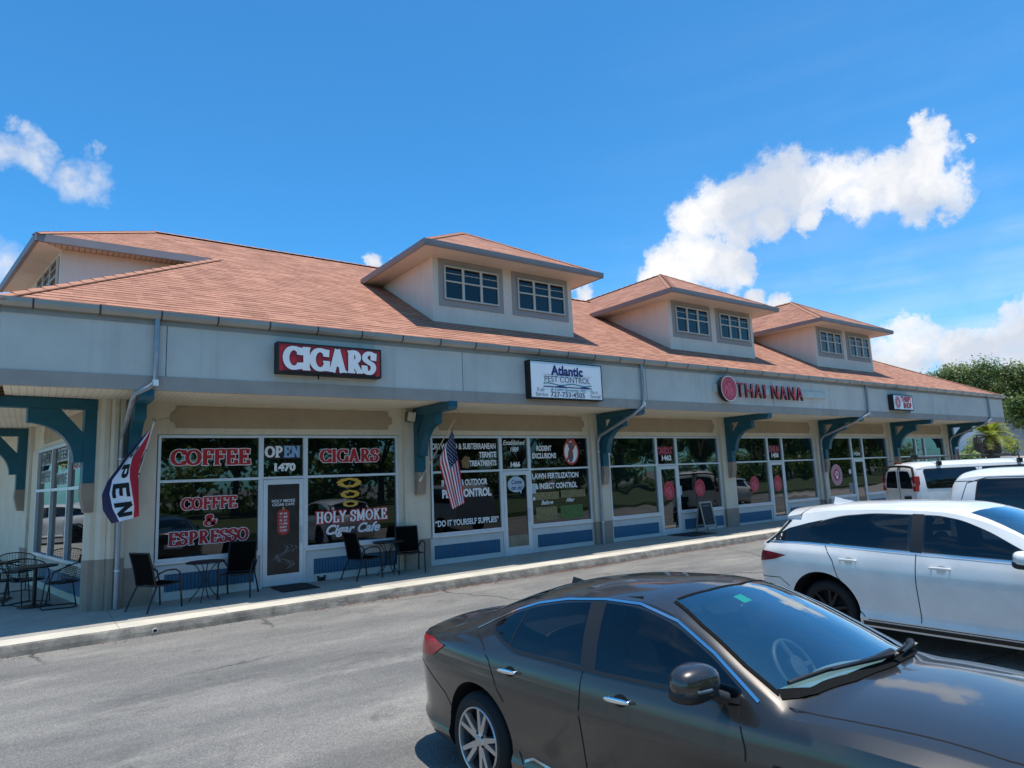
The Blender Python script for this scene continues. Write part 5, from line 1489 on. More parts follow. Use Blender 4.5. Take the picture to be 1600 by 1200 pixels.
class Car:
    """a body given by curves along x: zc centre line, zb belt line, yb belt half width, zr/yr roof rail, w widest, z0 sill"""
    NL, NG, NT = 16, 8, 14
    def __init__(s, P):
        s.P = P; s.cache = {}
        s.prof = P.get('prof', [(0, .935), (.10, .978), (.15, .985), (.20, .958), (.40, .972), (.62, .993), (.705, 1.004), (.73, .996), (.84, .982), (.93, .965)])
    def c(s, n, x):
        a = s.P[n]; return pchip([q[0] for q in a], [q[1] for q in a], x)
    def sec(s, x):
        k = round(x, 4)
        if k in s.cache: return s.cache[k]
        zc, zb, yb, w, z0 = (s.c(n, x) for n in ('zc', 'zb', 'yb', 'w', 'z0'))
        g0, g1 = s.P['gh']          # extent of the greenhouse
        if g0 < x < g1: zr, yr = max(s.c('zr', x), zb + .004), min(s.c('yr', x), yb - .012)
        else: zr, yr = zb + .004, yb - .012
        zc = max(zc, zr + .004)
        fs = [f for f, _ in s.prof] + [1.0]
        ws = [q * w for _, q in s.prof] + [yb]
        # keep the shoulder from bulging past the belt too sharply
        pts = [(0.0, z0), (.6 * ws[0], z0)]
        for i in range(s.NL + 1):
            f = i / s.NL
            pts.append((pchip(fs, ws, f), z0 + (zb - z0) * f))
        bow = s.P.get('bow', .02)
        for i in range(1, s.NG + 1):
            f = i / s.NG
            pts.append((yb + (yr - yb) * f + bow * math.sin(math.pi * f) * min(1, (zr - zb) / .3), zb + (zr - zb) * f))
        e = s.P.get('camber', 2.4)
        for i in range(1, s.NT + 1):
            f = i / s.NT; q = 1 - f
            q2 = q ** s.P.get('edge', 1.0)
            pts.append((yr * q, zr + (zc - zr) * (1 - q ** e)))
        s.cache[k] = pts
        return pts
    def Y(s, x, z):
        p = s.sec(x)[2:2 + s.NL + 1 + s.NG]
        return float(np.interp(z, [q[1] for q in p], [q[0] for q in p]))
    def Z(s, x, y):
        p = s.sec(x)[1 + s.NL + 1 + s.NG:][::-1]
        return float(np.interp(abs(y), [q[0] for q in p], [q[1] for q in p]))
    def shell(s, n=110):
        x0, x1 = s.P['ext']
        u = np.linspace(0, 1, n)
        xs_ = x0 + (x1 - x0) * (u + .06 * np.sin(2 * np.pi * u) * -1 / 1.0 * .5)
        mb = MB(); N = None
        for x in xs_:
            p = s.sec(float(x)); ring = [(float(x), y, z) for y, z in p] + [(float(x), -y, z) for y, z in p[1:-1][::-1]]
            N = len(ring); mb.v += ring
        for i in range(n - 1):
            for k in range(N):
                mb.f.append((i * N + k, i * N + (k + 1) % N, (i + 1) * N + (k + 1) % N, (i + 1) * N + k)); mb.m.append(0)
        mb.f.append(tuple(range(N))); mb.m.append(0)
        mb.f.append(tuple(range((n - 1) * N, n * N))[::-1]); mb.m.append(0)
        return mb
    # patches lying on the surface
    def pat(s, kind, poly, off, mat, name, parent, sides=(-1, 1), step=.05, angle=60, thick=0):
        bm = bmesh.new()
        vs = [bm.verts.new((p[0], p[1], 0)) for p in poly]
        bm.faces.new(vs)
        for ax in (0, 1):
            lo = min(p[ax] for p in poly); hi = max(p[ax] for p in poly)
            k = lo + step
            while k < hi - 1e-4:
                co = [0, 0, 0]; co[ax] = k; no = [0, 0, 0]; no[ax] = 1
                bmesh.ops.bisect_plane(bm, geom=bm.verts[:] + bm.edges[:] + bm.faces[:], plane_co=co, plane_no=no)
                k += step
        bm.verts.ensure_lookup_table()
        V0 = [(v.co.x, v.co.y) for v in bm.verts]; F = [[v.index for v in f.verts] for f in bm.faces]
        bm.verts.index_update()
        F = [[v.index for v in f.verts] for f in bm.faces]
        bm.free()
        outs = []
        for sd in sides:
            mb = MB()
            vv = []
            for a, b in V0:
                if kind == 'side': vv.append((a, sd * (s.Y(a, b) + off), b))
                else: vv.append((a, sd * b, s.Z(a, b) + off))
            mb.add(vv, F)
            me = mb.mesh(name, mat, angle)
            bm = bmesh.new(); bm.from_mesh(me)
            bmesh.ops.recalc_face_normals(bm, faces=bm.faces)
            tot = Vector((0, 0, 0))
            for f in bm.faces: tot += f.normal * f.calc_area()
            if (kind == 'side' and tot.y * sd < 0) or (kind != 'side' and tot.z < 0):
                bmesh.ops.reverse_faces(bm, faces=bm.faces)
            bm.to_mesh(me); bm.free()
            outs.append(link(name, me, parent))
        return outs
    def strip(s, mb, kind, pts, w, off, sd=1, step=.04, closed=False):
        """narrow ribbon along a polyline on the surface, added to mb"""
        d = []
        for a, b in zip(pts[:-1], pts[1:]):
            n = max(1, int(math.hypot(b[0] - a[0], b[1] - a[1]) / step))
            d += [(a[0] + (b[0] - a[0]) * k / n, a[1] + (b[1] - a[1]) * k / n) for k in range(n)]
        d.append(pts[-1])
        L, Q = [], []
        for i, p in enumerate(d):
            t = Vector((d[min(i + 1, len(d) - 1)][0] - d[max(i - 1, 0)][0], d[min(i + 1, len(d) - 1)][1] - d[max(i - 1, 0)][1])).normalized()
            nn = Vector((-t.y, t.x)) * w / 2
            for lst, sg in ((L, 1), (Q, -1)):
                a, b = p[0] + nn.x * sg, p[1] + nn.y * sg
                lst.append((a, sd * (s.Y(a, b) + off), b) if kind == 'side' else (a, sd * b, s.Z(a, b) + off))
        for i in range(len(d) - 1):
            mb.quad(L[i], L[i + 1], Q[i + 1], Q[i])

def rounded(poly, r, n=4):
    """round the corners of a 2-D polygon"""
    out = []; N = len(poly)
    rr = r if isinstance(r, (list, tuple)) else [r] * N
    for i in range(N):
        p, a, b = Vector(poly[i]), Vector(poly[i - 1]), Vector(poly[(i + 1) % N])
        k = min(rr[i], (a - p).length * .45, (b - p).length * .45)
        if k < 1e-4: out.append(tuple(p)); continue
        A_, B_ = p + (a - p).normalized() * k, p + (b - p).normalized() * k
        for j in range(n + 1):
            t = j / n; out.append(tuple(A_ * (1 - t) ** 2 + p * 2 * t * (1 - t) + B_ * t * t))
    return out

def boolean_shell(name, mb, mats, cutters, parent, angle=32):
    """body shell with the wheel wells and cabin cut out of it"""
    me = mb.mesh(name, mats)
    bm = bmesh.new(); bm.from_mesh(me); bmesh.ops.recalc_face_normals(bm, faces=bm.faces); bm.to_mesh(me); bm.free()
    o = link(name, me); tmp = []
    for cmb, mat in cutters:
        cme = cmb.mesh('cut', mat)
        bm = bmesh.new(); bm.from_mesh(cme); bmesh.ops.recalc_face_normals(bm, faces=bm.faces); bm.to_mesh(cme); bm.free()
        c = link('cut', cme); tmp.append(c)
        md = o.modifiers.new('b', 'BOOLEAN'); md.operation = 'DIFFERENCE'; md.object = c; md.solver = 'EXACT'
        md.material_mode = 'TRANSFER'
    bpy.context.view_layer.update()
    nm = bpy.data.meshes.new_from_object(o.evaluated_get(bpy.context.evaluated_depsgraph_get()))
    nm.name = name
    for c in tmp: bpy.data.objects.remove(c)
    bpy.data.objects.remove(o)
    nm.polygons.foreach_set('use_smooth', [True] * len(nm.polygons)); nm.set_sharp_from_angle(angle=R(angle))
    return link(name, nm, parent)

def wheel(parent, x, y, r, sd, spokes=5, rimr=.235, wdt=.215, twin=True, rimmat=None):
    """wheel with a face towards side sd; parts: tyre (the wheel itself), rim"""
    M = Matrix.Translation((x, y, r)) @ Matrix.Rotation(R(-90 * sd), 4, 'X')     # local +Z points outwards
    h = wdt / 2; mb = MB()
    mb.lathe([(rimr - .01, -h), (r - .05, -h), (r - .012, -h + .03), (r, -h + .06), (r, h - .06), (r - .012, h - .03), (r - .05, h - .002), (rimr + .02, h - .004), (rimr + .003, h - .012), (rimr - .002, h - .03)], M, 48)
    w = mb.build('wheel', MT['rubber'], parent, 40)
    mb = MB()
    mb.lathe([(rimr + .004, h - .012), (rimr - .002, h - .004), (rimr - .012, h - .008), (rimr - .02, h - .05), (rimr - .03, -h + .02)], M, 48)
    for k in range(spokes):
        for q in ((-1, 1) if twin else (0,)):
            a0 = 2 * math.pi * k / spokes + q * .10; a1 = 2 * math.pi * k / spokes + q * .21
            w0, w1 = (.017, .014) if twin else (.04, .032)
            p0, p1 = Vector((.04 * math.cos(a0), .04 * math.sin(a0), 0)), Vector(((rimr - .008) * math.cos(a1), (rimr - .008) * math.sin(a1), 0))
            n_ = Vector((-(p1 - p0).y, (p1 - p0).x, 0)).normalized()
            zf, zo = h - .030, h - .012
            tp = [p0 + n_ * w0 * 1.2 + Vector((0, 0, zf)), p1 + n_ * w1 + Vector((0, 0, zo)), p1 - n_ * w1 + Vector((0, 0, zo)), p0 - n_ * w0 * 1.2 + Vector((0, 0, zf))]
            bt = [v - Vector((0, 0, .035)) + (n_ * .006 if i in (0, 1) else -n_ * .006) for i, v in enumerate(tp)]
            vs = [M @ v for v in tp + bt]
            mb.add(vs, [(0, 1, 2, 3), (0, 4, 5, 1), (1, 5, 6, 2), (2, 6, 7, 3), (3, 7, 4, 0)])
    mb.lathe([(0, h - .014), (.03, h - .014), (.036, h - .022), (.062, h - .028), (.068, h - .05)], M, 24)
    mb.build('rim', rimmat or MT['alloy'], w, 35)
    mb = MB(); mb.lathe([(0, h - .085), (rimr - .025, h - .085)], M, 32)
    for k in range(5):
        a = 2 * math.pi * (k + .5) / 5
        mb.lathe([(0, h - .02), (.010, h - .021), (.011, h - .03)], M @ Matrix.Translation((.052 * math.cos(a), .052 * math.sin(a), 0)), 8)
    mb.build('brake_disc', MT['carblack'], w)
    return w

def blobmesh(name, cx, cy, cz, rx, ry, rz, mat, parent, n=20, m=12, shape=None):
    mb = MB()
    def fn(u, v):
        a, b = 2 * math.pi * u, math.pi * (v - .5)
        sgn = lambda t, p: math.copysign(abs(t) ** p, t)
        p = .75
        x, y, z = sgn(math.cos(b), p) * sgn(math.cos(a), p), sgn(math.cos(b), p) * sgn(math.sin(a), p), sgn(math.sin(b), p)
        if shape: x, y, z = shape(x, y, z)
        return (cx + rx * x, cy + ry * y, cz + rz * z)
    mb.grid(fn, n, m)
    me = mb.mesh(name, mat)
    bm = bmesh.new(); bm.from_mesh(me); bmesh.ops.remove_doubles(bm, verts=bm.verts, dist=1e-5); bmesh.ops.recalc_face_normals(bm, faces=bm.faces); bm.to_mesh(me); bm.free()
    me.polygons.foreach_set('use_smooth', [True] * len(me.polygons))
    return link(name, me, parent)

def cyl_cut(x, r, y0, y1):
    mb = MB(); n = 40
    mb.prism([(x + r * math.cos(2 * math.pi * k / n), y0, r * .86 + r * math.sin(2 * math.pi * k / n)) for k in range(n)], (0, y1 - y0, 0))
    return mb

def handle(car, x, z, sd, mat, parent, L=.20, rec=None):
    y = car.Y(x, z)
    h = blobmesh('door_handle', x, sd * (y + .030), z, L / 2, .012, .016, mat, parent, 16, 8)
    mb = MB()
    pts = [(x + .052 * math.cos(a) + .01, z - .004 + .034 * math.sin(a)) for a in [2 * math.pi * k / 16 for k in range(16)]]
    mb.poly([(a, sd * (car.Y(a, b) + .0035), b) for a, b in pts]); mb.build('handle_recess', rec or MT['carblack'], h)
    for q in (-1, 1):
        mb = MB(); mb.tube([(x + q * L * .40, sd * (y - .005), z), (x + q * L * .40, sd * (y + .028), z)], .010, 8); mb.build('handle_mount', mat, h, 50)
    return h

def cabin(t, gz_=.0, wheel_y=.37, x0=.62, seat_z=.50, parts=True):
    """dashboard, steering wheel, seats and inner mirror"""
    mb = MB(); mb.grid(lambda u, v: (x0 + .58 * (1 - u) - .05 * math.sin(v * math.pi), -.66 + 1.32 * v, .86 + .06 * math.sin(math.pi * u) - .05 * u + (.04 * math.exp(-((v - .78) / .16) ** 2) if .2 < u < .95 else 0)), 10, 14)
    mb.prism([(x0, -.66, .5), (x0, .66, .5), (x0, .66, .81), (x0, -.66, .81)], (.3, 0, 0))
    mb.build('dashboard', MT['dash'], t, 60)
    C0 = Vector((x0 - .16, wheel_y, .84)); ax = Vector((.85, 0, .50)).normalized()
    M = Matrix.Translation(C0) @ ax.to_track_quat('Z', 'X').to_matrix().to_4x4()
    mb = MB()
    mb.tube([M @ Vector((.185 * math.cos(R(12 * k)), .185 * math.sin(R(12 * k)), 0)) for k in range(31)], .016, 8, cap=False)
    for a in (0, 180, 270):
        mb.tube([M @ Vector((.05 * math.cos(R(a)), .05 * math.sin(R(a)), .02)), M @ Vector((.18 * math.cos(R(a)), .18 * math.sin(R(a)), 0))], .018, 6)
    mb.lathe([(0, -.01), (.06, -.005), (.075, .03), (0, .04)], M, 16)
    mb.build('steering_wheel', MT['wheelgrey'], t, 50)
    for sy in (-.37, .37):
        s_ = blobmesh('seat', -.28, sy, .78, .12, .25, .36, MT['seat'], t, 18, 12, lambda x, y, z: (x - .45 * z, y * (1 - .12 * z), z))
        blobmesh('headrest', -.45, sy, 1.20, .06, .14, .09, MT['seat'], s_, 14, 10)
    blobmesh('rear_seat', -1.05, 0, .80, .12, .60, .26, MT['seat'], t, 18, 12, lambda x, y, z: (x - .5 * z, y, z))

# --- the bronze-grey saloon in the foreground
SED = dict(ext=(-2.49, 2.38), gh=(-2.0, 1.10), bow=.022, camber=2.3,
  zc=[(-2.49, .88), (-2.45, 1.06), (-2.36, 1.105), (-2.15, 1.125), (-1.9, 1.135), (-1.55, 1.25), (-1.2, 1.352), (-.8, 1.428), (-.35, 1.458), (.08, 1.450), (.34, 1.408), (.55, 1.325), (.82, 1.20), (1.1, 1.06), (1.24, 1.005), (1.32, .998), (1.6, .962), (2.0, .88), (2.25, .78), (2.38, .64)],
  zb=[(-2.49, .86), (-2.4, 1.0), (-2.2, 1.035), (-1.85, 1.035), (-1.3, 1.01), (-.7, .98), (-.2, .955), (.4, .925), (1.0, .905), (1.3, .905), (1.6, .885), (2.0, .81), (2.25, .70), (2.38, .56)],
  yb=[(-2.49, .55), (-2.35, .70), (-2.1, .785), (-1.6, .825), (-1, .845), (0, .855), (.8, .85), (1.2, .825), (1.6, .79), (2.0, .70), (2.25, .56), (2.38, .38)],
  zr=[(-2.0, 1.04), (-1.7, 1.115), (-1.3, 1.235), (-.9, 1.315), (-.4, 1.365), (.05, 1.355), (.30, 1.305), (.54, 1.21), (.82, 1.055), (1.1, .905)],
  yr=[(-2.0, .74), (-1.6, .68), (-1.2, .635), (-.8, .61), (-.3, .60), (.1, .61), (.4, .65), (.8, .745), (1.1, .80)],
  w=[(-2.49, .60), (-2.42, .70), (-2.3, .80), (-2.1, .872), (-1.7, .908), (-1.4, .916), (-.8, .912), (0, .912), (.9, .912), (1.4, .914), (1.8, .885), (2.1, .79), (2.3, .62), (2.38, .46)],
  z0=[(-2.49, .48), (-2.4, .34), (-2.1, .25), (-1.6, .21), (-1, .185), (1, .185), (2.0, .19), (2.38, .28)])
car = Car(SED)
S = thing('sedan', 'dark bronze grey saloon car parked in the foreground, front end cut off by the frame', 'car', (2.54, -11.05, -.195), R(-87))
S.rotation_euler = (-.02, -.06, R(-87))
cuts = [(cyl_cut(1.3975, .40, -1.2, -.55), MT['carblack']), (cyl_cut(1.3975, .40, .55, 1.2), MT['carblack']),
        (cyl_cut(-1.3975, .40, -1.2, -.55), MT['carblack']), (cyl_cut(-1.3975, .40, .55, 1.2), MT['carblack'])]
WS = [(.365, 0), (.325, .28), (.245, .50), (.26, .535), (.50, .62), (.80, .70), (1.00, .735), (1.10, .60), (1.17, .35), (1.20, 0)]
wsfull = WS + [(a, -b) for a, b in WS[::-1] if b != 0]
mbw = MB(); mbw.prism([(a, b, .74) for a, b in wsfull], (0, 0, .9))
def hexa(x0, x1, y0, z0, X0, X1, Y0, z1):
    m_b = MB(); m_b.add([(x0, -y0, z0), (x1, -y0, z0), (x1, y0, z0), (x0, y0, z0), (X0, -Y0, z1), (X1, -Y0, z1), (X1, Y0, z1), (X0, Y0, z1)],
        [(3, 2, 1, 0), (4, 5, 6, 7), (0, 1, 5, 4), (1, 2, 6, 5), (2, 3, 7, 6), (3, 0, 4, 7)]); return m_b
mbc = hexa(-1.35, .72, .63, .46, -.86, .30, .49, 1.315)
FW = rounded([(.80, .957), (.845, .985), (.64, 1.115), (.36, 1.25), (.06, 1.325), (-.23, 1.338), (-.16, .972)], [.02, .02, .05, .1, .1, .01, .01])
RW = rounded([(-.29, .985), (-.365, 1.335), (-.60, 1.322), (-.90, 1.282), (-1.12, 1.225), (-1.30, 1.15), (-1.22, 1.09), (-.98, 1.012)], [.01, .01, .1, .1, .06, .02, .09, .1])
RG = [(-1.08, 0), (-1.05, .35), (-1.00, .50), (-1.30, .56), (-1.78, .62), (-1.86, .3), (-1.88, 0)]
def inset(poly, k):
    cx_ = sum(p[0] for p in poly) / len(poly); cz_ = sum(p[1] for p in poly) / len(poly)
    return [(cx_ + (a - cx_) * k, cz_ + (b - cz_) * k) for a, b in poly]
def side_cut(poly, k=.965):
    m_ = MB(); m_.prism([(a, -1.3, b) for a, b in inset(poly, k)], (0, 2.6, 0)); return (m_, MT['interior'])
rgf = [(a, b) for a, b in RG] + [(a, -b) for a, b in RG[::-1] if b]
mbr = MB(); mbr.prism([(a, b, 1.0) for a, b in inset(rgf, .95)], (0, 0, .7))
body = boolean_shell('body', car.shell(), [MT['bronze']], cuts + [(mbw, MT['interior']), (mbc, MT['interior']), (mbr, MT['interior']), side_cut(FW), side_cut(RW)], S)
car.pat('top', [(a - .0, b) for a, b in wsfull], .004, MT['wsglass'], 'windshield', S, (1,), .06)
cabin(S)
mb = MB()     # black surround of the windscreen and the cowl below it
car.strip(mb, 'top', [(.365, 0), (.325, .28), (.25, .50)], .022, .006); car.strip(mb, 'top', [(.365, 0), (.325, .28), (.25, .50)], .022, .006, -1)
for sd in (1, -1):
    car.strip(mb, 'top', [(.25, .525), (.50, .62), (.80, .70), (1.0, .735)], .022, .0062, sd)
    car.strip(mb, 'top', [(1.00, .735), (1.105, .60), (1.18, .35), (1.21, 0)], .055, .0064, sd)
mb.build('window_trim', MT['coverblack'], S, 60)
# side glass, pillars, bright trim
for sd in (-1, 1):
    car.pat('side', FW, .004, MT['tglass'], 'side_window', S, (sd,), .05)
    car.pat('side', RW, .004, MT['tglass'], 'side_window', S, (sd,), .05)
    car.pat('side', [(-.16, .968), (-.23, 1.341), (-.365, 1.338), (-.29, .982)], .005, MT['blackp'], 'door_pillar', S, (sd,), .06)
    mb = MB()
    car.strip(mb, 'side', [(.93, .955), (.64, 1.138), (.36, 1.273), (.06, 1.346), (-.25, 1.358), (-.60, 1.343), (-.90, 1.303), (-1.12, 1.246), (-1.34, 1.165), (-1.5, 1.10)], .013, .006, sd)
    mb.build('chrome_trim', MT['chrome'], S, 60)
    mb = MB()
    car.strip(mb, 'side', [(.84, .945), (.4, .948), (-.2, .962), (-.6, .98), (-.95, .998), (-1.10, 1.04), (-1.24, 1.09), (-1.31, 1.14)], .022, .0055, sd)
    car.strip(mb, 'side', [(-1.02, 1.03), (-.985, 1.255)], .014, .0058, sd)
    mb.build('window_seal', MT['blackp'], S, 60)
    mb = MB(); k = .009
    car.strip(mb, 'side', [(-.262, .96), (-.275, .7), (-.27, .30)], k, .0015, sd)
    car.strip(mb, 'side', [(-1.50, 1.085), (-1.33, 1.0), (-1.22, .92), (-1.13, .78), (-1.045, .66)], k, .0015, sd)
    car.strip(mb, 'side', [(-.93, .36), (-.85, .265), (-.27, .255), (.80, .255)], k, .0015, sd)
    car.strip(mb, 'side', [(.83, .93), (.88, .75), (.87, .45), (.80, .26)], k, .0015, sd)
    car.strip(mb, 'side', [(-2.42, .80), (-2.2, .79), (-1.83, .60), (-1.76, .52)], k, .0015, sd)
    car.strip(mb, 'top', [(1.06, .765), (1.4, .735), (1.9, .64), (2.2, .52)], .008, .0015, sd)
    mb.build('panel_gaps', MT['carblack'], S, 60)
    tl = car.pat('side', rounded([(-2.45, 1.00), (-2.02, .995), (-1.82, .955), (-2.0, .865), (-2.45, .83)], [.01, .05, .02, .04, .01]), .007, MT['lampred'], 'tail_light', S, (sd,), .04)
    handle(car, -.97, .875, sd, MT['chrome'], S, .21); handle(car, .06, .845, sd, MT['chrome'], S, .21)
    # fender vent
    v = car.pat('side', rounded([(1.02, .715), (1.36, .70), (1.40, .675), (1.34, .655), (1.03, .672)], .015), .003, MT['carblack'], 'fender_vent', S, (sd,), .05)[0]
    mb = MB(); car.strip(mb, 'side', [(1.05, .692), (1.34, .676)], .012, .010, sd); mb.build('vent_trim', MT['chrome'], v)
    mb = MB(); car.strip(mb, 'side', [(.80, .315), (.2, .30), (-.5, .31), (-.78, .345), (-.86, .315)], .016, .004, sd); mb.build('side_strip', MT['alloy'], S, 60)  # bright strip stands in for light caught on the lower door crease
    # mirror
    m = blobmesh('side_mirror', .70, sd * 1.03, 1.055, .10, .135, .085, MT['bronze'], S, 22, 14, lambda x, y, z, q=sd: (x * (1 - .25 * y * q) + .1 * (1 - z * z), y, z * (1 + .1 * y * q * -1)))
    blobmesh('mirror_base', .705, sd * 1.03, 1.012, .094, .136, .050, MT['blackp'], m, 18, 10)
    mb = MB(); mb.tube([(.78, sd * .865, .955), (.75, sd * .92, .985), (.72, sd * .98, 1.005)], [.035, .03, .026], 10); mb.build('mirror_stalk', MT['blackp'], m, 60)
    mb = MB(); mb.tube([(.785, sd * .955, 1.030), (.808, sd * 1.02, 1.030), (.785, sd * 1.10, 1.030)], .009, 6); mb.build('turn_signal', MT['alloy'], m, 60)
    for x in (1.3975, -1.3975): wheel(S, x, sd * .80, .334, sd)
    if sd == 1: m.location.z = -.05; m.scale = (.9, .95, .9); m.location.y = .03
    car.pat('side', [(1.7, .62), (2.2, .60), (2.25, .68), (1.75, .76)], .006, MT['lampwhite'], 'headlight', S, (sd,), .05)
rg = RG
car.pat('top', rg + [(a, -b) for a, b in rg[::-1] if b], .004, MT['tglass'], 'rear_window', S, (1,), .08)
mb = MB()     # sharkfin antenna
mb.add([(-1.20, -.022, 1.35), (-1.20, .022, 1.35), (-1.04, .0, 1.385), (-1.19, 0, 1.415), (-1.14, -.005, 1.405), (-1.14, .005, 1.405)], [(0, 2, 4), (2, 1, 5), (0, 4, 3), (1, 3, 5), (2, 5, 4), (4, 5, 3), (0, 3, 1)])
mb.build('roof_antenna', MT['blackp'], S)
for pts_ in ([(1.195, .10), (1.19, -.12), (1.12, -.42), (1.04, -.66)], [(1.13, .52), (1.17, .42), (1.205, .22), (1.19, -.06)]):     # wipers parked along the cowl
    f = lambda p, h: (p[0], p[1], car.Z(p[0], p[1]) + h)
    mb = MB(); mb.tube([f((pts_[0][0] + .02, pts_[0][1]), .03), f(pts_[0], .045), f(pts_[1], .045), f(pts_[2], .036)], [.03, .024, .014, .008], 8)
    mb.tube([f((p[0] - .03, p[1]), .022) for p in pts_[0:]], .011, 6)
    mb.build('wiper', MT['black'], S, 60)
car.pat('top', [(.455, -.22), (.455, -.14), (.53, -.14), (.53, -.22)], .002, MT['sticker'], 'permit_sticker', S, (1,), .1)
blobmesh('rear_view_mirror', .42, 0, 1.27, .02, .12, .035, MT['black'], S, 14, 8)
mb = MB()
for k in (-1, 1): mb.tube([(.03, k * .56, car.Z(.03, .55) + .002), (-1.02, k * .56, car.Z(-1.02, .55) + .002)], .006, 5)
mb.build('roof_seam', MT['blackp'], S)
mb = MB(); mb.box(-2.502, -2.49, -.25, .25, .62, .75); mb.build('number_plate', MT['white'], S)

# --- white crossover
RX = dict(ext=(-2.44, 2.42), gh=(-2.34, 1.32), bow=.02, camber=2.6,
  zc=[(-2.44, .80), (-2.40, 1.08), (-2.30, 1.20), (-2.10, 1.38), (-1.95, 1.555), (-1.87, 1.625), (-1.6, 1.662), (-1.2, 1.697), (-.5, 1.712), (.1, 1.695), (.4, 1.63), (.8, 1.45), (1.15, 1.25), (1.38, 1.125), (1.46, 1.115), (1.7, 1.10), (2.0, 1.05), (2.25, .93), (2.42, .72)],
  zb=[(-2.44, .78), (-2.40, 1.0), (-2.2, 1.13), (-1.8, 1.175), (-1.3, 1.165), (-.5, 1.135), (.3, 1.11), (1.0, 1.085), (1.4, 1.05), (1.8, .99), (2.1, .90), (2.42, .62)],
  yb=[(-2.44, .58), (-2.3, .74), (-2.0, .825), (-1.5, .86), (-.5, .875), (.8, .875), (1.3, .85), (1.7, .80), (2.1, .68), (2.42, .40)],
  zr=[(-2.34, 1.14), (-2.14, 1.29), (-1.97, 1.45), (-1.87, 1.53), (-1.65, 1.565), (-1.3, 1.605), (-.6, 1.625), (0, 1.605), (.35, 1.535), (.7, 1.40), (1.0, 1.24), (1.32, 1.06)],
  yr=[(-2.34, .70), (-2.1, .64), (-1.6, .655), (-.6, .66), (.1, .655), (.5, .70), (1.0, .79), (1.32, .83)],
  w=[(-2.44, .62), (-2.38, .74), (-2.2, .87), (-1.8, .935), (-1.4, .948), (-.8, .935), (0, .93), (.9, .935), (1.4, .947), (1.8, .92), (2.1, .82), (2.3, .66), (2.42, .48)],
  z0=[(-2.44, .52), (-2.3, .36), (-1.9, .27), (-1, .235), (1, .235), (2.0, .24), (2.42, .32)],
  prof=[(0, .93), (.08, .965), (.14, .985), (.20, .955), (.38, .972), (.60, .995), (.72, 1.0), (.84, .985), (.93, .965)])
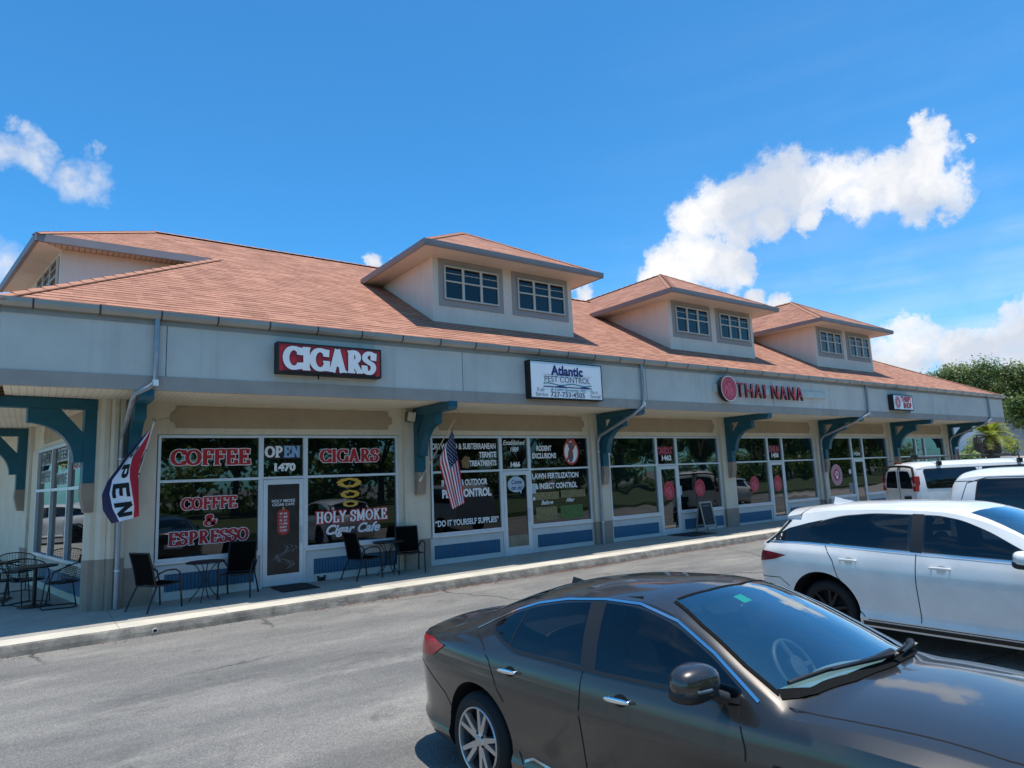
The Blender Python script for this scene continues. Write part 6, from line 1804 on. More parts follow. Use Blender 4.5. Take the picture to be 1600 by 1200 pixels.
def make_suv():
    car = Car(RX)
    S = thing('suv', '', 'car')
    cuts = [(cyl_cut(x, .455, a, b), MT['carblack']) for x in (1.395, -1.395) for a, b in ((-1.2, -.52), (.52, 1.2))]
    WS = [(.40, 0), (.36, .3), (.27, .56), (.6, .64), (1.0, .75), (1.22, .79), (1.30, .6), (1.36, .3), (1.39, 0)]
    full = WS + [(a, -b) for a, b in WS[::-1] if b]
    mbw = MB(); mbw.prism([(a, b, .86) for a, b in full], (0, 0, .9))
    FW = rounded([(.98, 1.125), (.84, 1.215), (.50, 1.41), (.22, 1.525), (-.02, 1.57), (-.17, 1.575), (-.17, 1.16)], [.03, .05, .1, .1, .05, .01, .02])
    RW = rounded([(-.30, 1.165), (-.30, 1.578), (-.75, 1.585), (-1.15, 1.548), (-1.42, 1.48), (-1.60, 1.38), (-1.50, 1.285), (-1.28, 1.20)], [.01, .01, .1, .1, .1, .06, .1, .1])
    mbc = hexa(-1.95, .90, .66, .50, -1.72, .42, .53, 1.57)
    boolean_shell('body', car.shell(100), [MT['whitep']], cuts + [(mbw, MT['interior']), (mbc, MT['interior']), side_cut(FW), side_cut(RW, .95)], S)
    car.pat('top', full, .004, MT['wsglass'], 'windshield', S, (1,), .07)
    DP = [(-1.40, 1.488), (-1.565, 1.38), (-1.47, 1.285), (-1.25, 1.195), (-1.6, 1.205), (-2.0, 1.20), (-2.22, 1.185), (-2.17, 1.24), (-1.88, 1.37), (-1.6, 1.445)]
    for sd in (-1, 1):
        car.pat('side', FW, .004, MT['tglass'], 'side_window', S, (sd,), .06); car.pat('side', RW, .004, MT['tglass'], 'side_window', S, (sd,), .06)
        car.pat('side', [(-.17, 1.15), (-.17, 1.58), (-.30, 1.583), (-.30, 1.155)], .005, MT['blackp'], 'door_pillar', S, (sd,), .06)
        car.pat('side', DP, .0022, MT['cglass'], 'rear_pillar_panel', S, (sd,), .06)
        mb = MB()
        car.strip(mb, 'side', [(1.0, 1.105), (.3, 1.128), (-.3, 1.145), (-1.28, 1.182), (-1.62, 1.190), (-2.0, 1.187), (-2.2, 1.172)], .016, .006, sd)
        mb.build('chrome_trim', MT['chrome'], S, 60)
        mb = MB(); k = .010
        car.strip(mb, 'side', [(-.235, 1.14), (-.25, .8), (-.25, .33)], k, .0015, sd)
        car.strip(mb, 'side', [(-1.33, 1.175), (-1.22, 1.0), (-1.17, .80), (-1.10, .72)], k, .0015, sd)
        car.strip(mb, 'side', [(-.95, .42), (-.85, .33), (.9, .33), (.98, .5), (1.0, .8), (.97, 1.03)], k, .0015, sd)
        car.strip(mb, 'side', [(-2.4, .70), (-2.0, .72), (-1.86, .62)], k, .0015, sd)
        car.strip(mb, 'top', [(1.3, .80), (1.7, .75), (2.1, .6)], .009, .0015, sd)
        mb.build('panel_gaps', MT['carblack'], S, 60)
        mb = MB(); car.strip(mb, 'side', [(.92, .285), (-.92, .285)], .05, .006, sd); mb.build('sill_trim', MT['blackp'], S, 60)
        car.pat('side', rounded([(-2.40, 1.06), (-2.15, 1.055), (-1.86, 1.025), (-2.05, .96), (-2.40, .90)], [.01, .05, .01, .04, .01]), .008, MT['lampdark'], 'tail_light', S, (sd,), .04)
        handle(car, -1.02, 1.02, sd, MT['whitep'], S, .24, MT['recess']); handle(car, .02, 1.0, sd, MT['whitep'], S, .24, MT['recess'])
        m = blobmesh('side_mirror', .86, sd * 1.05, 1.17, .10, .125, .085, MT['whitep'], S, 22, 14, lambda x, y, z, q=sd: (x * (1 - .25 * y * q) + .1 * (1 - z * z), y, z))
        blobmesh('mirror_base', .86, sd * 1.05, 1.125, .095, .122, .05, MT['blackp'], m, 16, 10)
        mb = MB(); mb.tube([(.94, sd * .89, 1.06), (.90, sd * .96, 1.08), (.87, sd * 1.02, 1.10)], [.035, .03, .03], 10); mb.build('mirror_stalk', MT['blackp'], m, 60)
        for x in (1.395, -1.395): wheel(S, x, sd * .70, .365, sd, 5, .25, .235, True, MT['shadealloy'])
        car.pat('side', [(1.75, .78), (2.2, .70), (2.25, .78), (1.9, .90)], .006, MT['lampwhite'], 'headlight', S, (sd,), .05)
    for sd in (-1, 1): car.pat('side', [(-1.91, 1.475), (-2.01, 1.38), (-2.12, 1.28), (-2.30, 1.15), (-2.22, 1.15), (-2.03, 1.30), (-1.86, 1.47)], .006, MT['cglass'], 'rear_pillar_panel', S, (sd,), .04)
    rg = [(-1.90, 0), (-1.90, .45), (-1.91, .57), (-2.31, .63), (-2.315, 0)]
    car.pat('top', rg + [(a, -b) for a, b in rg[::-1] if b], .006, MT['cglass'], 'rear_window', S, (1,), .05)
    mb = MB()      # roof spoiler
    def sp(u, v, lo):
        q = abs(2 * v - 1); x = -1.72 - (.30 - .08 * q ** 3) * u
        zt = car.Z(-1.72, .66 * q) + .004 + (1.615 - 1.655) * u - .004 * q
        return (x, (-.70 + 1.40 * v) * (1 - .04 * u), zt - (0 if not lo else .05 - .035 * u + .012))
    mb.grid(lambda u, v: sp(u, v, 0), 8, 20); mb.grid(lambda u, v: sp(u, 1 - v, 1), 8, 20)
    mb.grid(lambda u, v: tuple(a_ + (b_ - a_) * u for a_, b_ in zip(sp(1, v, 0), sp(1, v, 1))), 1, 20)
    for vv in (0, 1): mb.grid(lambda u, v: tuple(a_ + (b_ - a_) * v for a_, b_ in zip(sp(u, vv, 0), sp(u, vv, 1))), 8, 1)
    mb.build('rear_spoiler', MT['whitep'], S, 50)
    mb = MB(); mb.add([(-1.62, -.03, 1.64), (-1.62, .03, 1.64), (-1.30, 0, 1.685), (-1.60, 0, 1.755), (-1.48, -.008, 1.72), (-1.48, .008, 1.72)], [(0, 2, 4), (2, 1, 5), (0, 4, 3), (1, 3, 5), (2, 5, 4), (4, 5, 3), (0, 3, 1)])
    mb.build('roof_antenna', MT['whitep'], S)
    cabin(S, x0=.78)
    return S
U = make_suv()
U2 = copy_tree(U)
U.location = (8.06, -10.62, gz(8, -10.6)); U.rotation_euler = (0, 0, R(-90))
tag(U, 'white crossover with black floating rear pillar parked beyond the bronze saloon', 'car')
U3 = copy_tree(U)
U3.location = (-6.2, 21, sz(-6)); U3.rotation_euler = (0, 0, R(15)); tag(U3, 'white crossover in the side lot, seen only mirrored in the angled windows', 'car')
U2.location = (31.0, -9.6, gz(31, -9.6)); U2.rotation_euler = (0, 0, R(-45))
tag(U2, 'white crossover parked farther along the row, seen only mirrored in the restaurant windows', 'car')

# --- vans
def van_curves(L0, L1, H, belt, wd, hood, rake):
    return dict(ext=(L0, L1), gh=(L0 + .02, L1 - .55), bow=.03, camber=3.2,
      zc=[(L0, H * .80), (L0 + .04, H * .90), (L0 + .16, H * .965), (L0 + .6, H * .995), (0, H), (L1 - 1.9, H * .99), (L1 - 1.6, H * .965), (L1 - .98, hood + .06), (L1 - .85, hood), (L1 - .3, hood - .08), (L1 - .08, hood - .22), (L1, .62)],
      zb=[(L0, belt - .08), (L0 + .1, belt), (0, belt - .01), (L1 - 1.2, belt - .05), (L1 - .8, hood - .05), (L1 - .3, hood - .16), (L1, .55)],
      yb=[(L0, wd * .90), (L0 + .08, wd * .96), (L0 + .4, wd * .985), (0, wd * .985), (L1 - 1.2, wd * .97), (L1 - .5, wd * .88), (L1, wd * .62)],
      zr=[(L0 + .02, H * .76), (L0 + .06, H * .83), (L0 + .2, H * .905), (L0 + .7, H * .93), (0, H * .935), (L1 - 1.9, H * .925), (L1 - 1.6, H * .88), (L1 - .9, hood - .02), (L1 - .55, hood - .08)],
      yr=[(L0 + .02, wd * .80), (L0 + .2, wd * .815), (0, wd * .82), (L1 - 1.8, wd * .81), (L1 - .9, wd * .86), (L1 - .55, wd * .86)],
      w=[(L0, wd * .93), (L0 + .1, wd * .98), (L0 + .5, wd), (0, wd), (L1 - 1, wd * .985), (L1 - .4, wd * .93), (L1, wd * .72)],
      z0=[(L0, .48), (L0 + .3, .38), (0, .34), (L1 - .5, .34), (L1, .42)],
      prof=[(0, .95), (.10, .98), (.2, .985), (.4, 1.0), (.6, 1.0), (.8, .995), (.93, .988)])
def make_van(name, label, C, wins, loc, rz, wb0, wb1, lampz, rear_doors):
    car = Car(C); x0, x1 = C['ext']
    S = thing(name, label, 'van', loc, rz)
    cuts = [(cyl_cut(x, .43, a, b), MT['carblack']) for x in (wb0, wb1) for a, b in ((-1.4, -.62), (.62, 1.4))]
    boolean_shell('body', car.shell(100), [MT['whitev']], cuts, S)
    for sd in (-1, 1):
        for wv in wins:
            w = car.pat('side', rounded(wv, .07), .005, MT['cglass'], 'side_window', S, (sd,), .08)[0]
            mb = MB(); rp = rounded(wv, .07); rp.append(rp[0]); car.strip(mb, 'side', rp, .022, .007, sd); mb.build('window_seal', MT['blackp'], w, 60)
        mb = MB()
        for wv in wins: car.strip(mb, 'side', [(wv[-1][0] + .07, .42), (wv[-1][0] + .07, C['zc'][4][1] * .90)], .010, .002, sd)
        car.strip(mb, 'side', [(x0 + .12, C['zc'][4][1] * .885), (x1 - 2.0, C['zc'][4][1] * .895)], .012, .002, sd)
        mb.build('panel_gaps', MT['carblack'], S, 60)
        mb = MB(); car.strip(mb, 'side', [(x0 + .55, .74), (x1 - 1.2, .74)], .07, .012, sd); mb.build('side_strip', MT['whitev'], S, 60)
        m = blobmesh('side_mirror', x1 - 1.25, sd * (C['w'][3][1] + .14), 1.28, .06, .10, .14, MT['blackp'], S, 16, 10)
        car.pat('side', [(x1 - .35, .72), (x1 - .05, .70), (x1 - .06, .85), (x1 - .36, .92)], .006, MT['lampwhite'], 'headlight', S, (sd,), .05)
        for x in (wb0, wb1): wheel(S, x, sd * (C['w'][3][1] - .14), .36, sd, 5, .21, .23, False)
    # rear end
    wd = C['w'][3][1]; H = C['zc'][4][1]
    xr = x0 - .012
    if rear_doors:
        bt = C['zb'][1][1]
        for sd in (-1, 1):
            g = rounded([(sd * .06, bt + .02), (sd * .06, H * .87), (sd * .62, H * .86), (sd * .76, bt + .3), (sd * .80, bt + .02)], .07)
            mb = MB(); mb.poly([(xr, a, b) for a, b in g]); w = mb.build('rear_window', MT['cglass'], S)
            mb = MB()
            for a, b in zip(g, g[1:] + g[:1]): mb.tube([(xr - .004, a[0], a[1]), (xr - .004, b[0], b[1])], .014, 5)
            mb.build('window_frame', MT['whitev'], w)
            mb = MB(); mb.prism([(x0 - .03, sd * (wd * .80), lampz), (x0 - .03, sd * (wd * .955), lampz), (x0 - .03, sd * (wd * .935), lampz + .45), (x0 - .03, sd * (wd * .79), lampz + .45)], (.16, 0, 0), 0)
            mb.prism([(x0 - .034, sd * (wd * .815), lampz + .16), (x0 - .034, sd * (wd * .945), lampz + .16), (x0 - .034, sd * (wd * .94), lampz + .24), (x0 - .034, sd * (wd * .812), lampz + .24)], (.01, 0, 0), 1)
            bevel(mb.build('tail_light', [MT['lampred'], MT['lampwhite']], S), .015)
            mb = MB(); mb.tube([(xr - .02, sd * .74, .75), (xr - .02, sd * .74, .85)], .02, 6); mb.tube([(xr - .02, sd * .76, 1.5), (xr - .02, sd * .76, 1.6)], .02, 6); mb.build('door_hinge', MT['blackp'], S)
        mb = MB(); mb.box(x0 - .016, x0 - .012, -.008, .008, .55, H * .90); mb.build('panel_gaps', MT['carblack'], S)
        mb = MB(); mb.box(x0 - .04, x0 - .005, -.62, -.28, .80, 1.02); mb.build('number_plate', MT['cab'], S)
        mb = MB(); mb.box(x0 - .06, x0 + .10, -.10, .10, H * .965, H * .985); mb.build('brake_light', MT['lampred'], S)
        arcp = [(x0 - .01, wd * .84 * math.cos(R(a)), H * .90 + .07 * math.sin(R(a))) for a in range(0, 181, 12)]
        mb = MB(); mb.tube([(x0 - .0, wd * .90, 1.2)] + arcp + [(x0 - .0, -wd * .90, 1.2)], .035, 8); mb.build('door_frame_trim', MT['blackp'], S, 60)
    mb = MB(); mb.box(x0 - .10, x0 + .05, -wd * .93, wd * .93, .45, .62); bevel(mb.build('bumper', MT['blackp'], S), .03)
    mb = MB()
    full = [(x1 - 1.58, -.60), (x1 - .98, -.74), (x1 - .92, 0), (x1 - .98, .74), (x1 - 1.58, .60)]
    car.pat('top', full, .006, MT['cglass'], 'windshield', S, (1,), .08)
    return S, car
HV = 2.00
C1 = van_curves(-2.75, 2.55, HV, 1.26, .98, 1.15, 1)
V1, vc1 = make_van('van', 'white van with long dark side glass parked past the crossover, cut by the right edge', C1,
    [[(-2.30, 1.285), (-2.24, 1.80), (.10, 1.81), (.10, 1.27)], [(.25, 1.27), (.25, 1.81), (.90, 1.79), (1.28, 1.30)]], (13.38, -11.45, gz(13.4, -11.4)), R(-90), -1.55, 1.65, .95, False)
mb = MB()
for sd in (-1, 1): vc1.strip(mb, 'side', [(-2.50, .75), (-2.52, 1.4), (-2.42, 1.74), (-2.1, 1.835), (1.0, 1.85)], .012, .003, sd)
mb.build('roof_seam', MT['blackp'], V1, 60)
C2 = van_curves(-2.85, 2.85, 2.08, 1.22, 1.0, 1.12, 1)
hd = R(-38)
cx0, cy0 = 20.5, -4.77         # near rear corner
vx = cx0 + 2.85 * math.cos(hd) - 1.0 * math.sin(hd); vy = cy0 + 2.85 * math.sin(hd) + 1.0 * math.cos(hd)
V2, vc2 = make_van('van', 'white van with ladder rack and twin dark rear windows, parked at an angle', C2,
    [[(-2.55, 1.26), (-2.55, 1.82), (-.98, 1.84), (-.98, 1.26)], [(-.80, 1.26), (-.80, 1.84), (.85, 1.84), (.85, 1.25)], [(1.02, 1.25), (1.02, 1.84), (1.40, 1.80), (1.80, 1.26)]], (vx, vy, gz(vx, vy)), hd, -1.75, 1.85, 1.18, True)
rack = thing('ladder_rack', 'black ladder rack on the roof of the angled white van', 'rack', (vx, vy, gz(vx, vy)), hd)
for x in (-2.05, .35):
    mb = MB(); mb.tube([(x, -.86, 1.95), (x, -.84, 2.16), (x, .84, 2.16), (x, .86, 1.95)], .022, 8)
    for s in (-1, 1): mb.box(x - .06, x + .06, s * .86 - .05, s * .86 + .05, 1.93, 2.06)
    mb.box(x - .05, x + .05, .30, .55, 2.17, 2.28)
    mb.build('crossbar', MT['blackp'], rack, 50)
mb = MB(); mb.tube([(-2.7, .75, 2.10), (-1, .75, 2.20), (.9, .75, 2.20)], .02, 6); mb.tube([(-2.2, .35, 2.20), (.9, .35, 2.20)], .02, 6); mb.build('ladder_rail', MT['blackp'], rack, 50)
# ------------------------------------------------------------------ vegetation
def leaf_cloud(mb, rnd, lumps, n, size, m=0):
    """leaf-sized faces in clumps: each lump is (x, y, z, r)"""
    tot = sum(l[3] ** 2 for l in lumps)
    for (x, y, z, r) in lumps:
        for _ in range(int(n * r * r / tot)):
            d = Vector((rnd.gauss(0, 1), rnd.gauss(0, 1), rnd.gauss(0, 1))).normalized()
            k = r * abs(rnd.gauss(.78, .36))
            p = Vector((x, y, z)) + Vector((d.x * k, d.y * k, d.z * k * .78))
            nrm = (d + Vector((rnd.uniform(-.8, .8), rnd.uniform(-.8, .8), rnd.uniform(-.2, 1.0)))).normalized()
            a = nrm.cross(Vector((rnd.uniform(-1, 1), rnd.uniform(-1, 1), rnd.uniform(-1, 1)))).normalized(); b = nrm.cross(a)
            s = size * rnd.uniform(.6, 1.35)
            mb.quad(p - a * s, p + b * s * .55, p + a * s, p - b * s * .55, m)

def tree_meshes(seed, h, spread, n, size, leafm, trunk_r, nl=26, lk=1.0):
    rnd = random.Random(seed)
    tk = MB(); tips = []
    fork = h * .30
    tk.tube([(0, 0, -.3), (.05, .02, fork * .5), (.08, -.05, fork)], [trunk_r * 1.3, trunk_r, trunk_r * .85], 9)
    for k in range(6):
        a = k * 1.05 + rnd.uniform(-.3, .3); r = spread * rnd.uniform(.45, .8); z = h * rnd.uniform(.55, .9)
        mid = (r * .45 * math.cos(a), r * .45 * math.sin(a), fork + (z - fork) * .55); end = (r * math.cos(a), r * math.sin(a), z)
        tk.tube([(.08, -.05, fork - .1), mid, end], [trunk_r * .55, trunk_r * .32, trunk_r * .1], 7)
        tips.append(end)
        for q in range(3):
            b = a + rnd.uniform(-.9, .9); e = (mid[0] + spread * .4 * math.cos(b), mid[1] + spread * .4 * math.sin(b), mid[2] + h * rnd.uniform(.05, .25))
            tk.tube([mid, e], [trunk_r * .22, trunk_r * .06], 5); tips.append(e)
    lumps = []
    for e in tips: lumps.append((e[0], e[1], e[2], spread * lk * rnd.uniform(.16, .28)))
    while len(lumps) < nl:
        a = rnd.uniform(0, 6.28); t = rnd.uniform(.35, 1.0); zz = rnd.uniform(.42, .97)
        rr = spread * t * math.sqrt(max(.05, 1 - ((zz - .6) / .48) ** 2))
        lumps.append((rr * math.cos(a), rr * math.sin(a), h * zz, spread * lk * rnd.uniform(.14, .28)))
    cr = MB(); leaf_cloud(cr, rnd, lumps, n, size)
    return tk.mesh('trunk', MT['bark'], 50), cr.mesh('crown', leafm)
def tree(label, meshes, loc, rz=0, sc=1, group=None, sxy=None):
    t = thing('tree', label, 'tree', loc, rz, group)
    t.scale = (sxy or sc, sxy or sc, sc)
    link('trunk', meshes[0], t); link('crown', meshes[1], t)
    return t
def on_ray(px, depth):
    d = CF + CR * ((px - 800) / FPX) - CU * ((720 - 600) / FPX)
    p = CAM + d * depth
    return p.x, p.y
big = tree_meshes(21, 9.0, 6.0, 36000, .125, MT['leaf'], .34, 95, .74)
mid_ = tree_meshes(22, 8.0, 4.2, 9000, .17, MT['leaf2'], .24, 30)
x, y = on_ray(1556, 68); tree('tall dense live oak standing above the right end of the shingle roof', big, (x, y, 1.6), .4, 1.14)
x, y = on_ray(1490, 72); tree('lower spreading oak left of the tall one, behind the roof hip', big, (x, y, 1.4), 2.2, .96)
x, y = on_ray(1668, 50); tree('leafy tree at the right edge of the photo in front of the pale house', mid_, (x, y, 1.2), 1.2, .82)
x, y = on_ray(1680, 66); tree('green tree beyond the right edge, behind the pale house', big, (x, y, 1.4), 3.1, 1.0)

# palm with a stout pineapple trunk
def palm():
    rnd = random.Random(4)
    x, y = on_ray(1553, 44)
    t = PT = thing('palm_tree', 'short stout palm with arching yellow green fronds by the end of the building', 'palm', (x, y, gz(x, y) - .05))
    mb = MB()
    prof = [(.24, 0), (.34, .25), (.44, .60), (.46, .95), (.40, 1.25), (.26, 1.42), (.12, 1.5)]
    mb.lathe([(r * 1.0, h) for r, h in prof], Matrix.Identity(4), 16)
    for k in range(150):
        h = rnd.uniform(.1, 1.4); a = rnd.uniform(0, 6.28); r = float(np.interp(h, [p[1] for p in prof], [p[0] for p in prof]))
        c, s = math.cos(a), math.sin(a)
        mb.add([(r * c - .06 * s, r * s + .06 * c, h), (r * c + .06 * s, r * s - .06 * c, h), ((r + .10) * c, (r + .10) * s, h + .10)], [(0, 1, 2)])
    mb.build('trunk', MT['palmbark'], t)
    mb = MB()
    for k in range(64):
        a = k * 2.399; el = rnd.uniform(.12, 1.25); L = rnd.uniform(1.5, 2.1)
        pts = []
        for j in range(12):
            q = j / 11; r = L * q * math.cos(el) * (1 - .12 * q); z = 1.45 + L * (q * math.sin(el) - .62 * q * q * (1.05 - .3 * el))
            pts.append(Vector((r * math.cos(a), r * math.sin(a), z)))
        mb.tube(pts, [.022 - .0015 * j for j in range(12)], 4)
        side = Vector((-math.sin(a), math.cos(a), 0))
        for j in range(2, 12):
            for hf in (0, .5):
                p = pts[j] if hf == 0 or j == 11 else pts[j].lerp(pts[j + 1], hf)
                fw = (pts[min(11, j + 1)] - pts[j - 1]).normalized(); ll = .36 * math.sin(math.pi * (j / 12) ** .8) + .08
                for sgn in (-1, 1):
                    tip = p + side * sgn * ll * .8 + fw * ll * .55 + Vector((0, 0, rnd.uniform(-.10, .06)))
                    mb.quad(p, p + fw * .035, tip, p - fw * .01)
    mb.build('crown', MT['frond'], t)
    t.scale = (1.12, 1.12, 1.08)
palm()
# shrubs, cut trunks and plants beside the end wall
def shrub(px, depth, z, r, lab, n=700, size=.10, group=None, mat='shrub', hh=1.0):
    rnd = random.Random(int(px)); x, y = on_ray(px, depth)
    mb = MB(); L = [(rnd.uniform(-.5, .5) * r, rnd.uniform(-.5, .5) * r, r * hh * rnd.uniform(.3, 1.2), r * rnd.uniform(.35, .6)) for _ in range(8)]
    leaf_cloud(mb, rnd, L, n, size)
    t = thing('shrub', lab, 'shrub', (x, y, gz(x, y) + z), 0, group)
    mb.build('foliage', MT[mat], t)
    mb = MB()
    for k in range(5): mb.tube([(0, 0, -.3), (rnd.uniform(-.4, .4) * r, rnd.uniform(-.4, .4) * r, r * .9)], [.03, .012], 5)
    mb.build('stems', MT['bark'], t)
shrub(1508, 42, .1, .9, 'bright broad leaved shrub beside the last teal bracket', 420, .17, mat='shrub')
shrub(1524, 46, .1, .9, 'pale leafed shrub between the dark stump and the palm', 420, .14, mat='shrub')
shrub(1537, 50, .0, .75, 'low green bush just left of the stout palm', 400, .11)
shrub(1584, 52, .1, 1.0, 'small bush right of the stout palm by the grey wall', 500, .10)
for px, dep, w_, h_, lab in ((1494, 41, .25, 2.0, 'dark leaning trunk close to the last bracket'), (1532, 43, .28, 1.9, 'thick dark stump left of the stout palm')):
    x, y = on_ray(px, dep)
    t = thing('tree_stump', lab, 'stump', (x, y, gz(x, y)))
    mb = MB(); rs = random.Random(px)
    mb.tube([(0, 0, -.2), (.04, .03, h_ * .4), (-.02, 0, h_ * .8), (.0, .02, h_)], [w_ * 1.2, w_, w_ * .95, w_ * .8], 10)
    for k in range(40):
        a, h = rs.uniform(0, 6.28), rs.uniform(.1, h_)
        mb.add([(w_ * math.cos(a), w_ * math.sin(a), h), (w_ * math.cos(a + .4), w_ * math.sin(a + .4), h), (w_ * 1.25 * math.cos(a + .2), w_ * 1.25 * math.sin(a + .2), h + .12)], [(0, 1, 2)])
    mb.build('trunk', MT['palmbark'], t)
# pale house and grey wall
x, y = on_ray(1583, 66)
t = thing('pale_house', 'pale blue white house partly hidden behind trees at the right edge', 'house', (x, y, 1.0), R(-24))
mb = MB(); mb.box(-4, 2.2, 0, 7, 0, 6.4); mb.build('wall', MT['house'], t)
mb = MB(); mb.prism([(-4.4, -.5, 6.35), (-4.4, 7.4, 6.35), (-4.4, 7.4, 6.5), (-4.4, 3.5, 7.6), (-4.4, -.5, 6.5)], (7.0, 0, 0)); mb.build('roof', MT['houseroof'], t)
for xx in (-2.9, -.6):
    mb = MB(); mb.box(xx - .45, xx + .45, -.06, -.01, 4.3, 5.9); w = mb.build('window', MT['winframe'], t)
    mb = MB(); mb.box(xx - .38, xx + .38, -.08, -.061, 4.37, 5.06); mb.box(xx - .38, xx + .38, -.08, -.061, 5.12, 5.83); mb.build('pane', MT['dglass'], w)
x, y = on_ray(1579, 56)
t = thing('block_wall', 'plain grey block wall behind the stout palm', 'wall', (x, y, gz(x, y)), R(-30))
mb = MB(); mb.box(-2.2, 1.5, 0, .2, 0, 2.2); mb.box(-2.25, 1.55, -.03, .23, 2.2, 2.28); mb.build('wall', MT['greywall'], t)

# across the street behind the photographer: verge and a row of trees (they fill the shop windows with green)
mb = MB()
mb.quad((-60, -60, .3), (150, -60, .3), (150, -15.6, .12), (-60, -15.6, .12)); mb.quad((-60, -15.6, .12), (150, -15.6, .12), (150, -15.4, -.5), (-60, -15.4, -.5))
g = mb.build('verge_grass', MT['grass']); g['kind'] = 'structure'
rt = tree_meshes(31, 11.5, 4.8, 7000, .30, MT['leaf3'], .25, 44)
rt2 = tree_meshes(32, 10.5, 5.0, 7000, .30, MT['leaf3'], .25, 44)
hd = MB(); rh = random.Random(77)
leaf_cloud(hd, rh, [(rh.uniform(-30, 135), -45 + rh.uniform(-2, 2), rh.uniform(.3, 4.5), rh.uniform(1.2, 2.4)) for _ in range(210)], 26000, .34)
hg = hd.build('undergrowth', MT['leaf3']); hg['kind'] = 'stuff'; tag(hg, 'dark green undergrowth filling in below the trees across the street', 'undergrowth')
order = ['first', 'second', 'third', 'fourth', 'fifth', 'sixth', 'seventh', 'eighth', 'ninth', 'tenth', 'eleventh', 'twelfth', 'thirteenth', 'fourteenth', 'fifteenth', 'sixteenth', 'seventeenth', 'eighteenth', 'nineteenth', 'twentieth']
rr = random.Random(8)
for k, (x_, y_) in enumerate([(-14, 52), (-20, 44), (-8, 58), (-27, 50)]):
    tree('%s tree behind the side lot, mirrored in the angled windows' % ['nearest', 'second nearest', 'third nearest', 'farthest'][k], rt if k % 2 else rt2, (x_, y_, -.2), k * 1.3, 1.0, 'trees behind the side lot')
for k in range(18):
    tree('%s tree from the left in the row across the street, mirrored in the shop windows' % order[k], rt if k % 2 else rt2,
         (-8 + k * 6.4 + rr.uniform(-1, 1), -38 + rr.uniform(-3, 3), -.3), rr.uniform(0, 6), rr.uniform(.85, 1.15), 'trees across the street')

# ------------------------------------------------------------------ sky, sun, camera
sun_dir = Vector((.075, -.080, 1)).normalized()          # towards the sun
el = math.asin(sun_dir.z); az = math.atan2(sun_dir.x, sun_dir.y)
wd_ = bpy.data.worlds.new('World'); SC.world = wd_; wd_.use_nodes = True
nt = wd_.node_tree; bg = nt.nodes['Background']
sky = node(nt, 'ShaderNodeTexSky', sky_type='NISHITA', sun_disc=False, sun_elevation=el, sun_rotation=az, altitude=10, air_density=1.0, dust_density=.6, ozone_density=1.6)
tc = node(nt, 'ShaderNodeTexCoord')
D_ = (tc, 'Generated')
nw = noise(nt, D_, 9.0, 7, .62)
nsub = node(nt, 'ShaderNodeVectorMath', {0: (nw, 'Color'), 1: (.5, .5, .5)}, operation='SUBTRACT')
nsc = node(nt, 'ShaderNodeVectorMath', {0: (nsub, 0), 'Scale': .09}, operation='SCALE')
wv = node(nt, 'ShaderNodeVectorMath', {0: D_, 1: (nsc, 0)}, operation='ADD')
def pdir(px, py):
    return (CF + CR * ((px - 800) / FPX) - CU * ((py - 600) / FPX)).normalized()
def zm(x0, y0, k, lst): return [(x0 + a / k, y0 + b / k, r / k) for a, b, r in lst]
dense = zm(980, 160, 2.58, [(300, 470, 105), (390, 430, 125), (480, 370, 120), (560, 330, 125), (640, 310, 120), (720, 350, 125), (800, 340, 125), (870, 320, 120), (900, 390, 110), (970, 350, 110), (1050, 340, 100),
     (1120, 300, 90), (1180, 250, 85), (1185, 165, 55), (1160, 100, 38), (1200, 360, 115), (1280, 350, 95), (1330, 410, 70), (1345, 270, 42), (1378, 205, 26), (560, 470, 95), (470, 520, 85), (720, 470, 62),
     (240, 590, 85), (160, 640, 85), (310, 640, 115), (400, 660, 100), (470, 690, 70), (110, 690, 70), (200, 700, 110), (505, 640, 45), (520, 805, 50), (610, 815, 48)])
dense += [(588, 404, 17), (620, 402, 12), (915, 456, 22), (890, 450, 14), (1385, 548, 42), (1430, 542, 48), (1490, 550, 46), (1545, 540, 48), (1600, 522, 54), (1650, 510, 70), (1600, 570, 45), (1750, 520, 90)]
thin = zm(0, 150, 4, [(20, 350, 75), (100, 370, 80), (190, 380, 75), (270, 300, 60), (180, 275, 55), (400, 460, 75), (480, 510, 85), (580, 520, 75), (540, 350, 40), (60, 175, 38), (-60, 360, 90)])
thin += [(0, 410, 26), (-30, 420, 40)]
def field(lst, kk=1.16):
    prev = None
    for px, py, r in lst:
        d = pdir(px, py); rad = r / FPX * kk * d.dot(CF)
        ds = node(nt, 'ShaderNodeVectorMath', {0: (wv, 0), 1: tuple(d)}, operation='DISTANCE')
        q = math_(nt, 'MULTIPLY_ADD', (ds, 'Value'), -1.0 / rad); q.inputs[2].default_value = 1.0
        if prev is None: prev = q
        else:
            m = nt.nodes.new('ShaderNodeMath'); m.operation = 'SMOOTH_MAX'
            nt.links.new(prev.outputs[0], m.inputs[0]); nt.links.new(q.outputs[0], m.inputs[1]); m.inputs[2].default_value = .12
            prev = m
    return prev
fd = field(dense); ft = field(thin, 1.5)
n2 = noise(nt, D_, 22.0, 10, .68)
n2c = math_(nt, 'MULTIPLY_ADD', (n2, 'Fac'), 1.7); n2c.inputs[2].default_value = -.78
fd2 = math_(nt, 'ADD', (fd, 0), (n2c, 0)); ft2 = math_(nt, 'ADD', (ft, 0), (n2c, 0))
rd = ramp(nt, (fd2, 0), [(0.0, 0.0), (.15, .20), (.38, .80), (.72, 1.0)])
rt_ = ramp(nt, (ft2, 0), [(0.0, 0.0), (.30, .26), (.80, .70), (1.2, .8)])
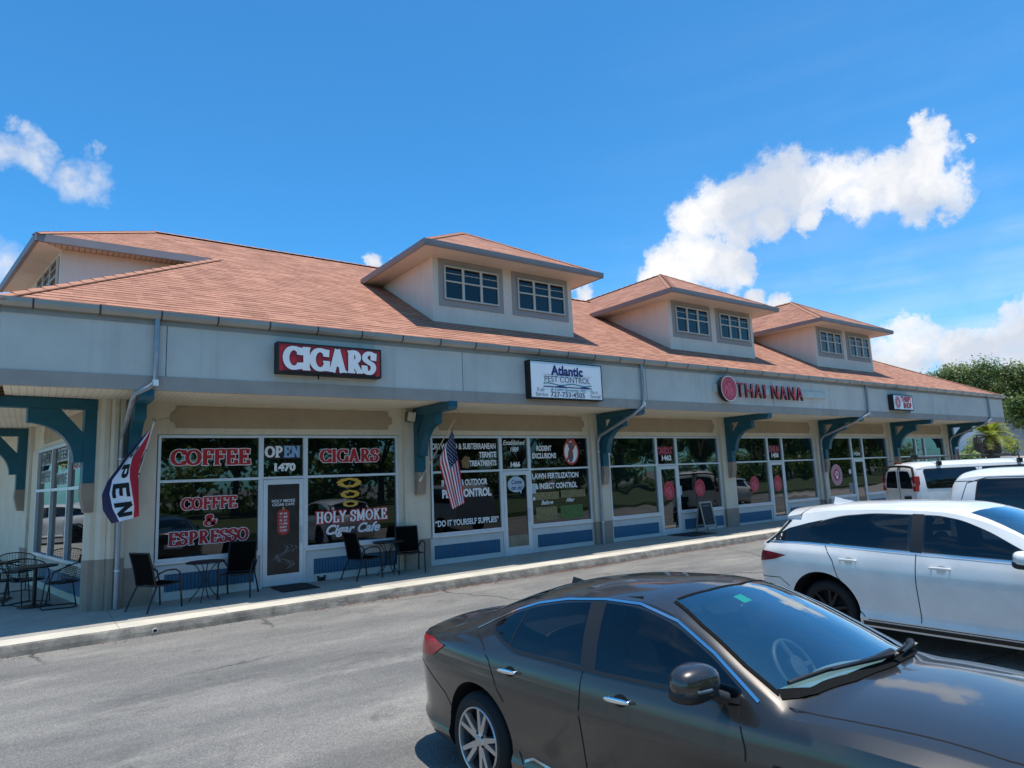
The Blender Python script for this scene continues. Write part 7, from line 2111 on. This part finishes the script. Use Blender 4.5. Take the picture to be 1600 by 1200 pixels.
# other fair-weather clouds in the part of the sky behind the photographer
dt = node(nt, 'ShaderNodeVectorMath', {0: D_, 1: tuple(CF)}, operation='DOT_PRODUCT')
mk_ = ramp(nt, (math_(nt, 'MULTIPLY_ADD', (dt, 'Value'), -1.0), 0), [(.0, 0.0), (.25, 1.0)])
mk_src = mk_.inputs['Fac'].links[0].from_node; mk_src.inputs[2].default_value = .40
n3 = noise(nt, D_, 3.2, 8, .6)
r3 = ramp(nt, (n3, 'Fac'), [(.55, 0.0), (.72, .75)])
gen = math_(nt, 'MULTIPLY', (r3, 'Color'), (mk_, 'Color'))
# pale haze band low on the right
sp = node(nt, 'ShaderNodeSeparateXYZ', {0: D_})
hz = ramp(nt, (sp, 'Z'), [(.0, .75), (.12, .55), (.22, .26), (.36, .04)])
ns = node(nt, 'ShaderNodeMapping', {'Vector': D_, 'Scale': (1.2, 1.2, 14.0)})
n4 = noise(nt, (ns, 0), 3.0, 4, .5)
r4 = ramp(nt, (n4, 'Fac'), [(.38, .45), (.65, 1.0)])
hzz = math_(nt, 'MULTIPLY', (hz, 'Color'), (r4, 'Color'))
dr_ = node(nt, 'ShaderNodeVectorMath', {0: D_, 1: tuple(pdir(1560, 520))}, operation='DOT_PRODUCT')
mr = ramp(nt, (dr_, 'Value'), [(.80, .12), (.97, 1.0)])
hz3 = math_(nt, 'MULTIPLY', (hzz, 0), (mr, 'Color'))
a1 = math_(nt, 'MAXIMUM', (rd, 'Color'), (rt_, 'Color')); a2 = math_(nt, 'MAXIMUM', (a1, 0), (gen, 0)); a3 = math_(nt, 'MAXIMUM', (a2, 0), (hz3, 0), True)
SKY_K = 7.2
nsh = noise(nt, (wv, 0), 9.0, 5, .55)
shade = ramp(nt, (nsh, 'Fac'), [(.40, (.62 * SKY_K, .69 * SKY_K, .82 * SKY_K)), (.60, (.97 * SKY_K, .98 * SKY_K, 1.0 * SKY_K))])
shade.color_ramp.elements[0].color = (.66, .72, .83, 1); shade.color_ramp.elements[1].color = (.99, .99, 1.0, 1)
cl = node(nt, 'ShaderNodeVectorMath', {0: (shade, 'Color'), 'Scale': SKY_K}, operation='SCALE')
tint0 = mixc(nt, 1.0, (sky, 'Color'), SKYTINT, 'MULTIPLY')
gr = ramp(nt, (node(nt, 'ShaderNodeSeparateXYZ', {0: D_}), 'Z'), [(.15, 1.0), (.62, .86)])
tint = mixc(nt, 1.0, (tint0, 2), (gr, 'Color'), 'MULTIPLY')
mx = mixc(nt, (a3, 0), (tint, 2), (cl, 0))
nt.links.new(mx.outputs[2], bg.inputs['Color'])
bg.inputs['Strength'].default_value = .142

sl = bpy.data.lights.new('sun', 'SUN'); sl.energy = SUN_E; sl.angle = R(.53); sl.color = (1.0, .955, .88)
so = bpy.data.objects.new('sun', sl); COL.objects.link(so); so.rotation_euler = sun_dir.to_track_quat('Z', 'Y').to_euler()

cam = bpy.data.cameras.new('camera'); co = bpy.data.objects.new('camera', cam); COL.objects.link(co)
cam.sensor_width = 36; cam.lens = FPX / 1600 * 36; cam.clip_end = 3000; cam.clip_start = .05
M = Matrix((CR, CU, -CF)).transposed().to_4x4(); M.translation = CAM
co.matrix_world = M
SC.camera = co
SC.view_settings.view_transform = 'Standard'; SC.view_settings.look = 'None'; SC.view_settings.exposure = 0; SC.view_settings.gamma = 1
SC.cycles.use_denoising = True
SC.cycles.max_bounces = 6; SC.cycles.diffuse_bounces = 3; SC.cycles.transparent_max_bounces = 8; SC.cycles.caustics_reflective = False; SC.cycles.caustics_refractive = False
